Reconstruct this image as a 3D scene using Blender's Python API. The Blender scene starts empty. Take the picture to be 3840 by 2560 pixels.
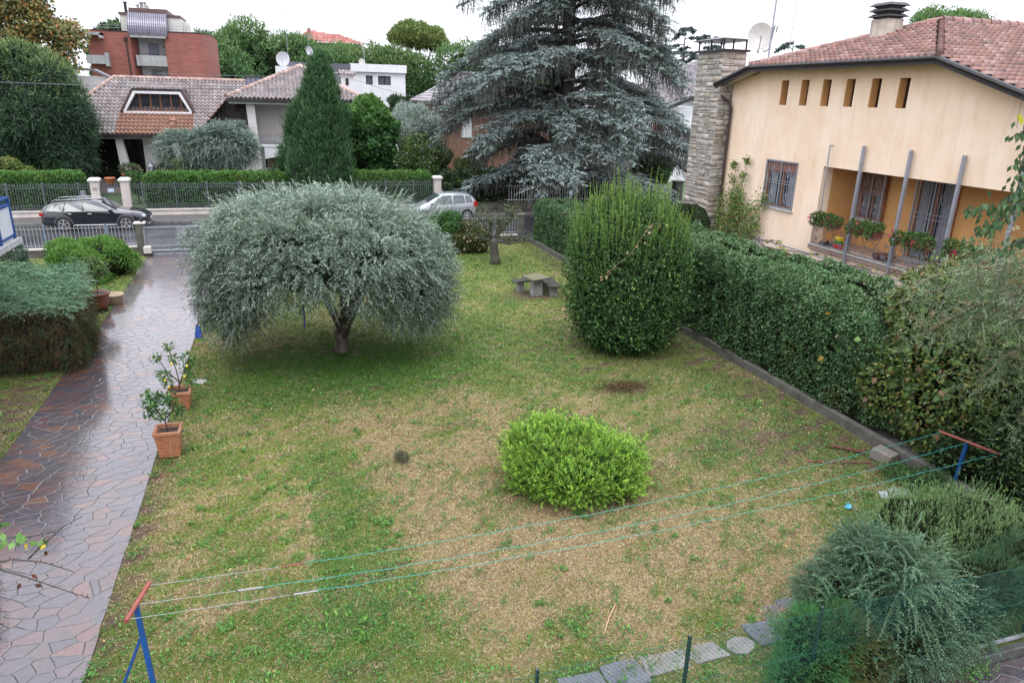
import bpy, math, random
import numpy as np
from mathutils import Vector, Matrix

R = math.radians
random.seed(7)
rng = np.random.default_rng(11)
SC = bpy.context.scene
COL = SC.collection

# ------------------------------------------------------------------ camera
cam_data = bpy.data.cameras.new("camera")
cam = bpy.data.objects.new("camera", cam_data)
COL.objects.link(cam)
PITCH, ROLL, YAW, EYE = R(18.81), R(1.56), R(17.9), 7.0
_f = Vector((math.sin(YAW) * math.cos(PITCH), math.cos(YAW) * math.cos(PITCH), -math.sin(PITCH)))
_x0 = Vector((math.cos(YAW), -math.sin(YAW), 0))
_u0 = _x0.cross(_f)
_x = _x0 * math.cos(ROLL) + _u0 * math.sin(ROLL)
_u = _u0 * math.cos(ROLL) - _x0 * math.sin(ROLL)
_m = Matrix((_x, _u, -_f)).transposed().to_4x4()
_m.translation = Vector((0, 0, EYE))
cam.matrix_world = _m
cam_data.sensor_width = 36
cam_data.lens = 2680 / 3840 * 36
cam_data.clip_start = 0.1
cam_data.clip_end = 3000
SC.camera = cam

# ------------------------------------------------------------------ sky, sun, exposure
SUN_EL, SUN_AZ = R(58), R(200)
w = bpy.data.worlds.new("World")
SC.world = w
w.use_nodes = True
nt = w.node_tree
nt.nodes.clear()
o = nt.nodes.new("ShaderNodeOutputWorld")
bg = nt.nodes.new("ShaderNodeBackground")
sky = nt.nodes.new("ShaderNodeTexSky")
sky.sky_type = 'NISHITA'
sky.sun_disc = False
sky.sun_elevation = SUN_EL
sky.sun_rotation = SUN_AZ
sky.dust_density = 6.0
hs = nt.nodes.new("ShaderNodeHueSaturation")
hs.inputs["Saturation"].default_value = 0.10
nt.links.new(sky.outputs[0], hs.inputs["Color"])
mx = nt.nodes.new("ShaderNodeMix")
mx.data_type = 'RGBA'
mx.inputs[0].default_value = 0.9
# an even rain cloud deck, a little brighter overhead than at the horizon
tc = nt.nodes.new("ShaderNodeTexCoord")
sp = nt.nodes.new("ShaderNodeSeparateXYZ")
nt.links.new(tc.outputs["Generated"], sp.inputs[0])
mr = nt.nodes.new("ShaderNodeMapRange")
mr.inputs["From Min"].default_value = 0.0
mr.inputs["From Max"].default_value = 1.0
mr.inputs["To Min"].default_value = 0.0
mr.inputs["To Max"].default_value = 1.0
nt.links.new(sp.outputs["Z"], mr.inputs["Value"])
cr = nt.nodes.new("ShaderNodeMix")
cr.data_type = 'RGBA'
nt.links.new(mr.outputs[0], cr.inputs[0])
cr.inputs[6].default_value = (9.8, 10.0, 11.0, 1)
cr.inputs[7].default_value = (23.0, 23.8, 26.8, 1)
nt.links.new(hs.outputs[0], mx.inputs[6])
nt.links.new(cr.outputs[2], mx.inputs[7])
nt.links.new(mx.outputs[2], bg.inputs[0])
bg.inputs[1].default_value = 0.10
nt.links.new(bg.outputs[0], o.inputs[0])

sd = bpy.data.lights.new("sun", 'SUN')
sd.energy = 0.7
sd.angle = R(25)
sd.color = (1.0, 0.97, 0.92)
sun = bpy.data.objects.new("sun", sd)
COL.objects.link(sun)
sun.rotation_euler = (R(90) - SUN_EL, 0, R(180) - SUN_AZ)

SC.view_settings.view_transform = 'Standard'
SC.view_settings.look = 'None'
SC.view_settings.gamma = 1
SC.view_settings.exposure = 0.6
SC.render.engine = 'CYCLES'
SC.cycles.max_bounces = 6
SC.cycles.diffuse_bounces = 3
SC.cycles.glossy_bounces = 3
SC.cycles.transmission_bounces = 4
SC.cycles.transparent_max_bounces = 6
SC.cycles.use_denoising = True
SC.cycles.denoising_prefilter = 'ACCURATE'


# ------------------------------------------------------------------ materials
MATS = {}


def _base(name):
    m = bpy.data.materials.new(name)
    m.use_nodes = True
    t = m.node_tree
    return m, t, t.nodes["Principled BSDF"]


def noise(t, scale, detail=3, rough=0.55, vec=None, dist=0.0):
    n = t.nodes.new("ShaderNodeTexNoise")
    n.inputs["Scale"].default_value = scale
    n.inputs["Detail"].default_value = detail
    n.inputs["Roughness"].default_value = rough
    n.inputs["Distortion"].default_value = dist
    if vec is not None:
        t.links.new(vec, n.inputs["Vector"])
    return n


def mapping(t, src, scale=(1, 1, 1), rot=(0, 0, 0)):
    mp = t.nodes.new("ShaderNodeMapping")
    mp.inputs["Scale"].default_value = scale
    mp.inputs["Rotation"].default_value = rot
    t.links.new(src, mp.inputs["Vector"])
    return mp.outputs[0]


def coord(t, kind="Object"):
    return t.nodes.new("ShaderNodeTexCoord").outputs[kind]


def mixc(t, fac, a, b, mode='MIX'):
    n = t.nodes.new("ShaderNodeMix")
    n.data_type = 'RGBA'
    n.blend_type = mode
    for k, s in ((0, fac), (6, a), (7, b)):
        if hasattr(s, "is_output"):
            t.links.new(s, n.inputs[k])
        elif k == 0:
            n.inputs[0].default_value = s
        else:
            n.inputs[k].default_value = (*s[:3], 1)
    return n.outputs[2]


def rngmap(t, v, a, b, c, d):
    n = t.nodes.new("ShaderNodeMapRange")
    for k, x in zip(("From Min", "From Max", "To Min", "To Max"), (a, b, c, d)):
        n.inputs[k].default_value = x
    t.links.new(v, n.inputs["Value"])
    return n.outputs[0]


def bump(t, bsdf, h, strength=0.3, dist=0.02):
    b = t.nodes.new("ShaderNodeBump")
    b.inputs["Strength"].default_value = strength
    b.inputs["Distance"].default_value = dist
    t.links.new(h, b.inputs["Height"])
    t.links.new(b.outputs[0], bsdf.inputs["Normal"])
    return b


def pm(name, col, rough=0.6, var=0.18, scale=6.0, bmp=0.15, metal=0.0, coat=0.0, streak=0.0, spec=0.5, stain=None):
    """plain surface: noise-varied colour, fine bump, optional vertical streaks"""
    if name in MATS:
        return MATS[name]
    m, t, b = _base(name)
    co = coord(t)
    n = noise(t, scale, 5, 0.6, co)
    lo = [c * (1 - var) for c in col]
    hi = [min(1, c * (1 + var)) for c in col]
    c = mixc(t, rngmap(t, n.outputs[0], 0.3, 0.7, 0, 1), lo, hi)
    if streak:
        ns = noise(t, 3.0, 4, 0.6, mapping(t, co, (1.6, 1.6, 0.12)))
        st = stain or [x * 0.45 for x in col]
        c = mixc(t, rngmap(t, ns.outputs[0], 0.5, 0.75, 0, streak), c, st)
    t.links.new(c, b.inputs["Base Color"])
    b.inputs["Roughness"].default_value = rough
    b.inputs["Metallic"].default_value = metal
    b.inputs["Specular IOR Level"].default_value = spec
    if coat:
        b.inputs["Coat Weight"].default_value = coat
        b.inputs["Coat Roughness"].default_value = 0.05
    if bmp:
        nf = noise(t, scale * 6, 3, 0.6, co)
        bump(t, b, nf.outputs[0], bmp, 0.01)
    MATS[name] = m
    return m


def am(name, rough=0.5, trans=0.0, spec=0.5, var=0.0, scale=3.0, bmp=0.0):
    """colour comes from the mesh's own 'Col' attribute (leaf by leaf, tile by tile)"""
    if name in MATS:
        return MATS[name]
    m, t, b = _base(name)
    a = t.nodes.new("ShaderNodeAttribute")
    a.attribute_name = "Col"
    c = a.outputs["Color"]
    if var:
        n = noise(t, scale, 4, 0.6, coord(t))
        c = mixc(t, 1.0, c, mixc(t, rngmap(t, n.outputs[0], 0.3, 0.7, 0, 1), (1 - var,) * 3, (1 + var,) * 3), 'MULTIPLY')
    t.links.new(c, b.inputs["Base Color"])
    b.inputs["Roughness"].default_value = rough
    b.inputs["Specular IOR Level"].default_value = spec
    if bmp:
        nf = noise(t, scale * 8, 3, 0.6, coord(t))
        bump(t, b, nf.outputs[0], bmp, 0.01)
    if trans:
        tr = t.nodes.new("ShaderNodeBsdfTranslucent")
        t.links.new(c, tr.inputs["Color"])
        mxs = t.nodes.new("ShaderNodeMixShader")
        mxs.inputs[0].default_value = trans
        out = t.nodes["Material Output"]
        t.links.new(b.outputs[0], mxs.inputs[1])
        t.links.new(tr.outputs[0], mxs.inputs[2])
        t.links.new(mxs.outputs[0], out.inputs["Surface"])
    MATS[name] = m
    return m


LEAF = am("leaf", 0.5, 0.24, 0.16)
LEAFW = am("wet_leaf", 0.36, 0.15, 0.26)
NEEDLE = am("needle", 0.65, 0.12, 0.08)
TILE = am("roof_tile", 0.5, 0, 0.32, 0.2, 1.6, 0.2)


def bark_mat(name, col):
    if name in MATS:
        return MATS[name]
    m, t, b = _base(name)
    co = coord(t)
    n = noise(t, 14, 6, 0.7, mapping(t, co, (1, 1, 0.2)), 0.6)
    c = mixc(t, rngmap(t, n.outputs[0], 0.35, 0.65, 0, 1), [x * 0.45 for x in col], [x * 1.3 for x in col])
    n2 = noise(t, 3, 3, 0.5, co)
    c = mixc(t, rngmap(t, n2.outputs[0], 0.55, 0.75, 0, 0.5), c, (0.06, 0.08, 0.03))
    t.links.new(c, b.inputs["Base Color"])
    b.inputs["Roughness"].default_value = 0.6
    bump(t, b, n.outputs[0], 0.8, 0.03)
    MATS[name] = m
    return m


BARK = bark_mat("bark", (0.10, 0.075, 0.055))
DBARK = bark_mat("dark_wet_bark", (0.045, 0.036, 0.03))
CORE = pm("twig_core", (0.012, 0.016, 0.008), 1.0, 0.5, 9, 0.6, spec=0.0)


def glass_mat(name, col=(0.03, 0.04, 0.05), rough=0.06):
    return pm(name, col, rough, 0.3, 1.5, 0.0, spec=0.8)


# ------------------------------------------------------------------ objects
def wloc(o):
    v = Vector((0, 0, 0))
    while o is not None:
        v += Vector(o.location)
        o = o.parent
    return v


def tag(o, label=None, cat=None, group=None, kind=None):
    if label: o["label"] = label
    if cat: o["category"] = cat
    if group: o["group"] = group
    if kind: o["kind"] = kind
    elif cat: o["kind"] = "thing"
    return o


def thing(name, label, cat, loc, group=None, rz=0):
    o = bpy.data.objects.new(name, None)
    COL.objects.link(o)
    o.location = loc
    o.rotation_euler = (0, 0, rz)
    o.empty_display_size = 0.3
    return tag(o, label, cat, group)


def copy_tree(o, parent=None):
    c = o.copy()
    COL.objects.link(c)
    c.parent = parent
    for ch in [k for k in bpy.data.objects if k.parent == o]:
        copy_tree(ch, c)
    return c


class MB:
    def __init__(s):
        s.v, s.f = [], []

    def add(s, vs, fs):
        o = len(s.v)
        s.v += [tuple(p) for p in vs]
        s.f += [tuple(i + o for i in f) for f in fs]
        return s

    def box(s, x0, x1, y0, y1, z0, z1):
        return s.add([(x0, y0, z0), (x1, y0, z0), (x1, y1, z0), (x0, y1, z0), (x0, y0, z1), (x1, y0, z1), (x1, y1, z1), (x0, y1, z1)],
                     [(0, 3, 2, 1), (4, 5, 6, 7), (0, 1, 5, 4), (1, 2, 6, 5), (2, 3, 7, 6), (3, 0, 4, 7)])

    def bar(s, a, b, w, h=None, up=(0, 0, 1)):
        a, b = Vector(a), Vector(b)
        h = w if h is None else h
        d = (b - a).normalized()
        u = Vector(up)
        if abs(d.dot(u)) > 0.95: u = Vector((0, 1, 0))
        sx = d.cross(u).normalized()
        sy = sx.cross(d)
        vs = []
        for p in (a, b):
            for i, j in ((-1, -1), (1, -1), (1, 1), (-1, 1)):
                vs.append(p + sx * i * w / 2 + sy * j * h / 2)
        return s.add(vs, [(3, 2, 1, 0), (4, 5, 6, 7), (0, 1, 5, 4), (1, 2, 6, 5), (2, 3, 7, 6), (3, 0, 4, 7)])

    def tube(s, pts, r, n=6):
        pts = [Vector(p) for p in pts]
        m = len(pts)
        rs = r if isinstance(r, (list, tuple)) else [r] * m
        o = len(s.v)
        prev = None
        for i, p in enumerate(pts):
            d = (pts[min(i + 1, m - 1)] - pts[max(i - 1, 0)])
            d = d.normalized() if d.length > 1e-9 else Vector((0, 0, 1))
            if prev is None:
                u = Vector((0, 0, 1)) if abs(d.z) < 0.9 else Vector((1, 0, 0))
            else:
                u = prev
            sx = d.cross(u)
            sx = sx.normalized() if sx.length > 1e-6 else Vector((1, 0, 0))
            sy = sx.cross(d)
            prev = sy
            for k in range(n):
                a = 2 * math.pi * k / n
                s.v.append(tuple(p + (sx * math.cos(a) + sy * math.sin(a)) * rs[i]))
        for i in range(m - 1):
            for k in range(n):
                k2 = (k + 1) % n
                s.f.append((o + i * n + k, o + i * n + k2, o + (i + 1) * n + k2, o + (i + 1) * n + k))
        s.f.append(tuple(o + k for k in range(n))[::-1])
        s.f.append(tuple(o + (m - 1) * n + k for k in range(n)))
        return s

    def lathe(s, prof, c, n=20):
        o = len(s.v)
        for r, z in prof:
            for k in range(n):
                a = 2 * math.pi * k / n
                s.v.append((c[0] + r * math.cos(a), c[1] + r * math.sin(a), c[2] + z))
        for i in range(len(prof) - 1):
            for k in range(n):
                k2 = (k + 1) % n
                s.f.append((o + i * n + k, o + i * n + k2, o + (i + 1) * n + k2, o + (i + 1) * n + k))
        s.f.append(tuple(o + k for k in range(n))[::-1])
        s.f.append(tuple(o + (len(prof) - 1) * n + k for k in range(n)))
        return s

    def prism(s, poly, axis, lo, hi):
        """polygon (2-d points) swept from lo to hi along axis 'x','y' or 'z'"""
        def P(p, t):
            if axis == 'x': return (t, p[0], p[1])
            if axis == 'y': return (p[0], t, p[1])
            return (p[0], p[1], t)
        n = len(poly)
        vs = [P(p, lo) for p in poly] + [P(p, hi) for p in poly]
        fs = [tuple(range(n))[::-1], tuple(range(n, 2 * n))] + [(i, (i + 1) % n, n + (i + 1) % n, n + i) for i in range(n)]
        return s.add(vs, fs)

    def build(s, name, mat, parent=None, smooth=False, origin=None, local=False, bevel=0.0, fixn=False):
        me = bpy.data.meshes.new(name)
        off = Vector((0, 0, 0)) if local else (wloc(parent) if parent is not None else Vector(origin or (0, 0, 0)))
        me.from_pydata([(x - off.x, y - off.y, z - off.z) for x, y, z in s.v], [], s.f)
        me.materials.append(mat)
        if smooth:
            me.polygons.foreach_set("use_smooth", [True] * len(me.polygons))
        o = bpy.data.objects.new(name, me)
        COL.objects.link(o)
        if parent is not None:
            o.parent = parent
        elif not local:
            o.location = off
        if bevel:
            b = o.modifiers.new("bevel", 'BEVEL')
            b.width = bevel
            b.segments = 1
            b.limit_method = 'ANGLE'
        return o


def npmesh(name, verts, nper, cols, mat, parent=None, origin=None, smooth=False, faces=None, kind=None):
    """verts (N,3) in world space, faces of nper consecutive vertices (or explicit (F,nper) index array), cols (N,3) per vertex"""
    verts = np.asarray(verts, np.float32)
    off = np.array(wloc(parent) if parent is not None else (origin or (0, 0, 0)), np.float32)
    v = verts - off
    me = bpy.data.meshes.new(name)
    me.vertices.add(len(v))
    me.vertices.foreach_set("co", np.ascontiguousarray(v).ravel())
    if faces is None:
        idx = np.arange(len(v), dtype=np.int32)
    else:
        idx = np.asarray(faces, np.int32).ravel()
    nf = len(idx) // nper
    me.loops.add(len(idx))
    me.loops.foreach_set("vertex_index", idx)
    me.polygons.add(nf)
    me.polygons.foreach_set("loop_start", np.arange(nf, dtype=np.int32) * nper)
    if smooth:
        me.polygons.foreach_set("use_smooth", np.ones(nf, bool))
    me.update(calc_edges=True)
    if cols is not None:
        at = me.color_attributes.new("Col", 'FLOAT_COLOR', 'POINT')
        c4 = np.ones((len(v), 4), np.float32)
        c4[:, :3] = cols
        at.data.foreach_set("color", c4.ravel())
    me.materials.append(mat)
    ob = bpy.data.objects.new(name, me)
    COL.objects.link(ob)
    if parent is not None:
        ob.parent = parent
    else:
        ob.location = tuple(float(x) for x in off)
    if kind: ob["kind"] = kind
    return ob


# ------------------------------------------------------------------ foliage tools
def nrm(a):
    return a / np.maximum(np.linalg.norm(a, axis=-1, keepdims=True), 1e-9)


def rdir(n):
    return nrm(rng.normal(size=(n, 3)))


class Lump:
    """smooth 3-d noise, about -1..1"""
    def __init__(s, scale, seed=0, k=7):
        r = np.random.default_rng(seed)
        s.w = nrm(r.normal(size=(k, 3))) * r.uniform(0.6, 2.2, (k, 1)) / scale
        s.p = r.uniform(0, 6.28, k)
        s.k = k

    def __call__(s, P):
        P = np.asarray(P)
        if P.shape[-1] == 2:
            P = np.concatenate([P, np.zeros(P.shape[:-1] + (1,))], -1)
        return np.sin(P @ s.w.T * 6.28 + s.p).sum(-1) / math.sqrt(s.k) * 0.9


def leaf_quads(P, D, Nn, ll, lw, flat=0.5):
    """diamond leaves: base P, direction D, facing roughly Nn"""
    n = len(P)
    ll = np.broadcast_to(ll, (n,))[:, None]
    lw = np.broadcast_to(lw, (n,))[:, None]
    W = np.cross(D, nrm(Nn + rdir(n) * flat))
    W = nrm(W + 1e-6)
    mid = P + D * ll * 0.45
    V = np.stack([P, mid + W * lw / 2, P + D * ll, mid - W * lw / 2], 1)
    return V.reshape(-1, 3)


def leafcol(n, palette, weights=None, jit=0.18, sel=None):
    pal = np.array(palette, float)
    k = rng.choice(len(pal), n, p=weights) if sel is None else sel
    c = pal[k] * (1 + rng.normal(0, jit, (n, 1)))
    return np.clip(c, 0.003, 1)


def foliage(name, P, D, Nn, ll, lw, C, parent=None, mat=None, flat=0.5, origin=None, kind=None):
    V = leaf_quads(P, D, Nn, ll, lw, flat)
    return npmesh(name, V, 4, np.repeat(C, 4, 0), mat or LEAF, parent, origin, kind=kind)


VINE_LEAF = np.array([(0, 0), (.30, -.12), (.52, .18), (.40, .34), (.50, .66), (.26, .62), (0, 1.0), (-.26, .62), (-.50, .66), (-.40, .34), (-.52, .18), (-.30, -.12)])


def big_leaves(name, P, D, Nn, size, C, parent, flat=0.3, mat=None):
    """lobed leaves, one polygon of twelve corners each"""
    n = len(P)
    W = nrm(np.cross(D, nrm(Nn + rdir(n) * flat)) + 1e-6)
    up = np.cross(W, D)
    sz = np.broadcast_to(size, (n,))[:, None, None] * rng.uniform(.75, 1.2, (n, 1, 1))
    T = VINE_LEAF[None]
    V = P[:, None] + sz * (D[:, None] * T[..., 1:2] + W[:, None] * T[..., 0:1] + up[:, None] * (-.18 * np.abs(T[..., 0:1])))
    return npmesh(name, V.reshape(-1, 3), 12, np.repeat(C, 12, 0), mat or LEAF, parent)


def blob_pts(B, n, lo=0.8, hi=1.04, keep=0.8, lump=None, amp=0.12, zmin=None):
    """points near the surface of a union of ellipsoids (rows cx,cy,cz,rx,ry,rz) and the outward normals"""
    B = np.array(B, float)
    area = (B[:, 3] * B[:, 4] + B[:, 4] * B[:, 5] + B[:, 3] * B[:, 5])
    out_p, out_n = [], []
    got = 0
    for _ in range(12):
        m = int((n - got) * 1.6) + 100
        k = rng.choice(len(B), m, p=area / area.sum())
        u = rdir(m)
        c, r = B[k, :3], B[k, 3:]
        s = rng.uniform(lo, hi, (m, 1))
        p = c + u * r * s
        if lump is not None:
            p = c + u * r * s * (1 + amp * lump(p)[:, None])
        ok = np.ones(m, bool)
        for j in range(len(B)):
            q = ((p - B[j, :3]) / B[j, 3:])
            ok &= ((q * q).sum(1) > keep * keep) | (k == j)
        if zmin is not None:
            ok &= p[:, 2] > zmin
        out_p.append(p[ok]); out_n.append(nrm(u / r)[ok])
        got += ok.sum()
        if got >= n: break
    return np.concatenate(out_p)[:n], np.concatenate(out_n)[:n]


def cluster(c, r, m, rs, seed=0, low=-1.0, shell=0.72):
    """m smaller ellipsoids spread near the skin of a large one"""
    g = np.random.default_rng(seed)
    out = [(*c, r[0] * 0.72, r[1] * 0.72, r[2] * 0.72)]
    while len(out) < m:
        u = nrm(g.normal(size=3))
        if u[2] < low: continue
        k = g.uniform(shell * 0.85, shell * 1.1)
        q = g.uniform(0.7, 1.25)
        out.append((c[0] + u[0] * r[0] * k, c[1] + u[1] * r[1] * k, c[2] + u[2] * r[2] * k, rs * q, rs * q, rs * q * 0.85))
    return out


def sprigs(P0, D, L, K, ang=0.9, droop=0.0, jit=0.15, tip=True):
    """K leaf bases along each of N arching sprigs. returns P, D, t, sprig index"""
    n = len(P0)
    L = np.broadcast_to(L, (n,))
    t = (np.arange(K) + 0.5) / K
    T = t[None, :, None]
    Lb = L[:, None, None]
    dz = np.array([0, 0, -1.0])
    P = P0[:, None, :] + D[:, None, :] * Lb * T + dz * (droop * Lb) * T ** 2
    tan = nrm(D[:, None, :] + dz * 2 * droop * T)
    side = nrm(np.cross(tan, nrm(rng.normal(size=(n, 1, 3)) + np.array([0, 0, 1.5]))))
    sg = np.where(np.arange(K) % 2 == 0, 1.0, -1.0)[None, :, None]
    a = ang * (1 - 0.6 * T if tip else 1)
    LD = nrm(tan * np.cos(a) + side * sg * np.sin(a) + rng.normal(0, jit, (n, K, 3)))
    return P.reshape(-1, 3), LD.reshape(-1, 3), np.tile(t, n), np.repeat(np.arange(n), K)


def ribbons(name, P0, D, L, droop, wd, C, parent, mat=None, seg=4, origin=None):
    """thin stems that follow the same arcs as sprigs()"""
    n = len(P0)
    L = np.broadcast_to(L, (n,))[:, None, None]
    T = np.linspace(0, 1, seg + 1)[None, :, None]
    dz = np.array([0, 0, -1.0])
    Q = P0[:, None, :] + D[:, None, :] * L * T + dz * (droop * L) * T ** 2
    S = nrm(np.cross(D, rdir(n)))[:, None, :]
    Wd = np.broadcast_to(wd, (n,))[:, None, None] * (1 - 0.6 * T)
    A, B = Q + S * Wd / 2, Q - S * Wd / 2
    V = np.stack([A[:, :-1], A[:, 1:], B[:, 1:], B[:, :-1]], 2).reshape(-1, 3)
    c = np.repeat(np.broadcast_to(C, (n, 3)), seg * 4, 0)
    return npmesh(name, V, 4, c, mat or LEAF, parent, origin)


def limbs(mb, base, r0, height, spread, n, seed=0, lean=(0, 0), split=0.45, sub=3, bend=0.25):
    """a tapered trunk that forks into n limbs, each with sub-limbs; returns limb tips"""
    g = random.Random(seed)
    base = Vector(base)
    top = base + Vector((lean[0], lean[1], height * split))
    pts, rr = [], []
    for i in range(6):
        t = i / 5
        p = base.lerp(top, t) + Vector((g.uniform(-1, 1), g.uniform(-1, 1), 0)) * r0 * 0.35 * (t > 0)
        pts.append(p)
        rr.append(r0 * (1.35 if i == 0 else 1.0) * (1 - 0.32 * t))
    mb.tube(pts, rr, 9)
    tips = []
    for k in range(n):
        a = 2 * math.pi * (k + g.uniform(-0.3, 0.3)) / n
        rad = spread * g.uniform(0.6, 1.0)
        end = Vector((top.x + math.cos(a) * rad, top.y + math.sin(a) * rad, base.z + height * g.uniform(0.75, 1.0)))
        st = pts[-1] - Vector((0, 0, g.uniform(0, 0.12) * height))
        q = []
        for i in range(6):
            t = i / 5
            p = st.lerp(end, t)
            p.z += math.sin(t * math.pi) * bend * rad * 0.5
            p += Vector((g.uniform(-1, 1), g.uniform(-1, 1), g.uniform(-1, 1))) * rad * 0.04
            q.append(p)
        ra = r0 * g.uniform(0.42, 0.6)
        mb.tube(q, [ra * (1 - 0.8 * i / 5) for i in range(6)], 6)
        tips.append(end)
        for j in range(sub):
            i0 = g.randint(2, 4)
            e2 = q[i0] + Vector((g.uniform(-1, 1), g.uniform(-1, 1), g.uniform(0.1, 0.9))) * rad * 0.5
            mid = q[i0].lerp(e2, 0.5) + Vector((0, 0, rad * 0.05))
            mb.tube([q[i0], mid, e2], [ra * 0.4, ra * 0.25, ra * 0.08], 5)
            tips.append(e2)
    return tips
# ------------------------------------------------------------------ ground, lawn, drive, road
DRV_L, DRV_R = -5.72, -2.78


def g2(x, y, cx, cy, sx, sy, rot=0.0):
    c, s = math.cos(rot), math.sin(rot)
    dx, dy = x - cx, y - cy
    u, v = (dx * c + dy * s) / sx, (-dx * s + dy * c) / sy
    return np.exp(-(u * u + v * v))


L1, L2, L3 = Lump(2.6, 1), Lump(0.8, 2), Lump(0.22, 3)


def lawn_mix(x, y):
    """how dry, how lush and how bare the lawn is at (x, y); 0..1 each"""
    P = np.stack([x, y, np.zeros_like(x)], -1)
    n1, n2, n3 = L1(P), L2(P), L3(P)
    dry = (0.9 * g2(x, y, 2.6, 12.3, 1.9, 2.4) + 0.75 * g2(x, y, 6.0, 9.2, 3.6, 1.5) + 0.5 * g2(x, y, 3.2, 9.0, 2.2, 1.2)
           + 0.5 * g2(x, y, -2.5, 12.3, 0.6, 2.8) + 0.5 * g2(x, y, 2.3, 15.2, 3.5, 0.9) + 0.45 * g2(x, y, 6.2, 7.4, 3.5, 0.8)
           + 0.3 * g2(x, y, -1.2, 10.5, 1.2, 2.0) + 0.35 * g2(x, y, 7.5, 13.2, 2.2, 1.8) + 0.35 * g2(x, y, 8.6, 21.5, 1.6, 1.2) + 0.35 * g2(x, y, -1.6, 21.5, 1.6, 1.6)
           + 0.35 * g2(x, y, -8.0, 15.0, 2.0, 4.0))
    stripe = np.clip((x - 0.02 - 0.08 * n2) / 0.12, 0, 1) * np.clip((1.7 + 0.5 * n2 + 0.5 * n1 - x) / 1.1, 0, 1) * np.clip((14.0 - y) / 2.5, 0, 1) * np.clip((y - 6.6) / 1.6, 0, 1)
    lush = (0.95 * g2(x, y, 1.6, 18.2, 3.6, 2.2) + 0.35 * g2(x, y, 0.4, 8.2, 1.8, 0.8) + 0.42 * stripe * np.clip(0.75 + 0.45 * n2 + 0.3 * n3, 0.2, 1.2) + 0.4 * g2(x, y, 7.8, 30.5, 2.4, 3.0)
            + 0.35 * g2(x, y, 10.6, 14.6, 0.7, 4.0) + 0.5 * g2(x, y, 8.1, 11.6, 0.8, 0.5) + 0.3 * g2(x, y, 6.0, 20.5, 3, 2.4) + 0.6 * g2(x, y, 10.4, 8.7, 1.2, 0.8)
            + 0.4 * g2(x, y, -8.0, 12.5, 1.6, 1.0) + 0.6 * g2(x, y, -9.5, 30, 3, 3))
    bare = (0.0 + 0.55 * g2(x, y, 11.5, 17.0, 0.7, 7.0) + 0.5 * g2(x, y, 11.5, 30, 0.6, 4.0)
            + 0.6 * g2(x, y, 9.3, 18.6, 1.9, 1.9) + 0.8 * g2(x, y, -2.7, 11.5, 0.3, 6.0) + 0.5 * g2(x, y, 5.0, 11.0, 1.7, 1.0) + 0.5 * g2(x, y, 9.8, 11.8, 1.6, 1.0)
            + 0.9 * g2(x, y, -6.2, 15, 0.5, 7) + 0.55 * g2(x, y, -7.5, 17.5, 1.6, 2.0) + 0.35 * g2(x, y, 1.3, 19.7, .5, .5) + 0.7 * g2(x, y, 11.4, 8.5, 0.9, 2.0))
    # a straighter, cut edge where the greener strip starts
    dry = np.clip(dry * 1.12 + 0.34 * n1 + 0.30 * n2 + 0.16 * n3 - 0.35 * stripe, 0, 1)
    lush = np.clip(lush + 0.16 * n1 + 0.16 * n2 - 0.25 * dry, 0, 1)
    bare = np.clip(bare * 1.25 * (0.75 + 0.6 * n2) + 0.10 * n3 + np.clip(0.45 * n2 + 0.35 * L1(P[:, [1, 0, 2]] + 3) - 0.38, 0, 0.5) + 0.22 * g2(x, y, 9.5, 12.5, 2.4, 4.0) + 1.15 * g2(x, y, 8.0, 15.35, 0.6, 0.35) + 1.25 * g2(x, y, 8.9, 24.6, 1.15, 0.75), 0, 1)
    yel = np.clip(0.55 * g2(x, y, -1.0, 12.5, 1.4, 3.2) + 0.5 * g2(x, y, 7.5, 26, 3.5, 6) + 0.25 * n1, 0, 1)
    return dry, lush, bare, yel


def lawn_col(x, y):
    dry, lush, bare, yel = lawn_mix(x, y)
    dry = dry * 0.82; lush = lush * 0.9
    c = np.array([0.135, 0.170, 0.040])[None] * np.ones((len(x), 1))
    def mix(c, col, f): return c * (1 - f[:, None]) + np.array(col)[None] * f[:, None]
    c = mix(c, (0.185, 0.235, 0.038), yel * 0.85)
    c = mix(c, (0.34, 0.245, 0.120), dry)
    c = mix(c, (0.070, 0.150, 0.035), lush)
    c = mix(c, (0.090, 0.058, 0.036), bare)
    return c, dry, lush, bare


def grid_sheet(name, x0, x1, y0, y1, st, zf, colf, mat, hole=None):
    xs = np.arange(x0, x1 + st / 2, st); ys = np.arange(y0, y1 + st / 2, st)
    X, Y = np.meshgrid(xs, ys)
    x, y = X.ravel(), Y.ravel()
    V = np.stack([x, y, zf(x, y)], -1)
    nx, ny = len(xs), len(ys)
    i = (np.arange(ny - 1)[:, None] * nx + np.arange(nx - 1)[None]).ravel()
    F = np.stack([i, i + 1, i + 1 + nx, i + nx], -1)
    return npmesh(name, V, 4, colf(x, y), mat, origin=((x0 + x1) / 2, (y0 + y1) / 2, 0), smooth=True, faces=F)


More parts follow.
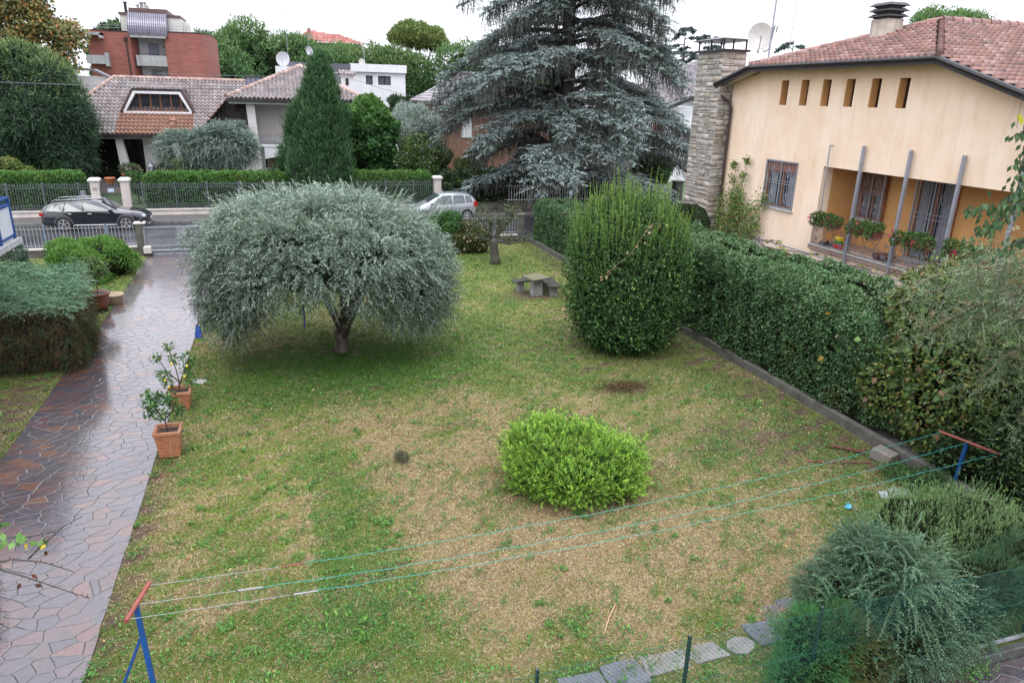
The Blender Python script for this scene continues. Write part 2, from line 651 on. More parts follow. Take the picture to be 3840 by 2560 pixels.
# lawn soil / thatch under the blades
m, t, b = _base("lawn_soil")
a = t.nodes.new("ShaderNodeAttribute"); a.attribute_name = "Col"
co = coord(t)
n1 = noise(t, 28, 6, 0.75, co)
n2 = noise(t, 90, 4, 0.7, co, 0.8)
n3 = noise(t, 5, 4, 0.7, co)
c = mixc(t, rngmap(t, n1.outputs[0], 0.3, 0.7, 0, 1), (0.55, 0.55, 0.55), (1.5, 1.45, 1.35))
c2 = mixc(t, 1.0, a.outputs["Color"], c, 'MULTIPLY')
c3 = mixc(t, rngmap(t, n2.outputs[0], 0.35, 0.65, 0, 1), (0.5, 0.5, 0.5), (1.5, 1.5, 1.5))
c4 = mixc(t, 1.0, c2, c3, 'MULTIPLY')
c5 = mixc(t, rngmap(t, n3.outputs[0], 0.55, 0.72, 0, 0.35), c4, (0.085, 0.062, 0.042))
t.links.new(c5, b.inputs["Base Color"])
b.inputs["Roughness"].default_value = 0.85
bump(t, b, n2.outputs[0], 0.9, 0.03)
SOIL = m


def lawn_z(x, y):
    P = np.stack([x, y, 0 * x], -1)
    d = np.minimum(np.abs(x - DRV_L), np.abs(x - DRV_R))
    return (0.016 * L1(P) + 0.010 * L2(P)) * np.clip(d / 0.5, 0, 1) + 0.008 - 0.08 * ((x > DRV_L + 0.1) & (x < DRV_R - 0.12))


o = grid_sheet("lawn", -17.0, 11.9, 5.5, 34.6, 0.1, lawn_z, lambda x, y: lawn_col(x, y)[0], SOIL)
tag(o, kind="structure")

g = MB()
g.add([(-900, -300, -0.28), (900, -300, -0.28), (900, 1500, -0.28), (-900, 1500, -0.28)], [(0, 1, 2, 3)])
o = g.build("ground", pm("far_ground", (0.07, 0.09, 0.04), 0.9, 0.35, 0.3, 0.3)); tag(o, kind="structure")
g = MB(); g.box(-60, 60, 45.7, 110, -0.27, 0.02)
o = g.build("garden_ground", pm("garden_grass", (0.055, 0.10, 0.03), 0.9, 0.35, 2.0, 0.5)); tag(o, kind="structure")
g = MB(); g.box(12.06, 60, 3.0, 34.5, -0.25, -0.02)
o = g.build("neighbour_ground", pm("grey_tile_paving", (0.20, 0.185, 0.19), 0.35, 0.15, 1.2, 0.2)); tag(o, kind="structure")

# crazy-paved driveway, soaking wet
m, t, b = _base("crazy_paving")
co = coord(t)
wob = noise(t, 1.3, 2, 0.5, co)
vm = t.nodes.new("ShaderNodeVectorMath"); vm.operation = 'MULTIPLY_ADD'
vm.inputs[1].default_value = (0.9, 0.9, 0.0)
t.links.new(wob.outputs["Color"], vm.inputs[0]); 
mp = mapping(t, co, (3.3, 4.4, 1.0), (0, 0, 0.5))
t.links.new(mp, vm.inputs[2])
ve = t.nodes.new("ShaderNodeTexVoronoi"); ve.feature = 'DISTANCE_TO_EDGE'; ve.voronoi_dimensions = '2D'
vc = t.nodes.new("ShaderNodeTexVoronoi"); vc.feature = 'F1'; vc.voronoi_dimensions = '2D'
for v_ in (ve, vc):
    v_.inputs["Scale"].default_value = 1.0
    v_.inputs["Randomness"].default_value = 0.95
    t.links.new(vm.outputs[0], v_.inputs["Vector"])
edge = rngmap(t, ve.outputs["Distance"], 0.008, 0.055, 0, 1)
ramp = t.nodes.new("ShaderNodeValToRGB")
e = ramp.color_ramp.elements
e[0].position = 0.0; e[0].color = (0.044, 0.036, 0.045, 1)
e[1].position = 1.0; e[1].color = (0.12, 0.055, 0.032, 1)
for p_, c_ in ((0.3, (0.058, 0.042, 0.050, 1)), (0.55, (0.080, 0.040, 0.038, 1)), (0.75, (0.046, 0.042, 0.054, 1)), (0.9, (0.105, 0.046, 0.034, 1))):
    q = e.new(p_); q.color = c_
sr = t.nodes.new("ShaderNodeSeparateColor"); t.links.new(vc.outputs["Color"], sr.inputs[0])
t.links.new(sr.outputs[0], ramp.inputs[0])
fine = noise(t, 14, 5, 0.65, co)
stone = mixc(t, 1.0, ramp.outputs[0], mixc(t, rngmap(t, fine.outputs[0], 0.3, 0.7, 0, 1), (0.65,) * 3, (1.35,) * 3), 'MULTIPLY')
dirt = noise(t, 1.6, 3, 0.6, co)
cc = mixc(t, edge, mixc(t, rngmap(t, dirt.outputs[0], 0.35, 0.65, 0, 1), (0.035, 0.04, 0.026), (0.085, 0.083, 0.085)), stone)
t.links.new(cc, b.inputs["Base Color"])
pud = noise(t, 0.9, 3, 0.5, co)
rr_ = t.nodes.new("ShaderNodeMath"); rr_.operation = 'MULTIPLY_ADD'
t.links.new(rngmap(t, pud.outputs[0], 0.35, 0.65, 0.5, 0.3), rr_.inputs[0]); rr_.inputs[1].default_value = 1.0
t.links.new(rngmap(t, fine.outputs[0], 0.3, 0.7, -0.02, 0.07), rr_.inputs[2])
t.links.new(rr_.outputs[0], b.inputs["Roughness"])
b.inputs["Specular IOR Level"].default_value = 0.3
b.inputs["Coat Weight"].default_value = 1.0
b.inputs["Coat Roughness"].default_value = 0.05
b.inputs["Coat IOR"].default_value = 1.66
hm = t.nodes.new("ShaderNodeMath"); hm.operation = 'MULTIPLY_ADD'
riv = noise(t, 6.0, 4, 0.6, mapping(t, co, (1.0, 2.2, 1.0), (0, 0, 0.5)), 0.5)
t.links.new(riv.outputs[0], hm.inputs[0]); hm.inputs[1].default_value = 0.75
t.links.new(edge, hm.inputs[2])
bm_ = bump(t, b, hm.outputs[0], 0.5, 0.014)
bc_ = t.nodes.new("ShaderNodeBump"); bc_.inputs["Strength"].default_value = 0.22; bc_.inputs["Distance"].default_value = 0.012
t.links.new(hm.outputs[0], bc_.inputs["Height"]); t.links.new(bc_.outputs[0], b.inputs["Coat Normal"])
PAVING = m


def edge_poly(xf, y0, y1, st, jit, seed):
    g_ = random.Random(seed)
    n = int((y1 - y0) / st)
    return [(xf(y0 + (y1 - y0) * i / n) + g_.uniform(-jit, jit), y0 + (y1 - y0) * i / n) for i in range(n + 1)]


Lp = edge_poly(lambda y: -5.66 + 0.0 * y - 0.2 * max(0, (y - 24) / 10), 3.0, 34.7, 0.25, 0.018, 3)
Rp = edge_poly(lambda y: -2.80, 3.0, 34.7, 0.25, 0.012, 4)
g = MB()
n = len(Lp)
g.v = [(x, y, 0.032) for x, y in Lp] + [(x, y, 0.032) for x, y in Rp] + [(x, y, -0.1) for x, y in Lp] + [(x, y, -0.1) for x, y in Rp]
g.f = [(i, n + i, n + i + 1, i + 1) for i in range(n - 1)] + [(2 * n + i, i, i + 1, 2 * n + i + 1) for i in range(n - 1)] + \
      [(n + i, 3 * n + i, 3 * n + i + 1, n + i + 1) for i in range(n - 1)]
o = g.build("driveway", PAVING); tag(o, kind="structure")
g = MB(); g.box(7.2, 16.0, 2.0, 5.42, -0.27, -0.12)
o = g.build("paved_path", PAVING); tag(o, kind="structure")

# street
m, t, b = _base("wet_asphalt")
co = coord(t)
na = noise(t, 60, 3, 0.7, co); nb = noise(t, 0.5, 4, 0.6, mapping(t, co, (0.35, 1.3, 1)))
t.links.new(mixc(t, na.outputs[0], (0.018, 0.019, 0.022), (0.05, 0.05, 0.055)), b.inputs["Base Color"])
t.links.new(rngmap(t, nb.outputs[0], 0.38, 0.62, 0.10, 0.42), b.inputs["Roughness"])
b.inputs["Specular IOR Level"].default_value = 0.6
bump(t, b, na.outputs[0], 0.25, 0.01)
g = MB(); g.box(-90, 90, 34.95, 43.35, -0.25, -0.02)
o = g.build("road", m); tag(o, kind="structure")
m, t, b = _base("wet_pavement")
co = coord(t)
na = noise(t, 40, 3, 0.7, co); nb = noise(t, 1.2, 4, 0.6, co)
t.links.new(mixc(t, na.outputs[0], (0.05, 0.045, 0.045), (0.12, 0.11, 0.105)), b.inputs["Base Color"])
t.links.new(rngmap(t, nb.outputs[0], 0.3, 0.7, 0.25, 0.55), b.inputs["Roughness"])
g = MB(); g.box(-90, 90, 43.52, 45.38, -0.25, 0.085)
o = g.build("pavement", m); tag(o, kind="structure")
g = MB()
for i in range(-45, 46):
    g.box(i * 2.0, i * 2.0 + 1.985, 43.36, 43.515, -0.25, 0.095)
o = g.build("kerb", pm("kerb_stone", (0.17, 0.165, 0.16), 0.45, 0.2, 3, 0.3)); tag(o, kind="structure")

# ------------------------------------------------------------------ grass blades
def drive_mask(x):
    return (x > DRV_L + 0.08) & (x < DRV_R - 0.03)


def lawn_points(n, ymax=34.4, p=2.0):
    xs, ys = [], []
    tot = 0
    while tot < n:
        k = n * 3
        x = rng.uniform(-13, 11.85, k); y = rng.uniform(5.7, ymax, k)
        d = np.hypot(x, y)
        ok = rng.uniform(0, 1, k) < np.minimum(1, (8.5 / d) ** p)
        az = np.degrees(np.arctan2(x, y))
        ok &= (~drive_mask(x)) & (az > -24) & (az < 62)
        xs.append(x[ok]); ys.append(y[ok]); tot += ok.sum()
    return np.concatenate(xs)[:n], np.concatenate(ys)[:n]


def make_blades(n):
    x, y = lawn_points(n)
    c, dry, lush, bare = lawn_col(x, y)
    keep = rng.uniform(0, 1, n) > bare * 0.88
    x, y, c, dry, lush = x[keep], y[keep], c[keep], dry[keep], lush[keep]
    n = len(x)
    d = np.hypot(x, y)
    dead = rng.uniform(0, 1, n) < np.clip(dry * 0.8 + 0.13 - 0.2 * lush, 0.03, 0.85)
    z = lawn_z(x, y) + 0.002
    h = rng.uniform(0.025, 0.06, n) * (1 + 0.7 * lush) * np.where(dead, 1.3, 1)
    wdt = (0.0045 + 0.0007 * (d - 8)) * rng.uniform(0.7, 1.3, n)
    a = rng.uniform(0, 6.283, n)
    tilt = np.where(dead, rng.uniform(1.1, 1.52, n), rng.uniform(0.15, 0.95, n))
    D = np.stack([np.cos(a) * np.sin(tilt), np.sin(a) * np.sin(tilt), np.cos(tilt)], -1)
    a2 = a + math.pi / 2 + rng.uniform(-0.4, 0.4, n)
    Wv = np.stack([np.cos(a2), np.sin(a2), 0 * a2], -1)
    P = np.stack([x, y, z + np.where(dead, rng.uniform(0.0, 0.02, n), 0)], -1)
    V = np.stack([P - Wv * wdt[:, None], P + Wv * wdt[:, None], P + D * h[:, None]], 1).reshape(-1, 3)
    green = c * np.array([1.0, 1.22, 0.9]) * (1 + rng.normal(0, 0.25, (n, 1)))
    straw = np.array([[0.38, 0.29, 0.17], [0.30, 0.20, 0.11], [0.45, 0.37, 0.24], [0.20, 0.14, 0.08]])[rng.integers(0, 4, n)] * (1 + rng.normal(0, 0.12, (n, 1)))
    cc = np.clip(np.where(dead[:, None], straw, green), 0.01, 1)
    return npmesh("grass", V, 3, np.repeat(cc, 3, 0), am("grass_blade", 0.6, 0.2, 0.1), origin=(3, 15, 0), kind="stuff")


make_blades(560000)


def make_clover(n):
    """broad-leaved lawn weeds growing in patches"""
    x, y = lawn_points(n * 3, 33, 1.3)
    P = np.stack([x, y, 0 * x], -1)
    dry, lush, bare, yel = lawn_mix(x, y)
    s = Lump(0.45, 31)(P) + Lump(1.7, 32)(P) * 0.7 + lush * 1.5 - dry * 0.25
    k = np.argsort(-s + rng.normal(0, 0.45, len(s)))[:n]
    x, y = x[k], y[k]
    P = np.stack([x, y, lawn_z(x, y) + rng.uniform(0.01, 0.05, n)], -1)
    a = rng.uniform(0, 6.283, n)
    el = rng.uniform(-0.1, 0.6, n)
    D = np.stack([np.cos(a) * np.cos(el), np.sin(a) * np.cos(el), np.sin(el)], -1)
    d = np.hypot(x, y)
    ll = (0.028 + 0.0012 * (d - 8)) * rng.uniform(0.6, 1.5, n)
    C = leafcol(n, [(0.075, 0.19, 0.045), (0.055, 0.14, 0.04), (0.13, 0.24, 0.05)], [0.5, 0.3, 0.2], 0.15)
    foliage("clover", P, D, np.tile([0, 0, 1.0], (n, 1)), ll, ll * 0.75, C, None, LEAF, 0.3, (3, 15, 0), kind="stuff")


make_clover(75000)


def make_weeds(k, per):
    """separate rosettes of broad-leaved weeds"""
    x, y = lawn_points(k * 3, 32, 1.5)
    dry, lush, bare, yel = lawn_mix(x, y)
    o_ = np.argsort(-(lush + yel * .5 - dry * .35) + rng.normal(0, .5, len(x)))[:k]
    x, y = x[o_], y[o_]
    rad = np.repeat(rng.uniform(.04, .15, k), per)
    X, Y = np.repeat(x, per) + rng.normal(0, 1, k * per) * rad * .6, np.repeat(y, per) + rng.normal(0, 1, k * per) * rad * .6
    n = len(X); ok = ~drive_mask(X) & (X < 11.8); X, Y = X[ok], Y[ok]; n = len(X)
    a = rng.uniform(0, 6.283, n); el = rng.uniform(.1, .9, n)
    P = np.stack([X, Y, lawn_z(X, Y) + rng.uniform(.01, .06, n)], -1)
    D = np.stack([np.cos(a) * np.cos(el), np.sin(a) * np.cos(el), np.sin(el)], -1)
    ll = rng.uniform(.035, .085, n)
    foliage("lawn_weeds", P, D, np.tile([0, 0, 1.0], (n, 1)), ll, ll * .42, leafcol(n, [(.08, .20, .04), (.12, .26, .05), (.06, .14, .035)], None, .2), None, LEAF, .4, (3, 15, 0), kind="stuff")


make_weeds(620, 26)


def fallen_leaves(n):
    x, y = lawn_points(n, 34, 0.8)
    w_ = g2(x, y, 11.2, 18, 1.2, 14) + g2(x, y, 9.5, 28, 3, 4) + 0.12
    k = rng.uniform(0, 1, n) < w_
    x, y = x[k], y[k]
    n = len(x)
    P = np.stack([x, y, lawn_z(x, y) + 0.035], -1)
    a = rng.uniform(0, 6.283, n)
    D = np.stack([np.cos(a), np.sin(a), rng.uniform(-0.2, 0.3, n)], -1)
    ll = rng.uniform(0.04, 0.075, n)
    C = leafcol(n, [(0.30, 0.13, 0.05), (0.42, 0.28, 0.10), (0.16, 0.08, 0.04), (0.5, 0.42, 0.25)], None, 0.15)
    foliage("fallen_leaves", P, nrm(D), np.tile([0, 0, 1.0], (n, 1)), ll, ll * 0.6, C, None, LEAF, 0.4, (5, 18, 0), kind="stuff")


fallen_leaves(2600)
# ------------------------------------------------------------------ building tools
def in_poly(u, v, poly):
    ok = np.zeros(u.shape, bool)
    n = len(poly)
    for i in range(n):
        (x1, y1), (x2, y2) = poly[i], poly[(i + 1) % n]
        if y1 == y2: continue
        c = ((y1 > v) != (y2 > v)) & (u < (x2 - x1) * (v - y1) / (y2 - y1) + x1)
        ok ^= c
    return ok


def tile_roof(name, parent, o, uv, vv, poly, tw, rl, palette, weights=None, h=0.045, lip=0.04, special=None, mat=None, jit=0.12, nu=5):
    """clay tiles laid on the plane through o spanned by unit vectors uv (along the eave) and vv (up the slope)"""
    o, uv, vv = np.array(o, float), nrm(np.array(uv, float)), nrm(np.array(vv, float))
    nn = np.cross(uv, vv)
    if nn[2] < 0: nn = -nn
    us = np.array([p[0] for p in poly]); vs = np.array([p[1] for p in poly])
    u0, u1, v0, v1 = us.min(), us.max(), vs.min(), vs.max()
    cu = int((u1 - u0) / tw) + 1
    U = u0 + np.arange(cu * nu + 1) * tw / nu
    rows = int((v1 - v0) / rl) + 1
    ph = ((U - u0) / tw) % 1.0
    hb = np.where(ph < 0.66, np.sin(np.clip(ph / 0.66, 0, 1) * math.pi) * h, -0.35 * h)
    pal = np.array(palette, float)
    tc_ = pal[rng.choice(len(pal), (rows, cu), p=weights)] * (1 + rng.normal(0, jit, (rows, cu, 1)))
    Vs, Fs, Cs = [], [], []
    base = 0
    tid = np.minimum((np.arange(len(U)) / nu).astype(int), cu - 1)
    for r in range(rows):
        va, vb = v0 + r * rl, min(v0 + (r + 1) * rl, v1 + rl)
        for (vv_, hh) in ((va, -0.02), (va, lip), (vb, 0.0)):
            P = o + U[:, None] * uv + vv_ * vv + (hb + hh)[:, None] * nn
            Vs.append(P)
            c = tc_[r, tid]
            if special is not None:
                c = special(U, np.full_like(U, (va + vb) / 2), c)
            Cs.append(c * (0.9 if hh < 0 else 1))  # foot of each tile row dimmed, shade painted into the gaps
        uc = (U[:-1] + U[1:]) / 2
        ok = in_poly(uc, np.full_like(uc, (va + vb) / 2), poly)
        i = np.nonzero(ok)[0]
        n_ = len(U)
        for k in (0, 1):
            a_ = base + k * n_
            Fs.append(np.stack([a_ + i, a_ + i + 1, a_ + n_ + i + 1, a_ + n_ + i], -1))
        base += 3 * n_
    return npmesh(name, np.concatenate(Vs), 4, np.clip(np.concatenate(Cs), 0.01, 1), mat or TILE, parent, faces=np.concatenate(Fs))


def ridge_caps(name, parent, pts, r, step, palette):
    """a row of half-round ridge tiles along a polyline"""
    V, F, C = [], [], []
    pal = np.array(palette, float)
    b0 = 0
    for a_, b_ in zip(pts[:-1], pts[1:]):
        a_, b_ = np.array(a_, float), np.array(b_, float)
        L = np.linalg.norm(b_ - a_); d = (b_ - a_) / L
        side = nrm(np.cross(d, [0, 0, 1.0])); up = np.cross(side, d)
        n = max(1, int(L / step))
        for i in range(n):
            c = pal[rng.integers(len(pal))] * (1 + rng.normal(0, 0.1))
            for t_, rr in ((i / n, r * 1.12), ((i + 1.12) / n, r * 0.88)):
                p = a_ + d * L * t_
                for k in range(7):
                    an = math.pi * (k / 6) * 1.15 - 0.075 * math.pi
                    V.append(p + side * math.cos(an) * rr + up * math.sin(an) * rr); C.append(c)
            for k in range(6):
                F.append((b0 + k, b0 + k + 1, b0 + 7 + k + 1, b0 + 7 + k))
            # closing face at the thick end
            m_ = len(V); V.extend([V[b0 + k] for k in range(7)]); C.extend([c * 0.85] * 7)
            F.append((m_, m_ + 1, m_ + 2, m_ + 6)); F.append((m_ + 2, m_ + 3, m_ + 5, m_ + 6)); F.append((m_ + 3, m_ + 4, m_ + 5, m_ + 5))
            b0 = len(V)
    F = [f for f in F if len(set(f)) == 4]
    return npmesh(name, np.array(V), 4, np.clip(np.array(C), 0.01, 1), TILE, parent, faces=np.array(F))


def wall_cells(mb, a0, a1, z0, z1, holes, put):
    """rectangle a0..a1 x z0..z1 minus holes (a0,a1,z0,z1); put(a0,a1,z0,z1) adds one block"""
    A = sorted({a0, a1} | {h[0] for h in holes} | {h[1] for h in holes})
    A = [a for a in A if a0 <= a <= a1]
    for p, q in zip(A[:-1], A[1:]):
        mid = (p + q) / 2
        hs_ = sorted([(h[2], h[3]) for h in holes if h[0] < mid < h[1]])
        z = z0
        for b_, t_ in hs_:
            if b_ > z: put(p, q, z, b_)
            z = max(z, t_)
        if z < z1: put(p, q, z, z1)


# =================================================================== orange house on the right
PLASTER = None
m, t, b = _base("peach_plaster")
co = coord(t)
n1 = noise(t, 0.7, 5, 0.6, co); n2 = noise(t, 2.2, 5, 0.6, mapping(t, co, (1, 1, 0.25))); n3 = noise(t, 45, 3, 0.6, co)
sx = t.nodes.new("ShaderNodeSeparateXYZ")
gm = t.nodes.new("ShaderNodeNewGeometry"); t.links.new(gm.outputs["Position"], sx.inputs[0])
c1 = mixc(t, rngmap(t, n1.outputs[0], 0.3, 0.7, 0, 1), (0.78, 0.57, 0.40), (0.87, 0.70, 0.55))
# the wall colour turns from pale peach to orange towards the top band
c2 = mixc(t, rngmap(t, sx.outputs[2], 7.1, 8.5, 0.0, 0.55), c1, (0.70, 0.40, 0.17))
c3 = mixc(t, rngmap(t, n2.outputs[0], 0.5, 0.75, 0, 0.5), c2, (0.62, 0.42, 0.26))
n4 = noise(t, 5.0, 4, 0.7, mapping(t, co, (1.0, 1.0, 0.06)))
c3 = mixc(t, rngmap(t, n4.outputs[0], 0.55, 0.8, 0, 0.4), c3, (0.52, 0.38, 0.27))
t.links.new(c3, b.inputs["Base Color"]); b.inputs["Roughness"].default_value = 0.8
bump(t, b, n3.outputs[0], 0.25, 0.006)
PEACH = m
ORANGE = pm("orange_plaster", (0.60, 0.315, 0.115), 0.8, 0.12, 1.2, 0.15)
GREYMET = pm("grey_galvanised_steel", (0.30, 0.31, 0.35), 0.38, 0.12, 5, 0.05, 0.35)
IRON = pm("grey_wrought_iron", (0.20, 0.20, 0.23), 0.4, 0.15, 9, 0.1, 0.3)
DARKMET = pm("dark_brown_sheet_metal", (0.035, 0.030, 0.032), 0.35, 0.3, 4, 0.05, 0.4)
STONEW = pm("pale_stone_sill", (0.45, 0.43, 0.40), 0.5, 0.12, 4, 0.2)
WOOD = pm("brown_window_wood", (0.27, 0.10, 0.035), 0.4, 0.25, 6, 0.1)
CURTAIN = pm("white_curtain", (0.27, 0.28, 0.31), 0.8, 0.12, 3, 0.2)
GLASS = glass_mat("window_glass")
WHITE = pm("white_plaster", (0.66, 0.66, 0.68), 0.75, 0.06, 2, 0.1, streak=0.18)

FX = 17.5
oh = thing("orange_house", "peach and orange plastered house with red tiled roof, loggia and stone chimney stack", "house", (FX, 18, -0.1))
mb = MB()
slits = [(17.48 + i * 1.082, 17.88 + i * 1.082, 7.0, 7.84) for i in range(6)]
holes = [(21.72, 23.52, 3.38, 5.08), (9.5, 20.45, 2.44, 5.08)] + slits
wall_cells(mb, 9.5, 26.3, -0.25, 8.05, holes, lambda p, q, c_, d_: mb.box(FX, FX + 0.42, p, q, c_, d_))
mb.v = [v_ for v_ in mb.v]
# gable top above 8.05
top = [(16.0, 8.05), (24.9, 8.05), (24.45, 8.22), (16.35, 8.22)]
mb.prism(top, 'x', FX, FX + 0.42)
mb.box(FX + 0.42, 30, 26.05, 26.3, -0.2, 7.6)
oh_wall = mb.build("wall", PEACH, oh)
# cut the wall's upper corners along the rakes with a boolean-free trick: a soffit solid covers them
mb = MB(); mb.box(FX + 0.42, 19.15, 20.45, 20.65, 2.3, 5.2); mb.box(19.15, 19.4, 9.5, 20.65, 2.3, 5.2); mb.box(FX + 0.42, 19.15, 9.5, 20.45, 5.09, 5.3)
mb.build("loggia_wall", ORANGE, oh)
mb = MB(); mb.box(FX - 0.1, 19.15, 9.5, 20.5, 2.30, 2.435)
mb.build("loggia_floor", pm("pinkish_floor_tiles", (0.30, 0.22, 0.19), 0.35, 0.15, 3, 0.2), oh)
mb = MB(); mb.box(FX - 0.13, FX + 0.1, 9.5, 20.5, 2.437, 2.475)
mb.build("floor_edge", STONEW, oh)
# roof body (slab with dark fascia) under the tiles
def rakez(y):
    if y < 16.17: return 8.3 - (16.17 - y) * 0.33
    if y > 24.6: return 8.3 - (y - 24.6) * 0.27
    return 8.3
XR = 17.0
prof = [(9.0, rakez(9.0)), (16.17, 8.3), (24.6, 8.3), (26.75, rakez(26.75))]
mb = MB()
mb.prism([(y, z) for y, z in prof] + [(y, z - 0.09) for y, z in prof[::-1]], 'x', XR + 0.04, FX + 0.6)
mb.build("soffit", pm("cream_soffit", (0.55, 0.47, 0.36), 0.8, 0.1, 2, 0.1), oh)
mb = MB()
for (y0, z0), (y1, z1) in zip(prof[:-1], prof[1:]):
    mb.bar((XR - 0.02, y0, z0 - 0.06), (XR - 0.02, y1, z1 - 0.06), 0.13, 0.19)
    mb.tube([(XR - 0.10, y0, z0 + 0.0), (XR - 0.10, y1, z1 + 0.0)], 0.075, 8)
gut = mb.build("gutter", DARKMET, oh)
# wall corner fillers that follow the rakes
mb = MB()
mb.prism([(9.5, 5.5), (9.5, rakez(9.5) - 0.1), (16.17, 8.18), (16.17, 8.05)], 'x', FX - 0.003, FX + 0.4)
# (replaces the plain rectangle above the rake line)
me = oh_wall.data
import bmesh
bm = bmesh.new(); bm.from_mesh(me)
off = wloc(oh_wall)
def cut(bm, y, z, ny, nz):
    geom = bm.verts[:] + bm.edges[:] + bm.faces[:]
    bmesh.ops.bisect_plane(bm, geom=geom, plane_co=Vector((0, y, z)) - Vector((0, off.y, off.z)), plane_no=Vector((0, ny, nz)).normalized(), clear_outer=True)
cut(bm, 16.17, 8.2, -0.33, 1.0)
cut(bm, 24.6, 8.2, 0.27, 1.0)
bm.to_mesh(me); bm.free()
# tiles
RED = [(0.235, 0.12, 0.095), (0.26, 0.14, 0.115), (0.21, 0.11, 0.09), (0.28, 0.175, 0.15), (0.17, 0.10, 0.085)]
ap = (21.2, 20.4, 9.73)
# jerkinhead triangle: u along +y
vv = np.array([ap[0] - XR, 0, ap[2] - 8.33]); vl = np.linalg.norm(vv)
tile_roof("hip_tiles", oh, (XR, 16.17, 8.33), (0, 1, 0), vv, [(-0.12, -0.05), (8.5, -0.05), (20.4 - 16.17, vl)], 0.23, 0.36, RED, h=0.07, lip=0.085, jit=.08)
# south slope: u along +x, up the slope is +y
sv = np.array([0, 1, 0.33]); sl = math.hypot(1, 0.33)
yb = 9.0
tile_roof("slope_tiles", oh, (XR - 0.05, yb, rakez(yb) + 0.03), (1, 0, 0), sv,
          [(0, 0), (14, 0), (14, (20.4 - yb) * sl), (ap[0] - XR, (20.4 - yb) * sl), (0, (16.17 - yb) * sl)], 0.23, 0.36, RED, h=0.07, lip=0.085, jit=.08)
# north slope, mostly hidden
mb = MB()
mb.add([(XR, 24.6, 8.31), (XR, 26.75, 7.73), (31, 26.75, 7.73), (31, 20.4, 9.7), (ap[0], 20.4, 9.7)], [(0, 1, 2, 3, 4)])
mb.build("far_slope", pm("far_slope_tile", (0.3, 0.16, 0.12), 0.5, 0.2, 3), oh)
mb = MB(); mb.box(FX + .5, 30, 9.6, 26.0, 5.3, 5.6); mb.add([(XR + .05, 9.0, rakez(9) - 0.03), (XR + .05, 16.17, 8.27), (ap[0], 20.4, 9.66), (31, 20.4, 9.66), (31, 9.0, rakez(9) - 0.03)], [(0, 1, 2, 3, 4)])
mb.add([(XR + .05, 16.17, 8.27), (XR + .05, 24.6, 8.27), (ap[0], 20.4, 9.66)], [(0, 1, 2)])
mb.build("roof_deck", pm("roof_deck", (0.12, 0.07, 0.05), 0.9, 0.1, 3), oh)
ridge_caps("ridge_tiles", oh, [(XR - 0.05, 16.15, 8.36), (ap[0], 20.4, 9.76)], 0.115, 0.20, RED)
ridge_caps("ridge_tiles", oh, [(ap[0], 20.4, 9.79), (31, 20.4, 9.79)], 0.14, 0.4, RED)
ridge_caps("ridge_tiles", oh, [(XR - 0.05, 24.62, 8.37), (ap[0], 20.4, 9.79)], 0.12, 0.4, RED)
# slit windows
for i, s in enumerate(slits):
    mb = MB(); mb.box(FX + 0.3, FX + 0.36, s[0] + 0.0, s[1] - 0.0, s[2], s[3])
    f_ = mb.build("slit_window", GLASS, oh)
    mb = MB(); mb.box(FX + 0.26, FX + 0.30, s[0], s[0] + 0.06, s[2], s[3]); mb.box(FX + 0.26, FX + 0.30, s[1] - 0.06, s[1], s[2], s[3])
    mb.build("frame", pm("dark_frame_wood", (0.07, 0.03, 0.018), 0.5, 0.2, 5), f_)
    mb = MB(); mb.box(FX + 0.012, FX + 0.3, s[1] - 0.018, s[1] - 0.001, s[2] + .002, s[3] - .002)
    mb.build("reveal", ORANGE, f_)


def grille(parent, x, y0, y1, z0, z1, n, mid=True, post=True):
    """grey security grille in the plane x, with lozenge twists"""
    mb = MB()
    w_ = 0.05
    for a, b_ in (((y0, z0), (y0, z1)), ((y1, z0), (y1, z1)), ((y0, z0), (y1, z0)), ((y0, z1), (y1, z1))):
        mb.bar((x, a[0], a[1]), (x, b_[0], b_[1]), w_)
    if mid: mb.bar((x, (y0 + y1) / 2, z0), (x, (y0 + y1) / 2, z1), w_)
    zs = [z0 + (z1 - z0) * 0.52, z0 + (z1 - z0) * 0.58]
    for z in zs: mb.bar((x, y0, z), (x, y1, z), 0.022)
    for k in range(1, n):
        y = y0 + (y1 - y0) * k / n
        if mid and abs(y - (y0 + y1) / 2) < 0.03: continue
        mb.bar((x, y, z0), (x, y, z1), 0.016)
    for h0 in (0.22, 0.78):
        for q in (0.25, 0.75):
            y = y0 + (y1 - y0) * q; z = z0 + (z1 - z0) * h0
            mb.tube([(x - .01, y, z - .2), (x - .01, y - .07, z - .06), (x - .01, y - .07, z + .06), (x - .01, y, z + .2)], 0.012, 5)
            mb.tube([(x - .01, y, z - .2), (x - .01, y + .07, z - .06), (x - .01, y + .07, z + .06), (x - .01, y, z + .2)], 0.012, 5)
    return mb.build("grille", GREYMET, parent)


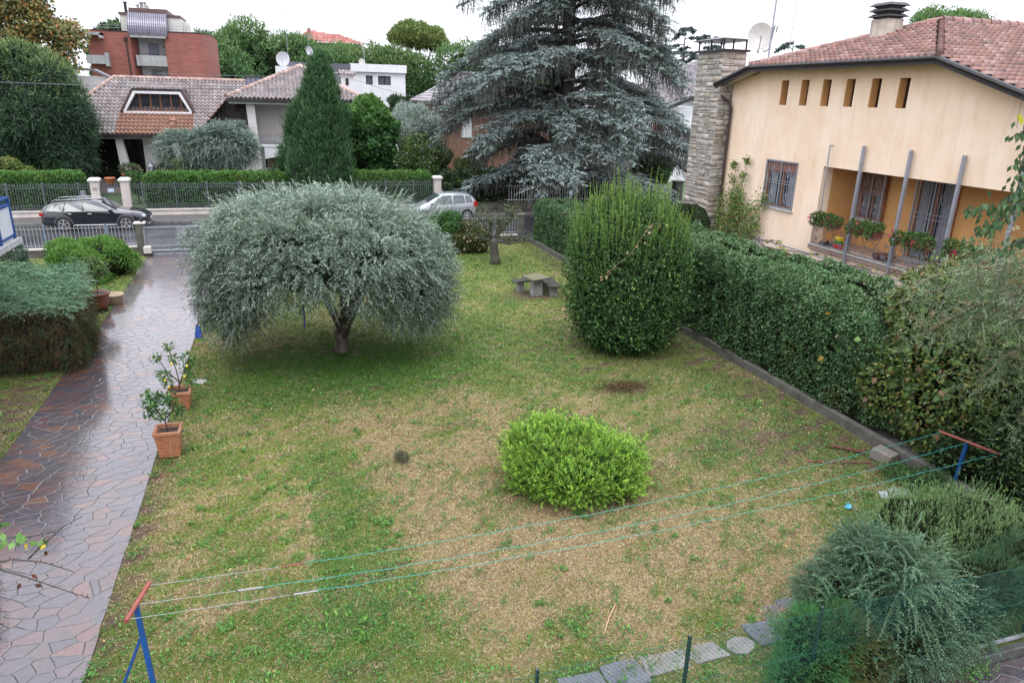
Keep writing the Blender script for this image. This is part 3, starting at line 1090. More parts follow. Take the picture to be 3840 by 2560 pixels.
def window_unit(root, x, y0, y1, z0, z1, shutter=0.22, name="window", bars=12):
    """recessed wooden window with curtain, half-lowered shutter and a grille; seen from -x"""
    mb = MB()
    for a, b_, c_, d_ in ((y0, y0 + .09, z0, z1), (y1 - .09, y1, z0, z1), ((y0 + y1) / 2 - .06, (y0 + y1) / 2 + .06, z0, z1), (y0 + .09, y1 - .09, z0, z0 + .09), (y0 + .09, y1 - .09, z1 - .08, z1)):
        mb.box(x + 0.16, x + 0.24, a, b_, c_, d_)
    wd = mb.build(name, WOOD, root)
    mb = MB(); mb.box(x + 0.19, x + 0.2, y0 + .05, y1 - .05, z0 + .05, z1 - .05); mb.build("pane", GLASS, wd)
    mb = MB()
    for s in (-1, 1):
        yc = (y0 + y1) / 2 + s * (y1 - y0) * 0.25
        n = 9
        for k in range(n):
            ya = yc + s * 0.06 - 0.17 + 0.34 * k / n
            mb.box(x + 0.170 + 0.012 * (k % 2), x + 0.186, ya, ya + 0.34 / n, z0 + .1, z1 - .1)
    mb.build("curtain", CURTAIN, wd)
    if shutter:
        mb = MB()
        for k in range(int((z1 - z0) * shutter / 0.05)):
            z = z1 - 0.05 * (k + 1)
            mb.box(x + 0.10, x + 0.125, y0 + .02, y1 - .02, z + .004, z + 0.046)
        mb.build("roller_shutter", pm("red_brown_shutter", (0.33, 0.13, 0.085), 0.5, 0.1, 3), wd)
    grille(wd, x + 0.03, y0 + .03, y1 - .03, z0 + .03, z1 - .03, bars)
    mb = MB(); mb.box(x - 0.05, x + 0.25, y0 - .06, y1 + .06, z0 - .05, z0)
    mb.build("sill", STONEW, wd)
    return wd


window_unit(oh, FX - 0.03, 21.72, 23.52, 3.38, 5.08, 0.26)
window_unit(oh, 18.93, 19.15, 20.25, 3.37, 5.02, 0.5, bars=8)
wd = window_unit(oh, 18.93, 16.45, 17.9, 2.44, 5.02, 0.0, "french_door", 12)
# steel posts of the loggia, standing proud of the wall
mb = MB(); mb.tube([(17.38, 20.1, 3.3), (17.38, 20.17, 5.78)], 0.022, 6); mb.tube([(17.38, 20.17, 5.78), (17.5, 20.17, 5.78)], .02, 6)
mb.build("drain_pipe", GREYMET, oh)
PY = [18.68, 16.85, 15.08, 13.35, 11.6]
for y in PY:
    mb = MB(); mb.box(17.35, 17.44, y - 0.045, y + 0.045, 1.95, 5.86)
    mb.build("loggia_post", GREYMET, oh, bevel=0.006)


def scroll(c, r, turns, a0, dirn, n=22):
    """a spiral in the y-z plane round (y,z)=c"""
    out = []
    for i in range(n):
        t_ = i / (n - 1)
        a = a0 + dirn * turns * 2 * math.pi * t_
        rr = r * (1 - 0.8 * t_)
        out.append((c[0] + math.cos(a) * rr, c[1] + math.sin(a) * rr))
    return out


def railing(parent, x, y0, y1, z0, z1):
    mb = MB()
    mb.bar((x, y0, z1), (x, y1, z1), 0.05, 0.03); mb.bar((x, y0, z0 + .06), (x, y1, z0 + .06), 0.02)
    mb.bar((x, y0, z0), (x, y0, z1), 0.025); mb.bar((x, y1, z0), (x, y1, z1), 0.025)
    w_, h_ = y1 - y0, z1 - z0
    cy = (y0 + y1) / 2
    R_ = 0.011
    for s in (-1, 1):
        # crossed diagonals
        mb.bar((x, cy - s * w_ * .47, z0 + .08), (x, cy + s * w_ * .2, z1 - .05), 0.014)
        # long S curves
        pts = []
        for i in range(14):
            t_ = i / 13
            yy = cy + s * (0.05 + 0.30 * w_ * (0.5 - 0.5 * math.cos(t_ * math.pi)))
            zz = z0 + 0.30 * h_ + 0.62 * h_ * t_ - 0.12 * math.sin(t_ * math.pi * 2) * h_
            pts.append((x, yy, zz))
        mb.tube(pts, R_, 5)
        for (fy, fz, rr, tr, a0, dd) in ((0.16, 0.20, 0.12, 1.5, 1.57, s), (0.40, 0.62, 0.10, 1.4, -1.57, -s), (0.37, 0.22, 0.09, 1.3, 0, s), (0.10, 0.72, 0.08, 1.2, 3.14, s)):
            mb.tube([(x, p[0], p[1]) for p in scroll((cy + s * fy * w_, z0 + fz * h_), rr, tr, a0, dd)], R_, 5)
    return mb.build("railing", IRON, parent)


segs = [(20.4, 18.80)] + [(a - .1, b_ + .1) for a, b_ in zip(PY[:-1], PY[1:])]
for a, b_ in segs:
    railing(oh, 17.42, b_, a, 2.475, 3.36)
# downpipe
mb = MB()
mb.tube([(17.0, 26.6, 7.7), (17.0, 26.5, 7.35), (17.34, 26.2, 7.05), (17.40, 26.12, 6.8), (17.40, 26.12, 0.0)], 0.055, 8)
mb.build("downpipe", pm("brown_painted_pipe", (0.06, 0.04, 0.038), 0.4, 0.2, 4, 0.05, 0.3), oh)
# roof chimney with three stacked louvre caps
ch = MB(); ch.box(19.6, 20.25, 21.0, 21.75, 9.0, 9.82)
chm = ch.build("roof_chimney", pm("cream_chimney", (0.5, 0.44, 0.36), 0.8, 0.2, 3, 0.2, streak=0.6, stain=(0.12, 0.1, 0.09)), oh)
mb = MB()
for k in range(3):
    z = 9.84 + k * 0.17
    mb.box(19.62, 20.23, 21.02, 21.73, z, z + 0.06)
    mb.add([(19.48, 20.88, z + .05), (20.37, 20.88, z + .05), (20.37, 21.87, z + .05), (19.48, 21.87, z + .05), (19.62, 21.02, z + .15), (20.23, 21.02, z + .15), (20.23, 21.73, z + .15), (19.62, 21.73, z + .15)],
           [(0, 3, 2, 1), (4, 5, 6, 7), (0, 1, 5, 4), (1, 2, 6, 5), (2, 3, 7, 6), (3, 0, 4, 7)])
mb.build("louvre_cap", pm("sooty_cement", (0.05, 0.048, 0.05), 0.7, 0.3, 5, 0.3), chm)
mb = MB(); mb.box(19.55, 20.3, 20.95, 21.8, 8.95, 9.28)
mb.build("flashing", DARKMET, chm)

# stone chimney stack: irregular coursed slabs as real stones
cs = MB(); cs.box(16.97, 18.0, 26.42, 28.25, -0.2, 8.95)
stk = cs.build("chimney_stack", pm("mortar", (0.34, 0.32, 0.29), 0.9, 0.15, 6, 0.3), oh)


def stone_face(name, parent, O, A, wid, z0, z1, nrmv, seed=0, pal=None):
    """coursed split-stone cladding on a vertical face starting at O going along A"""
    g_ = random.Random(seed)
    pal = pal or [(0.35, 0.31, 0.26), (0.34, 0.315, 0.285), (0.38, 0.35, 0.31), (0.31, 0.28, 0.25), (0.36, 0.33, 0.295), (0.32, 0.27, 0.22)]
    V, C = [], []
    F = []
    A, Nn = np.array(A, float), np.array(nrmv, float)
    def stone(a0, a1, za, zb):
        c = np.array(pal[g_.randrange(len(pal))]) * g_.uniform(0.8, 1.2)
        d0 = g_.uniform(0.012, 0.038); gp = 0.006
        b0 = len(V)
        for dd, e_ in ((0.0, 0.0), (d0, 0.012)):
            for (aa, zz) in ((a0 + gp + e_, za + gp + e_ * .6), (a1 - gp - e_, za + gp + e_ * .6), (a1 - gp - e_, zb - gp - e_ * .6), (a0 + gp + e_, zb - gp - e_ * .6)):
                V.append(np.array(O) + A * aa + np.array([0, 0, zz]) + Nn * (dd + (g_.uniform(-.008, .008) if dd else 0)))
                C.append(c)
        for q in ((4, 5, 6, 7), (0, 1, 5, 4), (1, 2, 6, 5), (2, 3, 7, 6), (3, 0, 4, 7)):
            F.append([b0 + i for i in q])
    z = z0
    while z < z1 - 0.02:
        h_ = min(g_.choice([0.2, 0.24, 0.17]), z1 - z)
        a_ = 0.0
        while a_ < wid - 0.02:
            L = g_.uniform(0.28, 0.62)
            if wid - a_ - L < 0.15: L = wid - a_
            if g_.random() < 0.5:
                stone(a_, a_ + L, z, z + h_)
            else:
                k = g_.choice([2, 3]); 
                for j in range(k): stone(a_, a_ + L, z + h_ * j / k, z + h_ * (j + 1) / k)
            a_ += L
        z += h_
    return npmesh(name, np.array(V), 4, np.clip(np.array(C), 0.01, 1), am("split_stone", 0.75, 0, 0.2, 0.25, 6, 0.35), parent, faces=np.array(F))


stone_face("stone_cladding", stk, (16.97, 28.29, 0), (0, -1, 0), 1.90, -0.2, 8.9, (-1, 0, 0), 5)
stone_face("stone_cladding", stk, (16.93, 26.42, 0), (1, 0, 0), 1.1, -0.2, 8.9, (0, -1, 0), 6)
mb = MB(); mb.box(16.84, 18.1, 26.30, 28.4, 8.95, 9.03); mb.build("coping", DARKMET, stk)
mb = MB()
for x in (16.95, 17.98):
    for y in (26.45, 27.35, 28.25): mb.bar((x, y, 9.03), (x, y, 9.40), 0.05)
mb.add([(16.75, 26.2, 9.40), (18.2, 26.2, 9.40), (18.2, 28.5, 9.40), (16.75, 28.5, 9.40), (17.45, 27.35, 9.56),
        (16.75, 26.2, 9.37), (18.2, 26.2, 9.37), (18.2, 28.5, 9.37), (16.75, 28.5, 9.37)],
       [(0, 1, 4), (1, 2, 4), (2, 3, 4), (3, 0, 4), (8, 7, 6, 5), (0, 5, 6, 1), (1, 6, 7, 2), (2, 7, 8, 3), (3, 8, 5, 0)])
mb.build("rain_cap", DARKMET, stk)


def dish(name, label, c, rad, aim, mat, mastz, group=None):
    """offset satellite dish on a short arm"""
    root = thing(name, label, "satellite dish", c, group)
    q = Vector(aim).normalized().to_track_quat('Z', 'Y').to_matrix()
    mb = MB()
    prof = [(0.02 * rad, 0.0), (0.4 * rad, 0.03 * rad), (0.75 * rad, 0.12 * rad), (rad, 0.24 * rad), (rad * 1.02, 0.245 * rad), (0.75 * rad, 0.10 * rad), (0.02 * rad, -0.03 * rad)]
    mb.lathe(prof, (0, 0, 0), 28)
    mb.v = [tuple(q @ Vector((p[0] * 0.92, p[1], p[2])) + Vector(c)) for p in mb.v]
    mb.build("reflector", mat, root, smooth=True)
    mb = MB()
    a_ = Vector(c) + q @ Vector((0, -rad * .9, 0.1)); b_ = Vector(c) + q @ Vector((0, -rad * 0.35, rad * 1.1))
    mb.bar(a_, b_, 0.03); mb.tube([b_, b_ + (Vector(c) - b_) * 0.12], 0.05, 8)
    mb.build("feed_arm", pm("pale_metal", (0.4, 0.4, 0.4), 0.4, 0.1, 4, 0, 0.4), root)
    mb = MB(); mb.bar(Vector(c) - q @ Vector((0, 0, 0.02)), Vector((c[0], c[1], mastz)) - q @ Vector((0, 0, 0.2)), 0.045)
    mb.build("bracket", GREYMET, root)
    return root


dish("satellite_dish", "large white satellite dish fixed beside the stone chimney of the orange house", (17.75, 25.3, 9.42), 0.5, (-0.55, -0.9, 0.25),
     pm("off_white_dish", (0.44, 0.42, 0.39), 0.45, 0.08, 3, 0.05), 8.9)
t_ = thing("antenna_mast", "thick grey antenna mast rising beside the white dish of the orange house", "antenna", (17.7, 24.5, 8.5))
mb = MB(); mb.tube([(17.7, 24.55, 8.5), (17.7, 24.5, 12.2)], 0.035, 8)
mb.tube([(17.7, 24.95, 8.98), (17.7, 24.85, 8.88), (17.7, 24.6, 8.95), (17.7, 24.52, 9.35), (17.7, 24.4, 9.75), (17.7, 24.25, 9.72), (17.7, 24.3, 9.5)], 0.03, 7)
mb.build("mast", GREYMET, t_)
t_ = thing("antenna_pole", "thin television aerial pole behind the thick mast on the orange house roof", "antenna", (18.6, 24.6, 8.6))
mb = MB(); mb.tube([(18.6, 24.6, 8.5), (18.6, 24.55, 11.2)], 0.014, 5)
for z in (10.1, 10.4, 10.7, 10.9): mb.tube([(18.6, 24.3, z), (18.6, 24.8, z)], 0.008, 4)
mb.build("mast", GREYMET, t_)

# =================================================================== house across the street
PALE = [(0.27, 0.235, 0.23), (0.30, 0.265, 0.26), (0.235, 0.20, 0.195)]
TERR = [(0.34, 0.23, 0.19), (0.38, 0.27, 0.23), (0.30, 0.21, 0.18)]
hh = thing("tiled_villa", "pale villa with long clay tiled roof and trapezoid dormer across the street", "house", (-7, 60, 0))
CREAM = pm("cream_villa_plaster", (0.56, 0.54, 0.53), 0.75, 0.06, 1.5, 0.1, streak=0.25, stain=(0.40, 0.38, 0.36))
ye, ze, yr, zr = 56.4, 3.95, 62.0, 7.62
sl_v = np.array([0, yr - ye, zr - ze]); SL = float(np.linalg.norm(sl_v))
def brownband(U, V, c):
    x = -15.5 + U
    y = ye + V / SL * (yr - ye)
    f_ = ((x > -10.45 - (58.6 - y) * 0.1) & (x < -5.7) & (y < 58.7)).astype(float)[:, None] * 0.85
    br = np.array([[0.24, 0.115, 0.07]]) * (0.85 + 0.3 * rng.random((len(U), 1)))
    return c * (1 - f_) + br * f_
hl = -11.2 + 15.5
tile_roof("roof_tiles", hh, (-15.5, ye, ze), (1, 0, 0), sl_v, [(0.6, 0), (13.4, 0), (13.4, SL), (hl, SL)], 0.27, 0.42, PALE, h=0.10, lip=0.09, special=brownband, jit=.06)
mb = MB()
mb.add([(-15.5, ye + .05, ze - .04), (-2.1, ye + .05, ze - .04), (-2.1, yr, zr - .06), (-11.2, yr, zr - .06)], [(0, 1, 2, 3)])
mb.add([(-11.2, yr, zr - .06), (-2.1, yr, zr - .06), (-2.1, 67.6, ze), (-15.5, 67.6, ze)], [(0, 1, 2, 3)])
mb.add([(-15.5, ye, ze - .05), (-11.2, yr, zr - .05), (-15.5, 67.6, ze - .05)], [(0, 1, 2)])
mb.build("roof_deck", pm("old_tile_far", (0.3, 0.22, 0.2), 0.7, 0.2, 4), hh)
ridge_caps("ridge_tiles", hh, [(-15.4, ye + .05, ze + .08), (-11.2, yr, zr + .07), (-2.1, yr, zr + .07)], 0.13, 0.42, TERR)
mb = MB(); mb.box(-15.6, -3.2, ye - 0.16, ye - 0.02, ze - 0.24, ze - 0.02); mb.build("gutter", DARKMET, hh)
mb = MB(); mb.box(-15.6, -3.2, ye - 0.0, 57.9, ze - 0.30, ze - 0.16); mb.build("soffit_beam", CREAM, hh)
mb = MB()
for xa, xb in ((-10.72, -10.3), (-7.2, -6.8), (-15.0, -14.5)):
    mb = MB(); mb.prism([(xa, ze - 0.3), (xb, ze - 0.3), (xb + 0.45, 0.3), (xa + 0.2, 0.3)], 'y', 56.7, 57.25); mb.build("column", CREAM, hh)
for bx_ in ((-9.2, -8.2, 57.9, 58.1, 0.3, 3.8), (-6.6, -1.9, 58.0, 58.2, 0.3, 3.8), (-15.2, -13.4, 58.6, 58.8, 0.3, 3.8), (-8.2, -6.6, 59.6, 59.8, 0.3, 3.8)):
    mb = MB(); mb.box(*bx_); mb.build("porch_wall", CREAM, hh)
mb = MB(); mb.box(-15.2, -9.0, 59.6, 59.7, 0.3, 3.8); mb.build("dark_glazing", pm("dark_porch_glass", (0.012, 0.011, 0.012), 0.15, 0.3, 1, 0), hh)
mb = MB()
for k in range(12): mb.box(-8.1 + k * 0.125, -8.0 + k * 0.125, 59.5, 59.59, 0.4, 3.4)
mb.build("wood_door", pm("dark_wood_door", (0.09, 0.03, 0.02), 0.5, 0.2, 4), hh)
mb = MB(); mb.box(-15.5, -2.0, 56.2, 59.6, 0.02, 0.30); mb.box(-11.6, -9.8, 55.9, 56.2, 0.02, 0.18); mb.box(-14.5, -10.2, 58.2, 58.5, 0.3, 0.75)
mb.build("porch_step", pm("pink_grey_stone", (0.30, 0.25, 0.23), 0.45, 0.15, 2, 0.15), hh)
# trapezoid dormer
dz0, dz1 = 5.42, 6.78
def trap(e): return [(-10.22 + e * 0.9, dz0), (-9.45 + e * .75, dz1 - e), (-6.42 - e * .75, dz1 - e), (-5.78 - e * 0.9, dz0)]
def frame_prism(mb, o_, i_, y0, y1):
    n = len(o_)
    for k in range(n - 1):
        mb.prism([o_[k], o_[k + 1], i_[k + 1], i_[k]], 'y', y0, y1)
mb = MB()
O_ = [(-10.45, dz0 - .05), (-9.55, dz1 + .16), (-6.32, dz1 + .16), (-5.52, dz0 - .05)]
frame_prism(mb, O_, trap(0.0), 58.35, 60.9)
dm = mb.build("dormer", pm("dark_brown_cladding", (0.075, 0.045, 0.042), 0.5, 0.2, 3), hh)
mb = MB(); frame_prism(mb, trap(0.004), trap(0.17), 58.28, 58.7); mb.box(-10.2, -5.8, 58.28, 58.62, dz0 - .14, dz0 - .002)
mb.build("white_frame", WHITE, dm)
mb = MB(); mb.prism([(-9.95, dz0), (-9.35, dz1 - .15), (-6.5, dz1 - .15), (-6.0, dz0)], 'y', 58.85, 58.95); mb.build("pane", GLASS, dm)
mb = MB()
for k in range(5): mb.box(-9.2 + k * 0.66, -9.08 + k * 0.66, 58.76, 58.84, dz0, dz1 - .15)
mb.build("mullion", WOOD, dm)
mb = MB()
for k in range(28):
    x = -9.93 + k * 0.145
    zt = min(dz1 - .16, dz0 + (x + 10.1) / 0.62 * 1.2, dz0 + (-5.9 - x) / 0.56 * 1.2)
    if zt > dz0 + .1: mb.bar((x, 58.5, dz0), (x, 58.5, zt), 0.022)
for z in (dz0 + .12, dz0 + .7, dz1 - .22): mb.bar((-9.95 + (z - dz0) * .55, 58.5, z), (-5.95 - (z - dz0) * .5, 58.5, z), 0.025)
mb.build("grille", pm("black_iron", (0.05, 0.05, 0.055), 0.4, 0.2, 5, 0, 0.4), dm)
tile_roof("dormer_tiles", dm, (-9.65, 58.2, dz1 + 0.2), (1, 0, 0), (0, 1, 0.07), [(0, 0), (3.45, 0), (3.45, 2.6), (0, 2.6)], 0.24, 0.36, PALE, h=0.06, lip=0.05)
# little terracotta vent
mb = MB(); mb.prism([(-7.18, 4.85), (-6.92, 4.85), (-6.86, 4.4), (-7.24, 4.4)], 'y', 57.3, 57.6); mb.prism([(-7.25, 4.88), (-6.85, 4.88), (-7.05, 5.06)], 'y', 57.2, 57.7)
mb.build("roof_vent", pm("terracotta_vent", (0.5, 0.27, 0.19), 0.6, 0.1, 4), hh)
# link roof and metal box behind
tile_roof("side_roof", hh, (-3.3, 57.3, 6.3), (0, 1, 0), (1, 0, 1.1), [(-1.8, -3.4), (4, -3.4), (4, 0.3), (-1.8, 0.3)], 0.24, 0.36, [(0.22, 0.13, 0.1), (0.28, 0.17, 0.14)], h=0.06, lip=0.05)
mb = MB(); mb.box(-2.08, 0.9, 61.6, 63.5, 6.9, 7.95); r_ = mb.build("metal_box", pm("blue_grey_sheet", (0.20, 0.21, 0.27), 0.35, 0.1, 3, 0.05, 0.5), hh)
mb = MB()
for k in range(9): mb.box(-2.08 + k * .36, -2.04 + k * .36, 61.55, 61.6, 6.9, 8.0)
mb.box(-2.12, 0.95, 61.5, 61.62, 7.95, 8.0); mb.build("standing_seam", DARKMET, r_)
# tower wing
tw_ = thing("balcony_wing", "two storey white wing with hipped tiled roof and recessed balcony, behind the cypress", "house", (1, 58, 0))
tx0, tx1, ty0, ty1, tz = -3.15, 6.2, 54.3, 64.0, 6.5
apx = (1.9, 59.2, 8.75)
fv = np.array([0, apx[1] - ty0, apx[2] - tz]); fl = float(np.linalg.norm(fv))
tile_roof("roof_tiles", tw_, (tx0, ty0, tz), (1, 0, 0), fv, [(0, 0), (tx1 - tx0, 0), (apx[0] - tx0 + .1, fl), (apx[0] - tx0 - .1, fl)], 0.28, 0.42, PALE, h=0.11, lip=0.09, jit=.06)
lv = np.array([apx[0] - tx0, 0, apx[2] - tz]); ll_ = float(np.linalg.norm(lv))
mb = MB(); c4 = [(tx0, ty0 + .05, tz - .05), (tx1, ty0 + .05, tz - .05), (tx1, ty1, tz - .05), (tx0, ty1, tz - .05), (apx[0], apx[1], apx[2] - .06)]
mb.add(c4, [(0, 1, 4), (1, 2, 4), (2, 3, 4), (3, 0, 4), (3, 2, 1, 0)]); mb.build("roof_deck", pm("old_tile_far", (0.3, 0.22, 0.2), 0.7), tw_)
ridge_caps("ridge_tiles", tw_, [(tx0, ty0, tz + .08), (apx[0], apx[1], apx[2] + .08), (tx1, ty0, tz + .08)], 0.16, 0.42, TERR)
mb = MB(); mb.box(tx0 - .05, tx1, ty0 - .1, ty0 + .05, tz - .25, tz - .02); mb.build("gutter", DARKMET, tw_)
mb = MB(); mb.box(tx0 + .1, tx1, ty0 + .05, 57.5, tz - .36, tz - .26); mb.build("soffit", CREAM, tw_)
mb = MB(); mb.prism([(-1.98, tz - .36), (-1.42, tz - .36), (-1.18, 0.2), (-1.65, 0.2)], 'y', 54.75, 55.2); mb.build("column", CREAM, tw_)
mb = MB()
wall_cells(mb, -1.6, 6, 0.1, tz - .36, [(0.9, 1.9, 3.7, 5.9)], lambda p, q, c_, d_: mb.box(p, q, 56.6, 56.8, c_, d_))
mb.box(-1.98, -1.7, 56.0, 58.5, 3.0, tz - .36)
mb.build("wall", pm("grey_beige_render", (0.50, 0.48, 0.47), 0.8, 0.08, 1.5, 0.1, streak=0.5, stain=(0.36, 0.34, 0.33)), tw_)
mb = MB(); mb.box(0.9, 1.9, 56.7, 56.78, 3.7, 5.9); mb.build("balcony_door", pm("dark_wood_door", (0.09, 0.03, 0.02)), tw_)
mb = MB(); mb.box(-1.5, 6, 54.8, 56.6, 3.28, 3.46); mb.prism([(-1.0, 3.28), (6, 3.28), (6, 3.2), (2.0, 2.95), (0.6, 2.72), (-1.0, 2.45)], 'y', 54.85, 55.1)
mb.box(-2.8, -1.2, 55.3, 55.5, 0.1, 2.6)
mb.build("balcony_slab", WHITE, tw_)
mb = MB()
mb.box(-1.2, 4.5, 54.86, 54.9, 3.46, 3.55)
for k in range(38): mb.bar((-1.3 + k * 0.14, 54.88, 3.5), (-1.3 + k * .14, 54.88, 4.18), 0.02)
for z in (3.62, 4.02): mb.bar((-1.4, 54.88, z), (4.5, 54.88, z), 0.02)
rl_ = mb.build("railing", pm("slate_iron", (0.16, 0.17, 0.20), 0.4, 0.1, 5, 0, 0.3), tw_)
mb = MB(); mb.box(-1.4, 4.5, 54.84, 54.92, 4.18, 4.22); mb.build("handrail", pm("oiled_wood_rail", (0.38, 0.2, 0.1), 0.4), rl_)
mb = MB(); mb.box(-1.0, 0.55, 56.5, 56.58, 1.7, 2.85)
w1 = mb.build("window", GLASS, tw_)
mb = MB(); mb.box(-1.12, 0.62, 56.4, 56.56, 1.55, 1.7); mb.box(-1.12, -1.0, 56.4, 56.56, 1.7, 2.9); mb.build("frame", WHITE, w1)
mb = MB(); mb.box(-0.9, -.3, 56.44, 56.49, 1.75, 2.3); mb.build("curtain", pm("beige_curtain", (0.4, 0.3, 0.2), 0.8), w1)
mb = MB()
for k in range(12): mb.bar((-1 + k * .13, 56.3, 1.7), (-1 + k * .13, 56.3, 2.85), .018)
mb.build("grille", MATS["black_iron"], w1)
# roof furniture of that wing
dish("satellite_dish", "pale satellite dish on a pole above the hip of the tiled villa's wing", (0.75, 59.6, 9.25), 0.52, (-0.1, -1, 0.2), pm("dish_grey", (0.42, 0.43, 0.46), 0.4, 0.08, 3, 0.05), 9.0)


def aerial(label, x, y, z0, z1, arms, r=0.03):
    t_ = thing("television_aerial", label, "antenna", (x, y, z0))
    mb = MB(); mb.tube([(x, y, z0), (x - (z1 - z0) * .01, y, z1)], [r, r * .5], 6)
    mb.build("mast", GREYMET, t_)
    mb = MB()
    for z, w_, k in arms:
        mb.tube([(x - w_, y, z), (x + w_, y, z)], 0.014, 5)
        for i in range(k):
            xx = x - w_ + 2 * w_ * i / max(1, k - 1)
            mb.tube([(xx, y - .3, z + .0), (xx, y + .3, z + .0)], 0.01, 4); mb.tube([(xx, y, z - .16), (xx, y, z + .16)], 0.01, 4)
    mb.build("aerial_rods", GREYMET, t_)
    return t_


aerial("tall television aerial with cross rods, rising from the tiled villa's wing", 1.15, 59.8, 8.6, 13.9, [(11.35, 0.95, 5), (12.35, 0.55, 6), (13.45, 0.5, 5)])
aerial("slim aerial with a small dish, just right of the tallest aerial", 2.75, 61, 8.2, 12.0, [(11.5, 0.6, 4), (11.0, 0.3, 2)], 0.025)
aerial("thin aerial on the flat white house, left of the umbrella pine", 8.6, 76, 9.5, 12.3, [(11.95, 0.9, 6), (12.1, .3, 3)], 0.03)
dish("satellite_dish", "small white dish halfway up the second aerial of the wing", (2.7, 60.7, 9.95), 0.33, (0.6, -1, 0.2), MATS["dish_grey"], 9.6)
dish("satellite_dish", "small white dish on the flat roof of the modern white house", (8.25, 75.5, 9.85), 0.36, (0.4, -1, 0.2), MATS["off_white_dish"], 9.5)
# tile-capped chimney
cc_ = thing("capped_chimney", "white square chimney with a small tiled cap, right of the cypress top", "chimney", (5.5, 61, 5))
mb = MB(); mb.box(5.05, 5.95, 60.6, 61.4, 5.2, 8.25); mb.build("shaft", WHITE, cc_)
mb = MB(); mb.box(5.32, 5.55, 60.55, 60.59, 7.6, 8.1); mb.build("flue_opening", DARKMET, cc_)
mb = MB(); mb.box(4.95, 6.05, 60.5, 61.5, 8.25, 8.32); mb.build("slab", WHITE, cc_)
tile_roof("cap_tiles", cc_, (4.85, 60.35, 8.38), (1, 0, 0), (0, 1, 0.45), [(0, 0), (1.3, 0), (1.3, .75), (0, .75)], 0.26, 0.36, PALE, h=0.07, lip=0.05)
tile_roof("cap_tiles", cc_, (4.85, 61.65, 8.38), (1, 0, 0), (0, -1, 0.45), [(0, 0), (1.3, 0), (1.3, .75), (0, .75)], 0.26, 0.36, PALE, h=0.07, lip=0.05)

# =================================================================== brick apartment block
m, t, b = _base("red_brick_courses")
co = coord(t)
bt = t.nodes.new("ShaderNodeTexBrick")
t.links.new(mapping(t, co, (1, 1, 1), (R(90), 0, 0)), bt.inputs["Vector"])
bt.inputs["Scale"].default_value = 1.0; bt.inputs["Brick Width"].default_value = 0.5; bt.inputs["Row Height"].default_value = 0.14
bt.inputs["Mortar Size"].default_value = 0.012
bt.inputs["Color1"].default_value = (0.33, 0.105, 0.08, 1); bt.inputs["Color2"].default_value = (0.25, 0.075, 0.06, 1); bt.inputs["Mortar"].default_value = (0.15, 0.07, 0.06, 1)
n1 = noise(t, 0.5, 4, 0.6, co)
t.links.new(mixc(t, rngmap(t, n1.outputs[0], 0.5, 0.75, 0, 0.4), bt.outputs[0], (0.38, 0.16, 0.12)), b.inputs["Base Color"])
b.inputs["Roughness"].default_value = 0.6
BRICK = m
CONC = pm("stained_concrete", (0.36, 0.36, 0.36), 0.8, 0.12, 1.5, 0.3, streak=0.8, stain=(0.13, 0.13, 0.12))
bk = thing("brick_apartment_block", "red brick apartment block with curved metal roof over a white balcony bay", "apartment building", (-12, 90, 0))
mb = MB()
mb.prism([(-17.2, 85.0), (-13.4, 85.0), (-13.0, 86.5), (-13.0, 95), (-17.2, 95)], 'z', 0, 12.2)
mb.prism([(-10.25, 85.2), (-6.85, 85.0), (-6.25, 86.2), (-5.9, 88.5), (-5.9, 95), (-10.25, 95)], 'z', 0, 12.35)
mb.build("wall", BRICK, bk)
mb = MB()
mb.prism([(-17.25, 84.95), (-13.35, 84.95), (-13.0, 86.5), (-13.0, 95.1), (-17.25, 95.1)], 'z', 12.2, 12.28)
mb.prism([(-10.3, 85.15), (-6.8, 84.95), (-6.2, 86.2), (-5.85, 88.5), (-5.85, 95.1), (-10.3, 95.1)], 'z', 12.35, 12.43)
mb.build("coping", DARKMET, bk)
mb = MB(); mb.box(-13.0, -10.25, 87.2, 87.4, 0, 12); mb.build("bay_wall", WHITE, bk)
for k, zt in enumerate((11.35, 8.75, 6.1)):
    mb = MB(); mb.box(-12.1, -11.15, 87.1, 87.19, zt - 1.8, zt); mb.build("shutter_door", pm("blue_grey_shutter", (0.26, 0.28, 0.36), 0.5, 0.05, 2), bk)
    mb = MB(); mb.box(-10.75, -10.55, 87.1, 87.19, zt - .35, zt - .25); mb.build("wall_lamp", DARKMET, bk)
for zb in (9.1, 6.4):
    mb = MB(); mb.box(-13.1, -10.2, 85.3, 85.5, zb, zb + 1.0); mb.box(-13.1, -10.2, 85.5, 87.2, zb, zb + .15); bl = mb.build("balcony", CONC, bk)
    mb = MB(); mb.bar((-13.1, 85.4, zb + 1.12), (-10.2, 85.4, zb + 1.12), 0.05); mb.build("handrail", DARKMET, bl)
mb = MB(); mb.box(-13.35, -10.1, 84.9, 86.6, 11.72, 11.9); mb.build("canopy", CONC, bk)
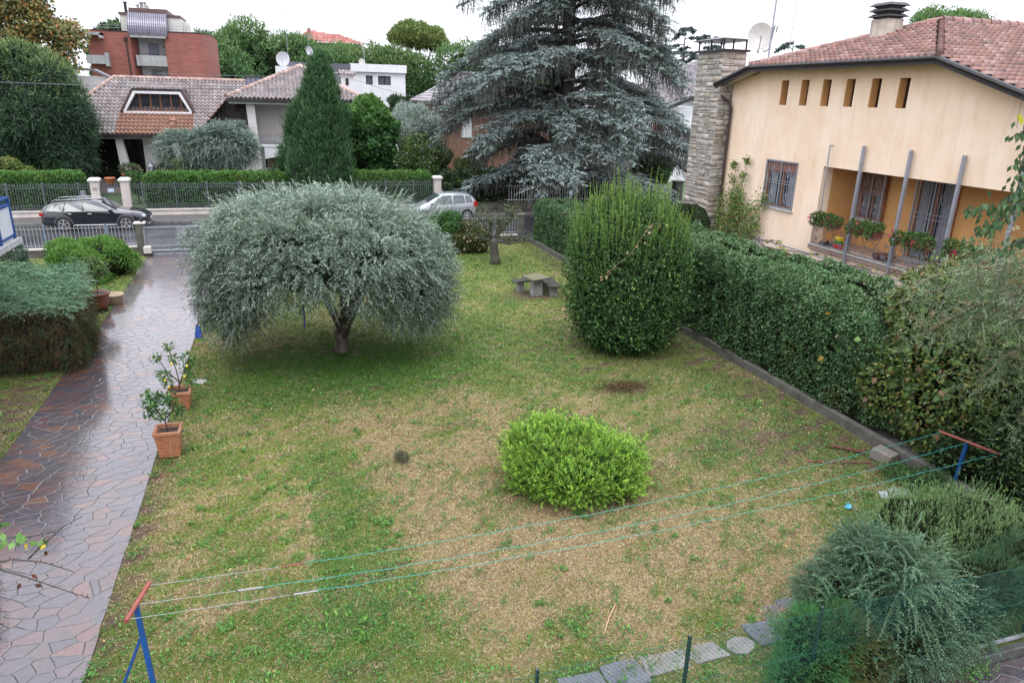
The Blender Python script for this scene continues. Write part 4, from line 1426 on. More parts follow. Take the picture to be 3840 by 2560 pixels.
# barrel roof
mb = MB()
arc = [(84.9 + 1.9 * (1 - math.cos(a)), 11.9 + 2.35 * math.sin(a)) for a in [i / 12 * math.pi / 2 for i in range(13)]]
arc = arc + [(92, 14.25), (92, 11.9)]
mb.prism(arc, 'x', -13.5, -9.9)
br = mb.build("barrel_roof", pm("grey_zinc", (0.17, 0.16, 0.20), 0.32, 0.15, 2, 0.05, 0.5), bk)
mb = MB()
for k in range(19):
    x = -13.45 + k * 0.195
    mb.tube([(x, p[0] - .02, p[1] + .02) for p in arc[:13]], 0.022, 4)
mb.build("standing_seam", DARKMET, br)
mb = MB(); mb.box(-11.72, -11.58, 84.86, 84.89, 11.95, 12.3); mb.box(-13.4, -9.85, 86.4, 92, 14.2, 14.55); mb.build("top_fascia", pm("brown_fascia", (0.12, 0.07, 0.06), 0.5, 0.2, 2), br)
mb = MB(); mb.box(-14.35, -13.5, 87.0, 92, 12.28, 13.9); mb.build("penthouse_wall", pm("cream_penthouse", (0.62, 0.6, 0.55), 0.8, 0.05, 2), bk)
mb = MB(); mb.box(-9.9, -8.75, 86.9, 92, 12.4, 13.85); mb.box(-8.749, -8.3, 88.5, 92, 12.4, 13.6); mb.build("penthouse_wall", MATS["cream_penthouse"], bk)
for bx_ in ((-14.45, -13.5, 86.9, 92, 13.9, 14.15), (-9.88, -8.7, 86.8, 92, 13.85, 14.1)):
    mb = MB(); mb.box(*bx_); mb.build("penthouse_fascia", MATS["brown_fascia"], bk)
mb = MB()
for x0, x1, z in ((-17.1, -13.5, 12.28), (-9.9, -6.9, 12.43)):
    for zz in (0.25, 0.5): mb.bar((x0, 85.3, z + zz), (x1, 85.2, z + zz), 0.04)
    k = x0
    while k < x1: mb.bar((k, 85.25, z), (k, 85.25, z + .5), 0.03); k += 0.9
for z in (.25, .5): mb.bar((-6.9, 85.2, 12.43 + z), (-6.1, 88, 12.43 + z), .04)
mb.build("terrace_railing", GREYMET, bk)
mb = MB(); mb.box(-18.1, -15.7, 83.6, 85.0, 11.72, 11.95); mb.prism([(-15.95, 11.72), (-15.7, 11.95), (-15.7, 11.45), (-15.85, 11.45)], 'y', 83.6, 85.0)
mb.build("side_canopy", CONC, bk)
mb = MB(); mb.box(-17.3, -15.66, 83.9, 84.9, 9.1, 9.9); mb.box(-15.65, -15.4, 83.8, 84.95, 8.9, 10.15)
mb.build("side_balcony", CONC, bk)
mb = MB(); mb.tube([(-13.75, 84.85, 11.4), (-13.65, 84.85, 6.5)], 0.07, 6); mb.box(-13.9, -13.6, 84.7, 84.98, 11.35, 11.7); mb.build("downpipe", DARKMET, bk)
mb = MB(); mb.box(-13.95, -13.7, 87.5, 87.8, 14.1, 15.1); mb.box(-14.05, -13.6, 87.4, 87.9, 15.1, 15.16)
mb.build("black_flue", DARKMET, bk)
mb = MB(); mb.box(-12.55, -12.25, 88, 88.4, 14.5, 15.15); mb.box(-12.15, -11.95, 88, 88.3, 14.5, 15.3); mb.box(-12.6, -12.0, 87.9, 88.5, 15.2, 15.26); mb.box(-11.95, -11.75, 88, 88.3, 14.5, 15.0)
mb.add([(-13.05, 88, 14.85), (-12.6, 88, 15.15), (-12.6, 88, 14.6), (-12.85, 88.3, 14.85)], [(0, 1, 2), (0, 3, 1), (0, 2, 3), (1, 3, 2)])
mb.build("roof_flue", CONC, bk)
# small white gabled house peeking out left of the long roof
t_ = thing("small_white_house", "corner of a small white gabled house between the dark tree and the brick block", "house", (-13.9, 70, 0))
mb = MB(); mb.box(-15.5, -13.2, 70, 71, 0, 7.8); mb.build("wall", WHITE, t_)
mb = MB(); mb.prism([(-15.6, 8.45), (-14.0, 8.35), (-13.0, 7.85), (-13.0, 7.7), (-14.0, 8.15), (-15.6, 8.25)], 'y', 69.8, 71.0); mb.build("roof", pm("grey_tile_plain", (0.22, 0.21, 0.23), 0.5), t_)

# =================================================================== flat white modern house
mw_ = thing("flat_roofed_house", "flat roofed white modern house with a dark fascia on its left half", "house", (7, 78, 0))
mb = MB(); wins = [(8.54, 9.2, 7.85, 8.68), (9.72, 10.95, 7.85, 8.68), (5.0, 6.25, 7.0, 8.75)]
wall_cells(mb, 1.2, 12.4, 0, 9.0, wins, lambda p, q, c_, d_: mb.box(p, q, 75, 75.25, c_, d_)); mb.box(12.15, 12.4, 75.25, 84, 0, 9.0)
mb.build("wall", WHITE, mw_)
mb = MB(); mb.box(7.1, 12.5, 74.7, 84, 9.0, 9.72); mb.build("white_fascia", WHITE, mw_)
mb = MB(); mb.box(1.0, 7.1, 74.8, 84, 9.0, 9.66); mb.build("dark_fascia", pm("slate_sheet_fascia", (0.10, 0.095, 0.12), 0.45, 0.1, 3), mw_)
for a, b_, c_, d_ in wins:
    mb = MB(); mb.box(a + .05, b_ - .05, 75.1, 75.15, c_ + .05, d_ - .05); w1 = mb.build("window", glass_mat("grey_window_glass", (0.10, 0.11, 0.13), 0.05), mw_)
    mb = MB(); frame_prism(mb, [(a, c_), (a, d_), (b_, d_), (b_, c_), (a, c_)], [(a + .07, c_ + .07), (a + .07, d_ - .07), (b_ - .07, d_ - .07), (b_ - .07, c_ + .07), (a + .07, c_ + .07)], 75.0, 75.1)
    if b_ - a > 1: mb.box((a + b_) / 2 - .04, (a + b_) / 2 + .04, 75.02, 75.12, c_, d_)
    mb.build("frame", DARKMET, w1)
mb = MB(); mb.box(0.2, 2.0, 73.5, 76, 0, 9.2); mb.build("side_block", WHITE, mw_)
mb = MB(); mb.box(3.6, 4.0, 76, 76.5, 9.6, 9.95); mb.build("roof_vent", WHITE, mw_)

# =================================================================== grey-tiled brick house half hidden by the cedar
gh = thing("grey_tiled_house", "brick house with grey tiled hip roof, half hidden behind the cedar's left branches", "house", (18, 66, 0))
gv = np.array([0, 6.0, 2.4]); gl = float(np.linalg.norm(gv))
GREY = [(0.20, 0.18, 0.19), (0.25, 0.23, 0.24), (0.17, 0.15, 0.16)]
tile_roof("roof_tiles", gh, (12.6, 62.0, 6.5), (1, 0, 0), gv, [(0, 0), (14, 0), (9, gl), (3.6, gl)], 0.27, 0.4, GREY, h=0.06, lip=0.05)
gw = np.array([5.2, 0, 2.6]); gwl = float(np.linalg.norm(gw))
tile_roof("left_roof_tiles", gh, (12.6, 62.0, 6.5), (0, 1, 0), (3.6, 0, 2.4), [(0, 0), (12, 0), (6.2, 4.32), (6.0, 4.32)], 0.3, 0.4, [(0.32, 0.29, 0.29), (0.36, 0.33, 0.34)], h=0.03, lip=0.06)
mb = MB(); mb.add([(12.6, 62.02, 6.42), (26.6, 62.02, 6.42), (21.6, 68, 8.8), (16.2, 68, 8.8), (26.6, 74, 6.4), (12.6, 74, 6.4)], [(0, 1, 2, 3), (1, 4, 2), (3, 2, 4, 5), (5, 0, 3)])
mb.build("roof_deck", MATS["grey_tile_plain"], gh)
ridge_caps("ridge_tiles", gh, [(12.5, 62.0, 6.6), (16.2, 68, 9.0), (21.6, 68, 9.0)], 0.15, 0.42, GREY)
mb = MB(); mb.box(12.7, 26, 61.95, 62.1, 6.25, 6.42); mb.build("gutter", pm("red_brown_gutter", (0.28, 0.07, 0.05), 0.4), gh)
mb = MB(); mb.box(13.2, 26, 63.0, 73, 0, 6.4); mb.build("wall", pm("brown_brick_house", (0.24, 0.13, 0.09), 0.8, 0.2, 3, 0.3), gh)
for xx_ in (15.2, 19.0):
    mb = MB(); mb.box(xx_, xx_ + .9, 62.9, 62.99, 3.6, 5.3); mb.build("white_shutter", WHITE, gh)
mb = MB(); mb.lathe([(0.26, 0), (0.26, .9), (0.36, .92), (0.36, 1.05), (0.26, 1.07), (0.26, 1.25), (0.33, 1.28), (.2, 1.4)], (13.9, 65, 6.9), 12); mb.build("round_chimney", CONC, gh)
mb = MB(); mb.box(17.0, 18.8, 60.6, 63.2, 7.3, 7.42); mb.box(17.2, 18.6, 61.4, 63.2, 6.6, 7.3); mb.build("red_dormer", pm("red_dormer_paint", (0.30, 0.06, 0.045), 0.5), gh)
mb = MB(); mb.box(18.2, 18.6, 65.9, 66.4, 8.3, 9.3); mb.build("brick_chimney", BRICK, gh)

# =================================================================== white villa right of the cedar
rv = thing("white_balcony_house", "white house with grey tiled roof and iron balcony, between cedar and stone chimney", "house", (34, 60, 0))
mb = MB(); mb.box(30.5, 42, 61.5, 70, 0, 6.6); mb.box(33.5, 42, 60.0, 61.5, 0, 3.75); mb.prism([(27.5, 0), (33, 0), (33, 8.4), (30.5, 9.9), (27.5, 8.6)], 'y', 66, 70)
mb.build("wall", WHITE, rv)
tile_roof("roof_tiles", rv, (31.0, 59.6, 6.0), (1, 0.25, 0.35), (0, 1, 0.45), [(0, 0), (12, 0), (12, 5), (0, 5)], 0.27, 0.4, GREY, h=0.06, lip=0.05)
mb = MB(); mb.bar((31.2, 59.5, 5.75), (41, 61.5, 9.0), 0.15, 0.3); mb.build("fascia", DARKMET, rv)
mb = MB(); mb.box(30.4, 36.0, 59.6, 61.5, 3.62, 3.8); bl = mb.build("balcony", CONC, rv)
mb = MB()
for k in range(40): mb.bar((30.4 + k * .14, 59.65, 3.8), (30.4 + k * .14, 59.65, 4.68), .02)
mb.bar((30.4, 59.65, 4.7), (36, 59.65, 4.7), .04); mb.build("railing", MATS["black_iron"], bl)
mb = MB(); mb.box(32.9, 34.0, 61.4, 61.49, 3.85, 6.0); mb.build("red_shutter", pm("dark_red_shutter", (0.22, 0.03, 0.03), 0.5), rv)
mb = MB(); mb.tube([(34.6, 61.3, 5.7), (34.6, 61.3, 5.2), (35.4, 61.3, 4.8), (35.4, 61.3, 3.9)], .08, 6); mb.build("downpipe", DARKMET, rv)
mb = MB(); mb.prism([(31.6, 0.5), (32.1, 2.2), (32.8, 3.2), (33.4, 3.6), (33.4, 3.3), (32.9, 2.9), (32.3, 1.9), (31.95, .5)], 'y', 59.7, 60.3); mb.build("curved_buttress", CONC, rv)
t_ = thing("far_white_house", "far white house corner with red roof and red shutter, above the grey tiled roof", "house", (44, 78, 0))
mb = MB(); mb.box(43.2, 52, 78, 84, 0, 10.0); mb.build("wall", WHITE, t_)
mb = MB(); mb.add([(42.6, 77.4, 10.0), (53, 77.4, 10.0), (53, 81, 11.3), (45, 81, 11.3)], [(0, 1, 2, 3)]); mb.build("roof", pm("far_red_tile", (0.34, 0.16, 0.14), 0.5, 0.15, 6), t_)
mb = MB(); mb.box(44.2, 45.2, 77.9, 77.99, 8.3, 9.2); mb.build("red_shutter", MATS["dark_red_shutter"], t_)

# =================================================================== distant red roof above the pines
dr = thing("distant_red_roof_building", "distant building of which only the red hipped roof shows above the pines", "building", (11, 142, 0))
dv = np.array([0, 5, 2.2])
tile_roof("roof_tiles", dr, (4.2, 140, 15.4), (1, 0, 0), dv, [(0, 0), (12, 0), (7.8, 4.0), (6.0, 4.2), (2.9, 5.4), (2.2, 5.4)], 0.5, 0.6, [(0.36, 0.13, 0.11), (0.42, 0.19, 0.16)], h=0.12, lip=0.08)
mb = MB(); mb.box(4.8, 15.6, 141, 150, 0, 15.4); mb.build("wall", pm("grey_far_wall", (0.4, 0.36, 0.34), 0.8), dr)
mb = MB(); mb.box(6.3, 6.8, 142.8, 143.3, 16.8, 17.8); mb.build("chimney", BRICK, dr)

# =================================================================== own building's wing at the left edge of the view
bw = thing("balcony_block", "end of a balcony with blue frame and frosted panels at the left edge", "balcony", (-8.5, 19, 0))
mb = MB(); mb.box(-16, -9.4, 8.0, 22.5, -0.1, 9.5); mb.build("wall", pm("brown_brick_plain", (0.11, 0.06, 0.045), 0.8, 0.2, 2), bw)  # unseen wall, extended and kept dark brown to darken the driveway's reflection
mb = MB(); mb.box(-9.4, -6.22, 18.2, 20.3, 3.30, 3.44); mb.build("slab", CONC, bw)
BLUE = pm("blue_painted_steel", (0.010, 0.062, 0.22), 0.35, 0.15, 6, 0.05)
mb = MB()
yy = [18.35, 19.2, 20.15]
for y in yy: mb.bar((-6.32, y, 3.44), (-6.32, y, 4.42), 0.06)
for z in (3.52, 4.25, 4.42): mb.bar((-6.32, 18.35, z), (-6.32, 20.15, z), 0.05); mb.bar((-9.3, 20.15, z), (-6.32, 20.15, z), .05); mb.bar((-9.3, 18.35, z), (-6.32, 18.35, z), .05)
fr = mb.build("railing_frame", BLUE, bw)
mb = MB(); mb.box(-6.335, -6.315, 18.39, 19.16, 3.56, 4.22); mb.box(-6.335, -6.315, 19.24, 20.11, 3.56, 4.22); mb.box(-9.3, -6.36, 20.14, 20.16, 3.56, 4.22); mb.box(-9.3, -6.36, 18.34, 18.36, 3.56, 4.22)
mb.build("frosted_panel", pm("frosted_panel", (0.55, 0.57, 0.62), 0.3, 0.05, 3, 0.02), fr)
# ------------------------------------------------------------------ fences, gates, walls of the two gardens
CONCW = pm("damp_concrete", (0.10, 0.094, 0.08), 0.75, 0.4, 3.5, 0.5, streak=0.9, stain=(0.07, 0.07, 0.05))
LIME = pm("pale_stone_wall", (0.50, 0.45, 0.41), 0.7, 0.1, 1.5, 0.25, streak=0.5, stain=(0.30, 0.27, 0.24))
WHITEMET = pm("pale_grey_painted_steel", (0.36, 0.38, 0.43), 0.4, 0.15, 8, 0.05, 0.2, streak=0.4, stain=(0.25, 0.13, 0.08))
SLATEMET = pm("slate_grey_iron", (0.12, 0.13, 0.15), 0.4, 0.15, 8, 0.05, 0.3)


def low_fence(label, x0, x1, y, post_step=2.35, tilt=None):
    t_ = thing("street_fence", label, "fence", ((x0 + x1) / 2, y, 0))
    mb = MB(); mb.box(x0, x1, y - 0.13, y + 0.13, -0.05, 0.34)
    w_ = mb.build("plinth", CONCW, t_, bevel=0.01)
    mb = MB(); mb.box(x0, x1, y - .16, y + .16, 0.342, 0.385); mb.build("coping", LIME, w_)
    mb = MB()
    n = int((x1 - x0) / 0.142)
    for k in range(n + 1):
        x = x0 + 0.05 + k * 0.142
        if x > x1: break
        mb.bar((x, y, 0.40), (x + 0.01 * math.sin(k * 7.3), y, 1.33), 0.021)
    mb.bar((x0, y, 0.50), (x1, y, 0.50), 0.035, 0.02); mb.bar((x0, y, 1.22), (x1, y, 1.22), 0.035, 0.02)
    mb.build("bar_panel", WHITEMET, t_)
    x = x1 - 1.15
    while x > x0:
        mb = MB(); mb.bar((x, y, 0.385), (x, y, 1.38), 0.07); mb.build("post", pm("blue_grey_post", (0.16, 0.20, 0.27), 0.45, 0.2, 6, 0.05), t_)
        x -= post_step
    return t_


low_fence("pale steel bar fence on low concrete plinth, left of the driveway gate", -16.5, -6.28, 34.72)
low_fence("pale steel bar fence on low plinth, between the olive tree and the clipped hedge", -2.2, 11.32, 34.72)


def square_pillar(name, label, x, y, w_, h_, mat, capm, group=None, cap=0.07):
    t_ = thing(name, label, "pillar", (x, y, 0), group)
    mb = MB(); mb.box(x - w_ / 2, x + w_ / 2, y - w_ / 2, y + w_ / 2, -0.1, h_); mb.build("shaft", mat, t_, bevel=0.012)
    mb = MB(); mb.box(x - w_ / 2 - .05, x + w_ / 2 + .05, y - w_ / 2 - .05, y + w_ / 2 + .05, h_, h_ + cap); mb.build("cap", capm, t_, bevel=0.01)
    return t_


square_pillar("gate_pillar", "mossy grey concrete pillar at the left end of the sliding gate", -6.08, 34.72, 0.36, 1.36, CONCW, LIME)
square_pillar("gate_pillar", "concrete pillar at the gate's right end, hidden by the big olive tree", -2.36, 34.72, 0.3, 1.36, CONCW, LIME)
square_pillar("corner_pillar", "weathered concrete pillar where the bar fence meets the clipped hedge", 11.5, 34.72, 0.32, 1.36, CONCW, CONCW)
t_ = thing("gate_lamp", "small dark flashing lamp on top of the left gate pillar", "lamp", (-6.0, 34.72, 1.43))
mb = MB(); mb.lathe([(0.05, 0), (0.05, .05), (.07, .06), (.07, .16), (.04, .19)], (-6.0, 34.72, 1.43), 12); mb.build("housing", DARKMET, t_)

t_ = thing("sliding_gate", "galvanised sliding driveway gate with mesh infill", "gate", (-4.3, 34.55, 0.05))
mb = MB()
gx0, gx1, gy = -5.95, -2.45, 34.5
mb.bar((gx0, gy, 1.22), (gx1, gy, 1.22), 0.06); mb.bar((gx0, gy, 0.42), (gx1, gy, 0.42), 0.05)
mb.bar((gx0, gy, 0.14), (gx1, gy, 0.14), 0.07, 0.12); mb.bar((gx0 + .03, gy, .1), (gx0 + .03, gy, 1.22), .06); mb.bar((gx1, gy, .1), (gx1, gy, 1.22), .06)
gf = mb.build("frame", GREYMET, t_)
mb = MB()
for k in range(44): mb.bar((gx0 + .08 * k, gy, 0.42), (gx0 + .08 * k, gy, 1.2), 0.012)
for k in range(10): mb.bar((gx0, gy, 0.45 + k * .08), (gx1, gy, .45 + k * .08), 0.008)
mb.build("mesh_infill", GREYMET, t_)
mb = MB(); mb.box(-4.62, -4.28, gy + .04, gy + .1, 0.75, 1.17); mb.build("letter_box", pm("letter_box_grey", (0.40, 0.42, 0.45), 0.4), t_)
mb = MB(); mb.box(gx0 + .2, gx1, gy - .14, gy - .06, 0.20, 0.25); mb.box(gx0, gx1, gy - .12, gy - .05, .04, .075); mb.build("guide_rail", WHITEMET, t_)
t_ = thing("gate_motor", "small white motor box at the foot of the left gate pillar", "motor box", (-5.85, 34.3, 0.05))
mb = MB(); mb.box(-5.98, -5.68, 34.15, 34.4, 0.12, 0.44); mb.build("housing", pm("motor_white", (0.55, 0.52, 0.46), 0.5, 0.1, 5, 0.1, streak=0.4), t_, bevel=0.03)
mb = MB(); mb.box(-6.0, -5.66, 34.13, 34.42, 0.03, 0.115); mb.build("base", DARKMET, t_)

# far side
def far_fence(label, x0, x1, y):
    t_ = thing("iron_fence", label, "fence", ((x0 + x1) / 2, y, 0))
    mb = MB(); mb.box(x0, x1, y - .14, y + .14, 0, 0.36); w_ = mb.build("stone_plinth", LIME, t_)
    mb = MB(); mb.box(x0, x1, y - .2, y + .2, 0.362, 0.43); mb.box(x0, x1, y - .17, y + .17, 0.09, 0.15); mb.build("coping", LIME, w_, bevel=0.01)
    mb = MB()
    n = int((x1 - x0) / 0.125)
    for k in range(n + 1):
        x = x0 + 0.06 + k * 0.125
        mb.bar((x, y, 0.45), (x, y, 1.78), 0.021)
        mb.add([(x - .035, y, 1.78), (x, y - .02, 1.78), (x + .035, y, 1.78), (x, y + .02, 1.78), (x, y, 1.93), (x, y, 1.72)], [(0, 1, 4), (1, 2, 4), (2, 3, 4), (3, 0, 4), (1, 0, 5), (2, 1, 5), (3, 2, 5), (0, 3, 5)])
    for z in (0.55, 0.68, 1.66): mb.bar((x0, y, z), (x1, y, z), 0.035, 0.025)
    mb.build("spear_panel", SLATEMET, t_)
    k = 0
    x = x0 + 0.6
    while x < x1 - .2:
        mb = MB(); mb.bar((x, y - .01, 0.43), (x, y - .01, 1.86), 0.055); mb.tube([(x, y - .03, 1.90), (x, y + .03, 1.90)], 0.06, 10); mb.build("post", SLATEMET, t_)
        x += 1.72
    return t_


far_fence("slate grey spear-top fence left of house number 50's pillar", -20.0, -10.15, 45.55)
far_fence("slate grey spear-top fence from the pedestrian gate to the silver car", -8.2, 9.2, 45.55)


def stone_pillar(label, x, y, num=False):
    t_ = thing("stone_pillar", label, "pillar", (x, y, 0), "white stone pillars of the far fence")
    mb = MB(); mb.box(x - .22, x + .22, y - .22, y + .22, 0, 1.98); mb.box(x - .26, x + .26, y - .26, y + .26, 0, 0.40); s_ = mb.build("shaft", LIME, t_, bevel=0.012)
    mb = MB()
    mb.lathe([(0.33, 0), (0.38, .05), (0.42, .06), (0.42, .15), (0.36, .17), (0.30, .22)], (x, y, 1.985), 4)
    c_, s2 = math.cos(R(45)), math.sin(R(45))
    mb.v = [(x + (p[0] - x) * c_ - (p[1] - y) * s2, y + (p[0] - x) * s2 + (p[1] - y) * c_, p[2]) for p in mb.v]
    mb.build("cap", pm("white_stone_cap", (0.60, 0.57, 0.55), 0.6, 0.08, 3, 0.15), t_)
    if num:
        cu = bpy.data.curves.new("house_number", 'FONT'); cu.body = "50"; cu.size = 0.27; cu.extrude = 0.004; cu.align_x = 'CENTER'
        tmp = bpy.data.objects.new("tmp_number", cu); COL.objects.link(tmp)
        me_ = bpy.data.meshes.new_from_object(tmp.evaluated_get(bpy.context.evaluated_depsgraph_get()))
        bpy.data.objects.remove(tmp)
        me_.materials.clear(); me_.materials.append(SLATEMET)
        ob = bpy.data.objects.new("house_number", me_); COL.objects.link(ob); ob.parent = t_
        ob.location = (0, -0.226, 1.52); ob.rotation_euler = (R(90), 0, 0)
    else:
        mb = MB(); mb.tube([(x, y - .222, 1.62), (x, y - .235, 1.62)], 0.12, 16); mb.build("round_plate", LIME, t_)
    return t_


stone_pillar("white stone pillar carrying the house number 50", -9.93, 45.5, True)
stone_pillar("white stone pillar at the right of the small pedestrian gate", -8.42, 45.5)
stone_pillar("white stone pillar just behind the silver car", 9.42, 45.5)
t_ = thing("pedestrian_gate", "small slate grey spear-top gate between two white pillars, with a sign", "gate", (-9.17, 45.5, 0.05))
mb = MB()
for k in range(10):
    x = -9.66 + k * 0.109
    mb.bar((x, 45.5, .12), (x, 45.5, 1.82), .02)
    mb.add([(x - .03, 45.5, 1.8), (x, 45.48, 1.8), (x + .03, 45.5, 1.8), (x, 45.52, 1.8), (x, 45.5, 1.95)], [(0, 1, 4), (1, 2, 4), (2, 3, 4), (3, 0, 4), (3, 2, 1, 0)])
for z in (.15, .9, 1.68): mb.bar((-9.68, 45.5, z), (-8.66, 45.5, z), .04)
for x in (-9.69, -8.65): mb.bar((x, 45.5, .05), (x, 45.5, 1.72), .05)
mb.build("frame", SLATEMET, t_)
mb = MB(); mb.box(-9.32, -9.02, 45.44, 45.47, 1.42, 1.60); sg = mb.build("sign", pm("sign_white", (0.65, 0.68, 0.70), 0.4, 0.03, 3, 0), t_)
mb = MB(); mb.box(-9.30, -9.18, 45.43, 45.438, 1.53, 1.56); mb.box(-9.30, -9.2, 45.43, 45.438, 1.47, 1.49)
mb.add([(-9.16, 45.432, 1.46), (-9.04, 45.432, 1.46), (-9.10, 45.432, 1.57)], [(0, 1, 2)])
mb.build("sign_mark", pm("sign_blue", (0.05, 0.25, 0.45), 0.4), sg)
t_ = thing("letter_box", "ornate grey cast letter box hanging on the spear-top fence near number 50", "letter box", (-10.55, 45.35, 0.9))
mb = MB(); mb.prism([(-10.78, .85), (-10.32, .85), (-10.34, 1.15), (-10.27, 1.18), (-10.42, 1.32), (-10.44, 1.52), (-10.66, 1.52), (-10.68, 1.32), (-10.83, 1.18), (-10.76, 1.15)], 'y', 45.28, 45.42)
mb.build("casing", pm("cast_grey", (0.20, 0.21, 0.24), 0.4, 0.1, 6, 0.1, 0.3), t_, bevel=0.01)
mb = MB(); mb.tube([(-10.55, 45.279, 1.28), (-10.55, 45.25, 1.28)], 0.06, 12); mb.build("knob", GREYMET, t_)
# stone boundary wall right of the last pillar
t_ = thing("stone_plinth_wall", "low mossy stone wall with pale bars behind the silver car and cedar", "wall", (17, 45.5, 0))
mb = MB(); mb.box(9.75, 26.3, 45.35, 45.65, 0, 0.42); mb.build("plinth", pm("mossy_block", (0.11, 0.11, 0.085), 0.8, 0.4, 4, 0.6), t_)
stone_face("stone_cladding", t_, (9.75, 45.34, 0), (1, 0, 0), 13.2, 0.02, 0.38, (0, -1, 0), 9, [(0.13, 0.13, 0.10), (0.10, 0.11, 0.08), (0.16, 0.15, 0.125)])
mb = MB(); mb.box(9.7, 26.3, 45.28, 45.72, 0.42, 0.48); mb.build("coping", CONCW, t_)
mb = MB()
x = 14.2
while x < 26: mb.bar((x, 45.5, .5), (x + .02, 45.5, 1.6), 0.035); x += .18
mb.bar((13.9, 45.5, .62), (26.2, 45.5, .62), .04); mb.bar((13.9, 45.5, 1.5), (26.2, 45.5, 1.5), .04)
mb.build("bar_panel", pm("white_bar_paint", (0.5, 0.5, 0.5), 0.5), t_)
t_ = thing("stone_pier", "rough grey stone pier of the far wall, seen past the spiky bush", "pillar", (23.9, 45.5, 0))
mb = MB(); mb.box(22.0, 24.6, 45.3, 45.7, 0, 1.62); mb.build("core", MATS["mossy_block"], t_)
stone_face("stone_cladding", t_, (22.0, 45.29, 0), (1, 0, 0), 2.6, 0.0, 1.6, (0, -1, 0), 12, [(0.19, 0.185, 0.17), (0.15, 0.15, 0.14), (0.23, 0.22, 0.20)])
t_ = thing("stone_pier", "dark stone pier with flat cap beside the foot of the stone chimney", "pillar", (26.65, 45.5, 0))
mb = MB(); mb.box(26.35, 26.95, 45.2, 45.7, 0, 1.7); mb.build("core", MATS["mossy_block"], t_)
stone_face("stone_cladding", t_, (26.35, 45.19, 0), (1, 0, 0), 0.6, 0.0, 1.68, (0, -1, 0), 13, [(0.12, 0.12, 0.11), (0.10, 0.10, 0.09)])
mb = MB(); mb.box(26.28, 27.02, 45.1, 45.8, 1.7, 1.77); mb.build("cap", CONCW, t_)

# boundary kerb wall below the clipped hedges
t_ = thing("boundary_wall", "low damp concrete kerb wall running under the clipped hedge along the lawn", "wall", (12.0, 20, 0))
mb = MB()
y = 8.6
gq = random.Random(3)
while y < 34.5:
    L = min(2.45, 34.56 - y)
    d_ = gq.uniform(-.012, .012)
    mb.box(11.90 + d_, 12.06 + d_, y, y + L - 0.012, -0.1, 0.25 + gq.uniform(-.012, .012)); y += 2.45
mb.build("kerb_block", CONCW, t_, bevel=0.012)

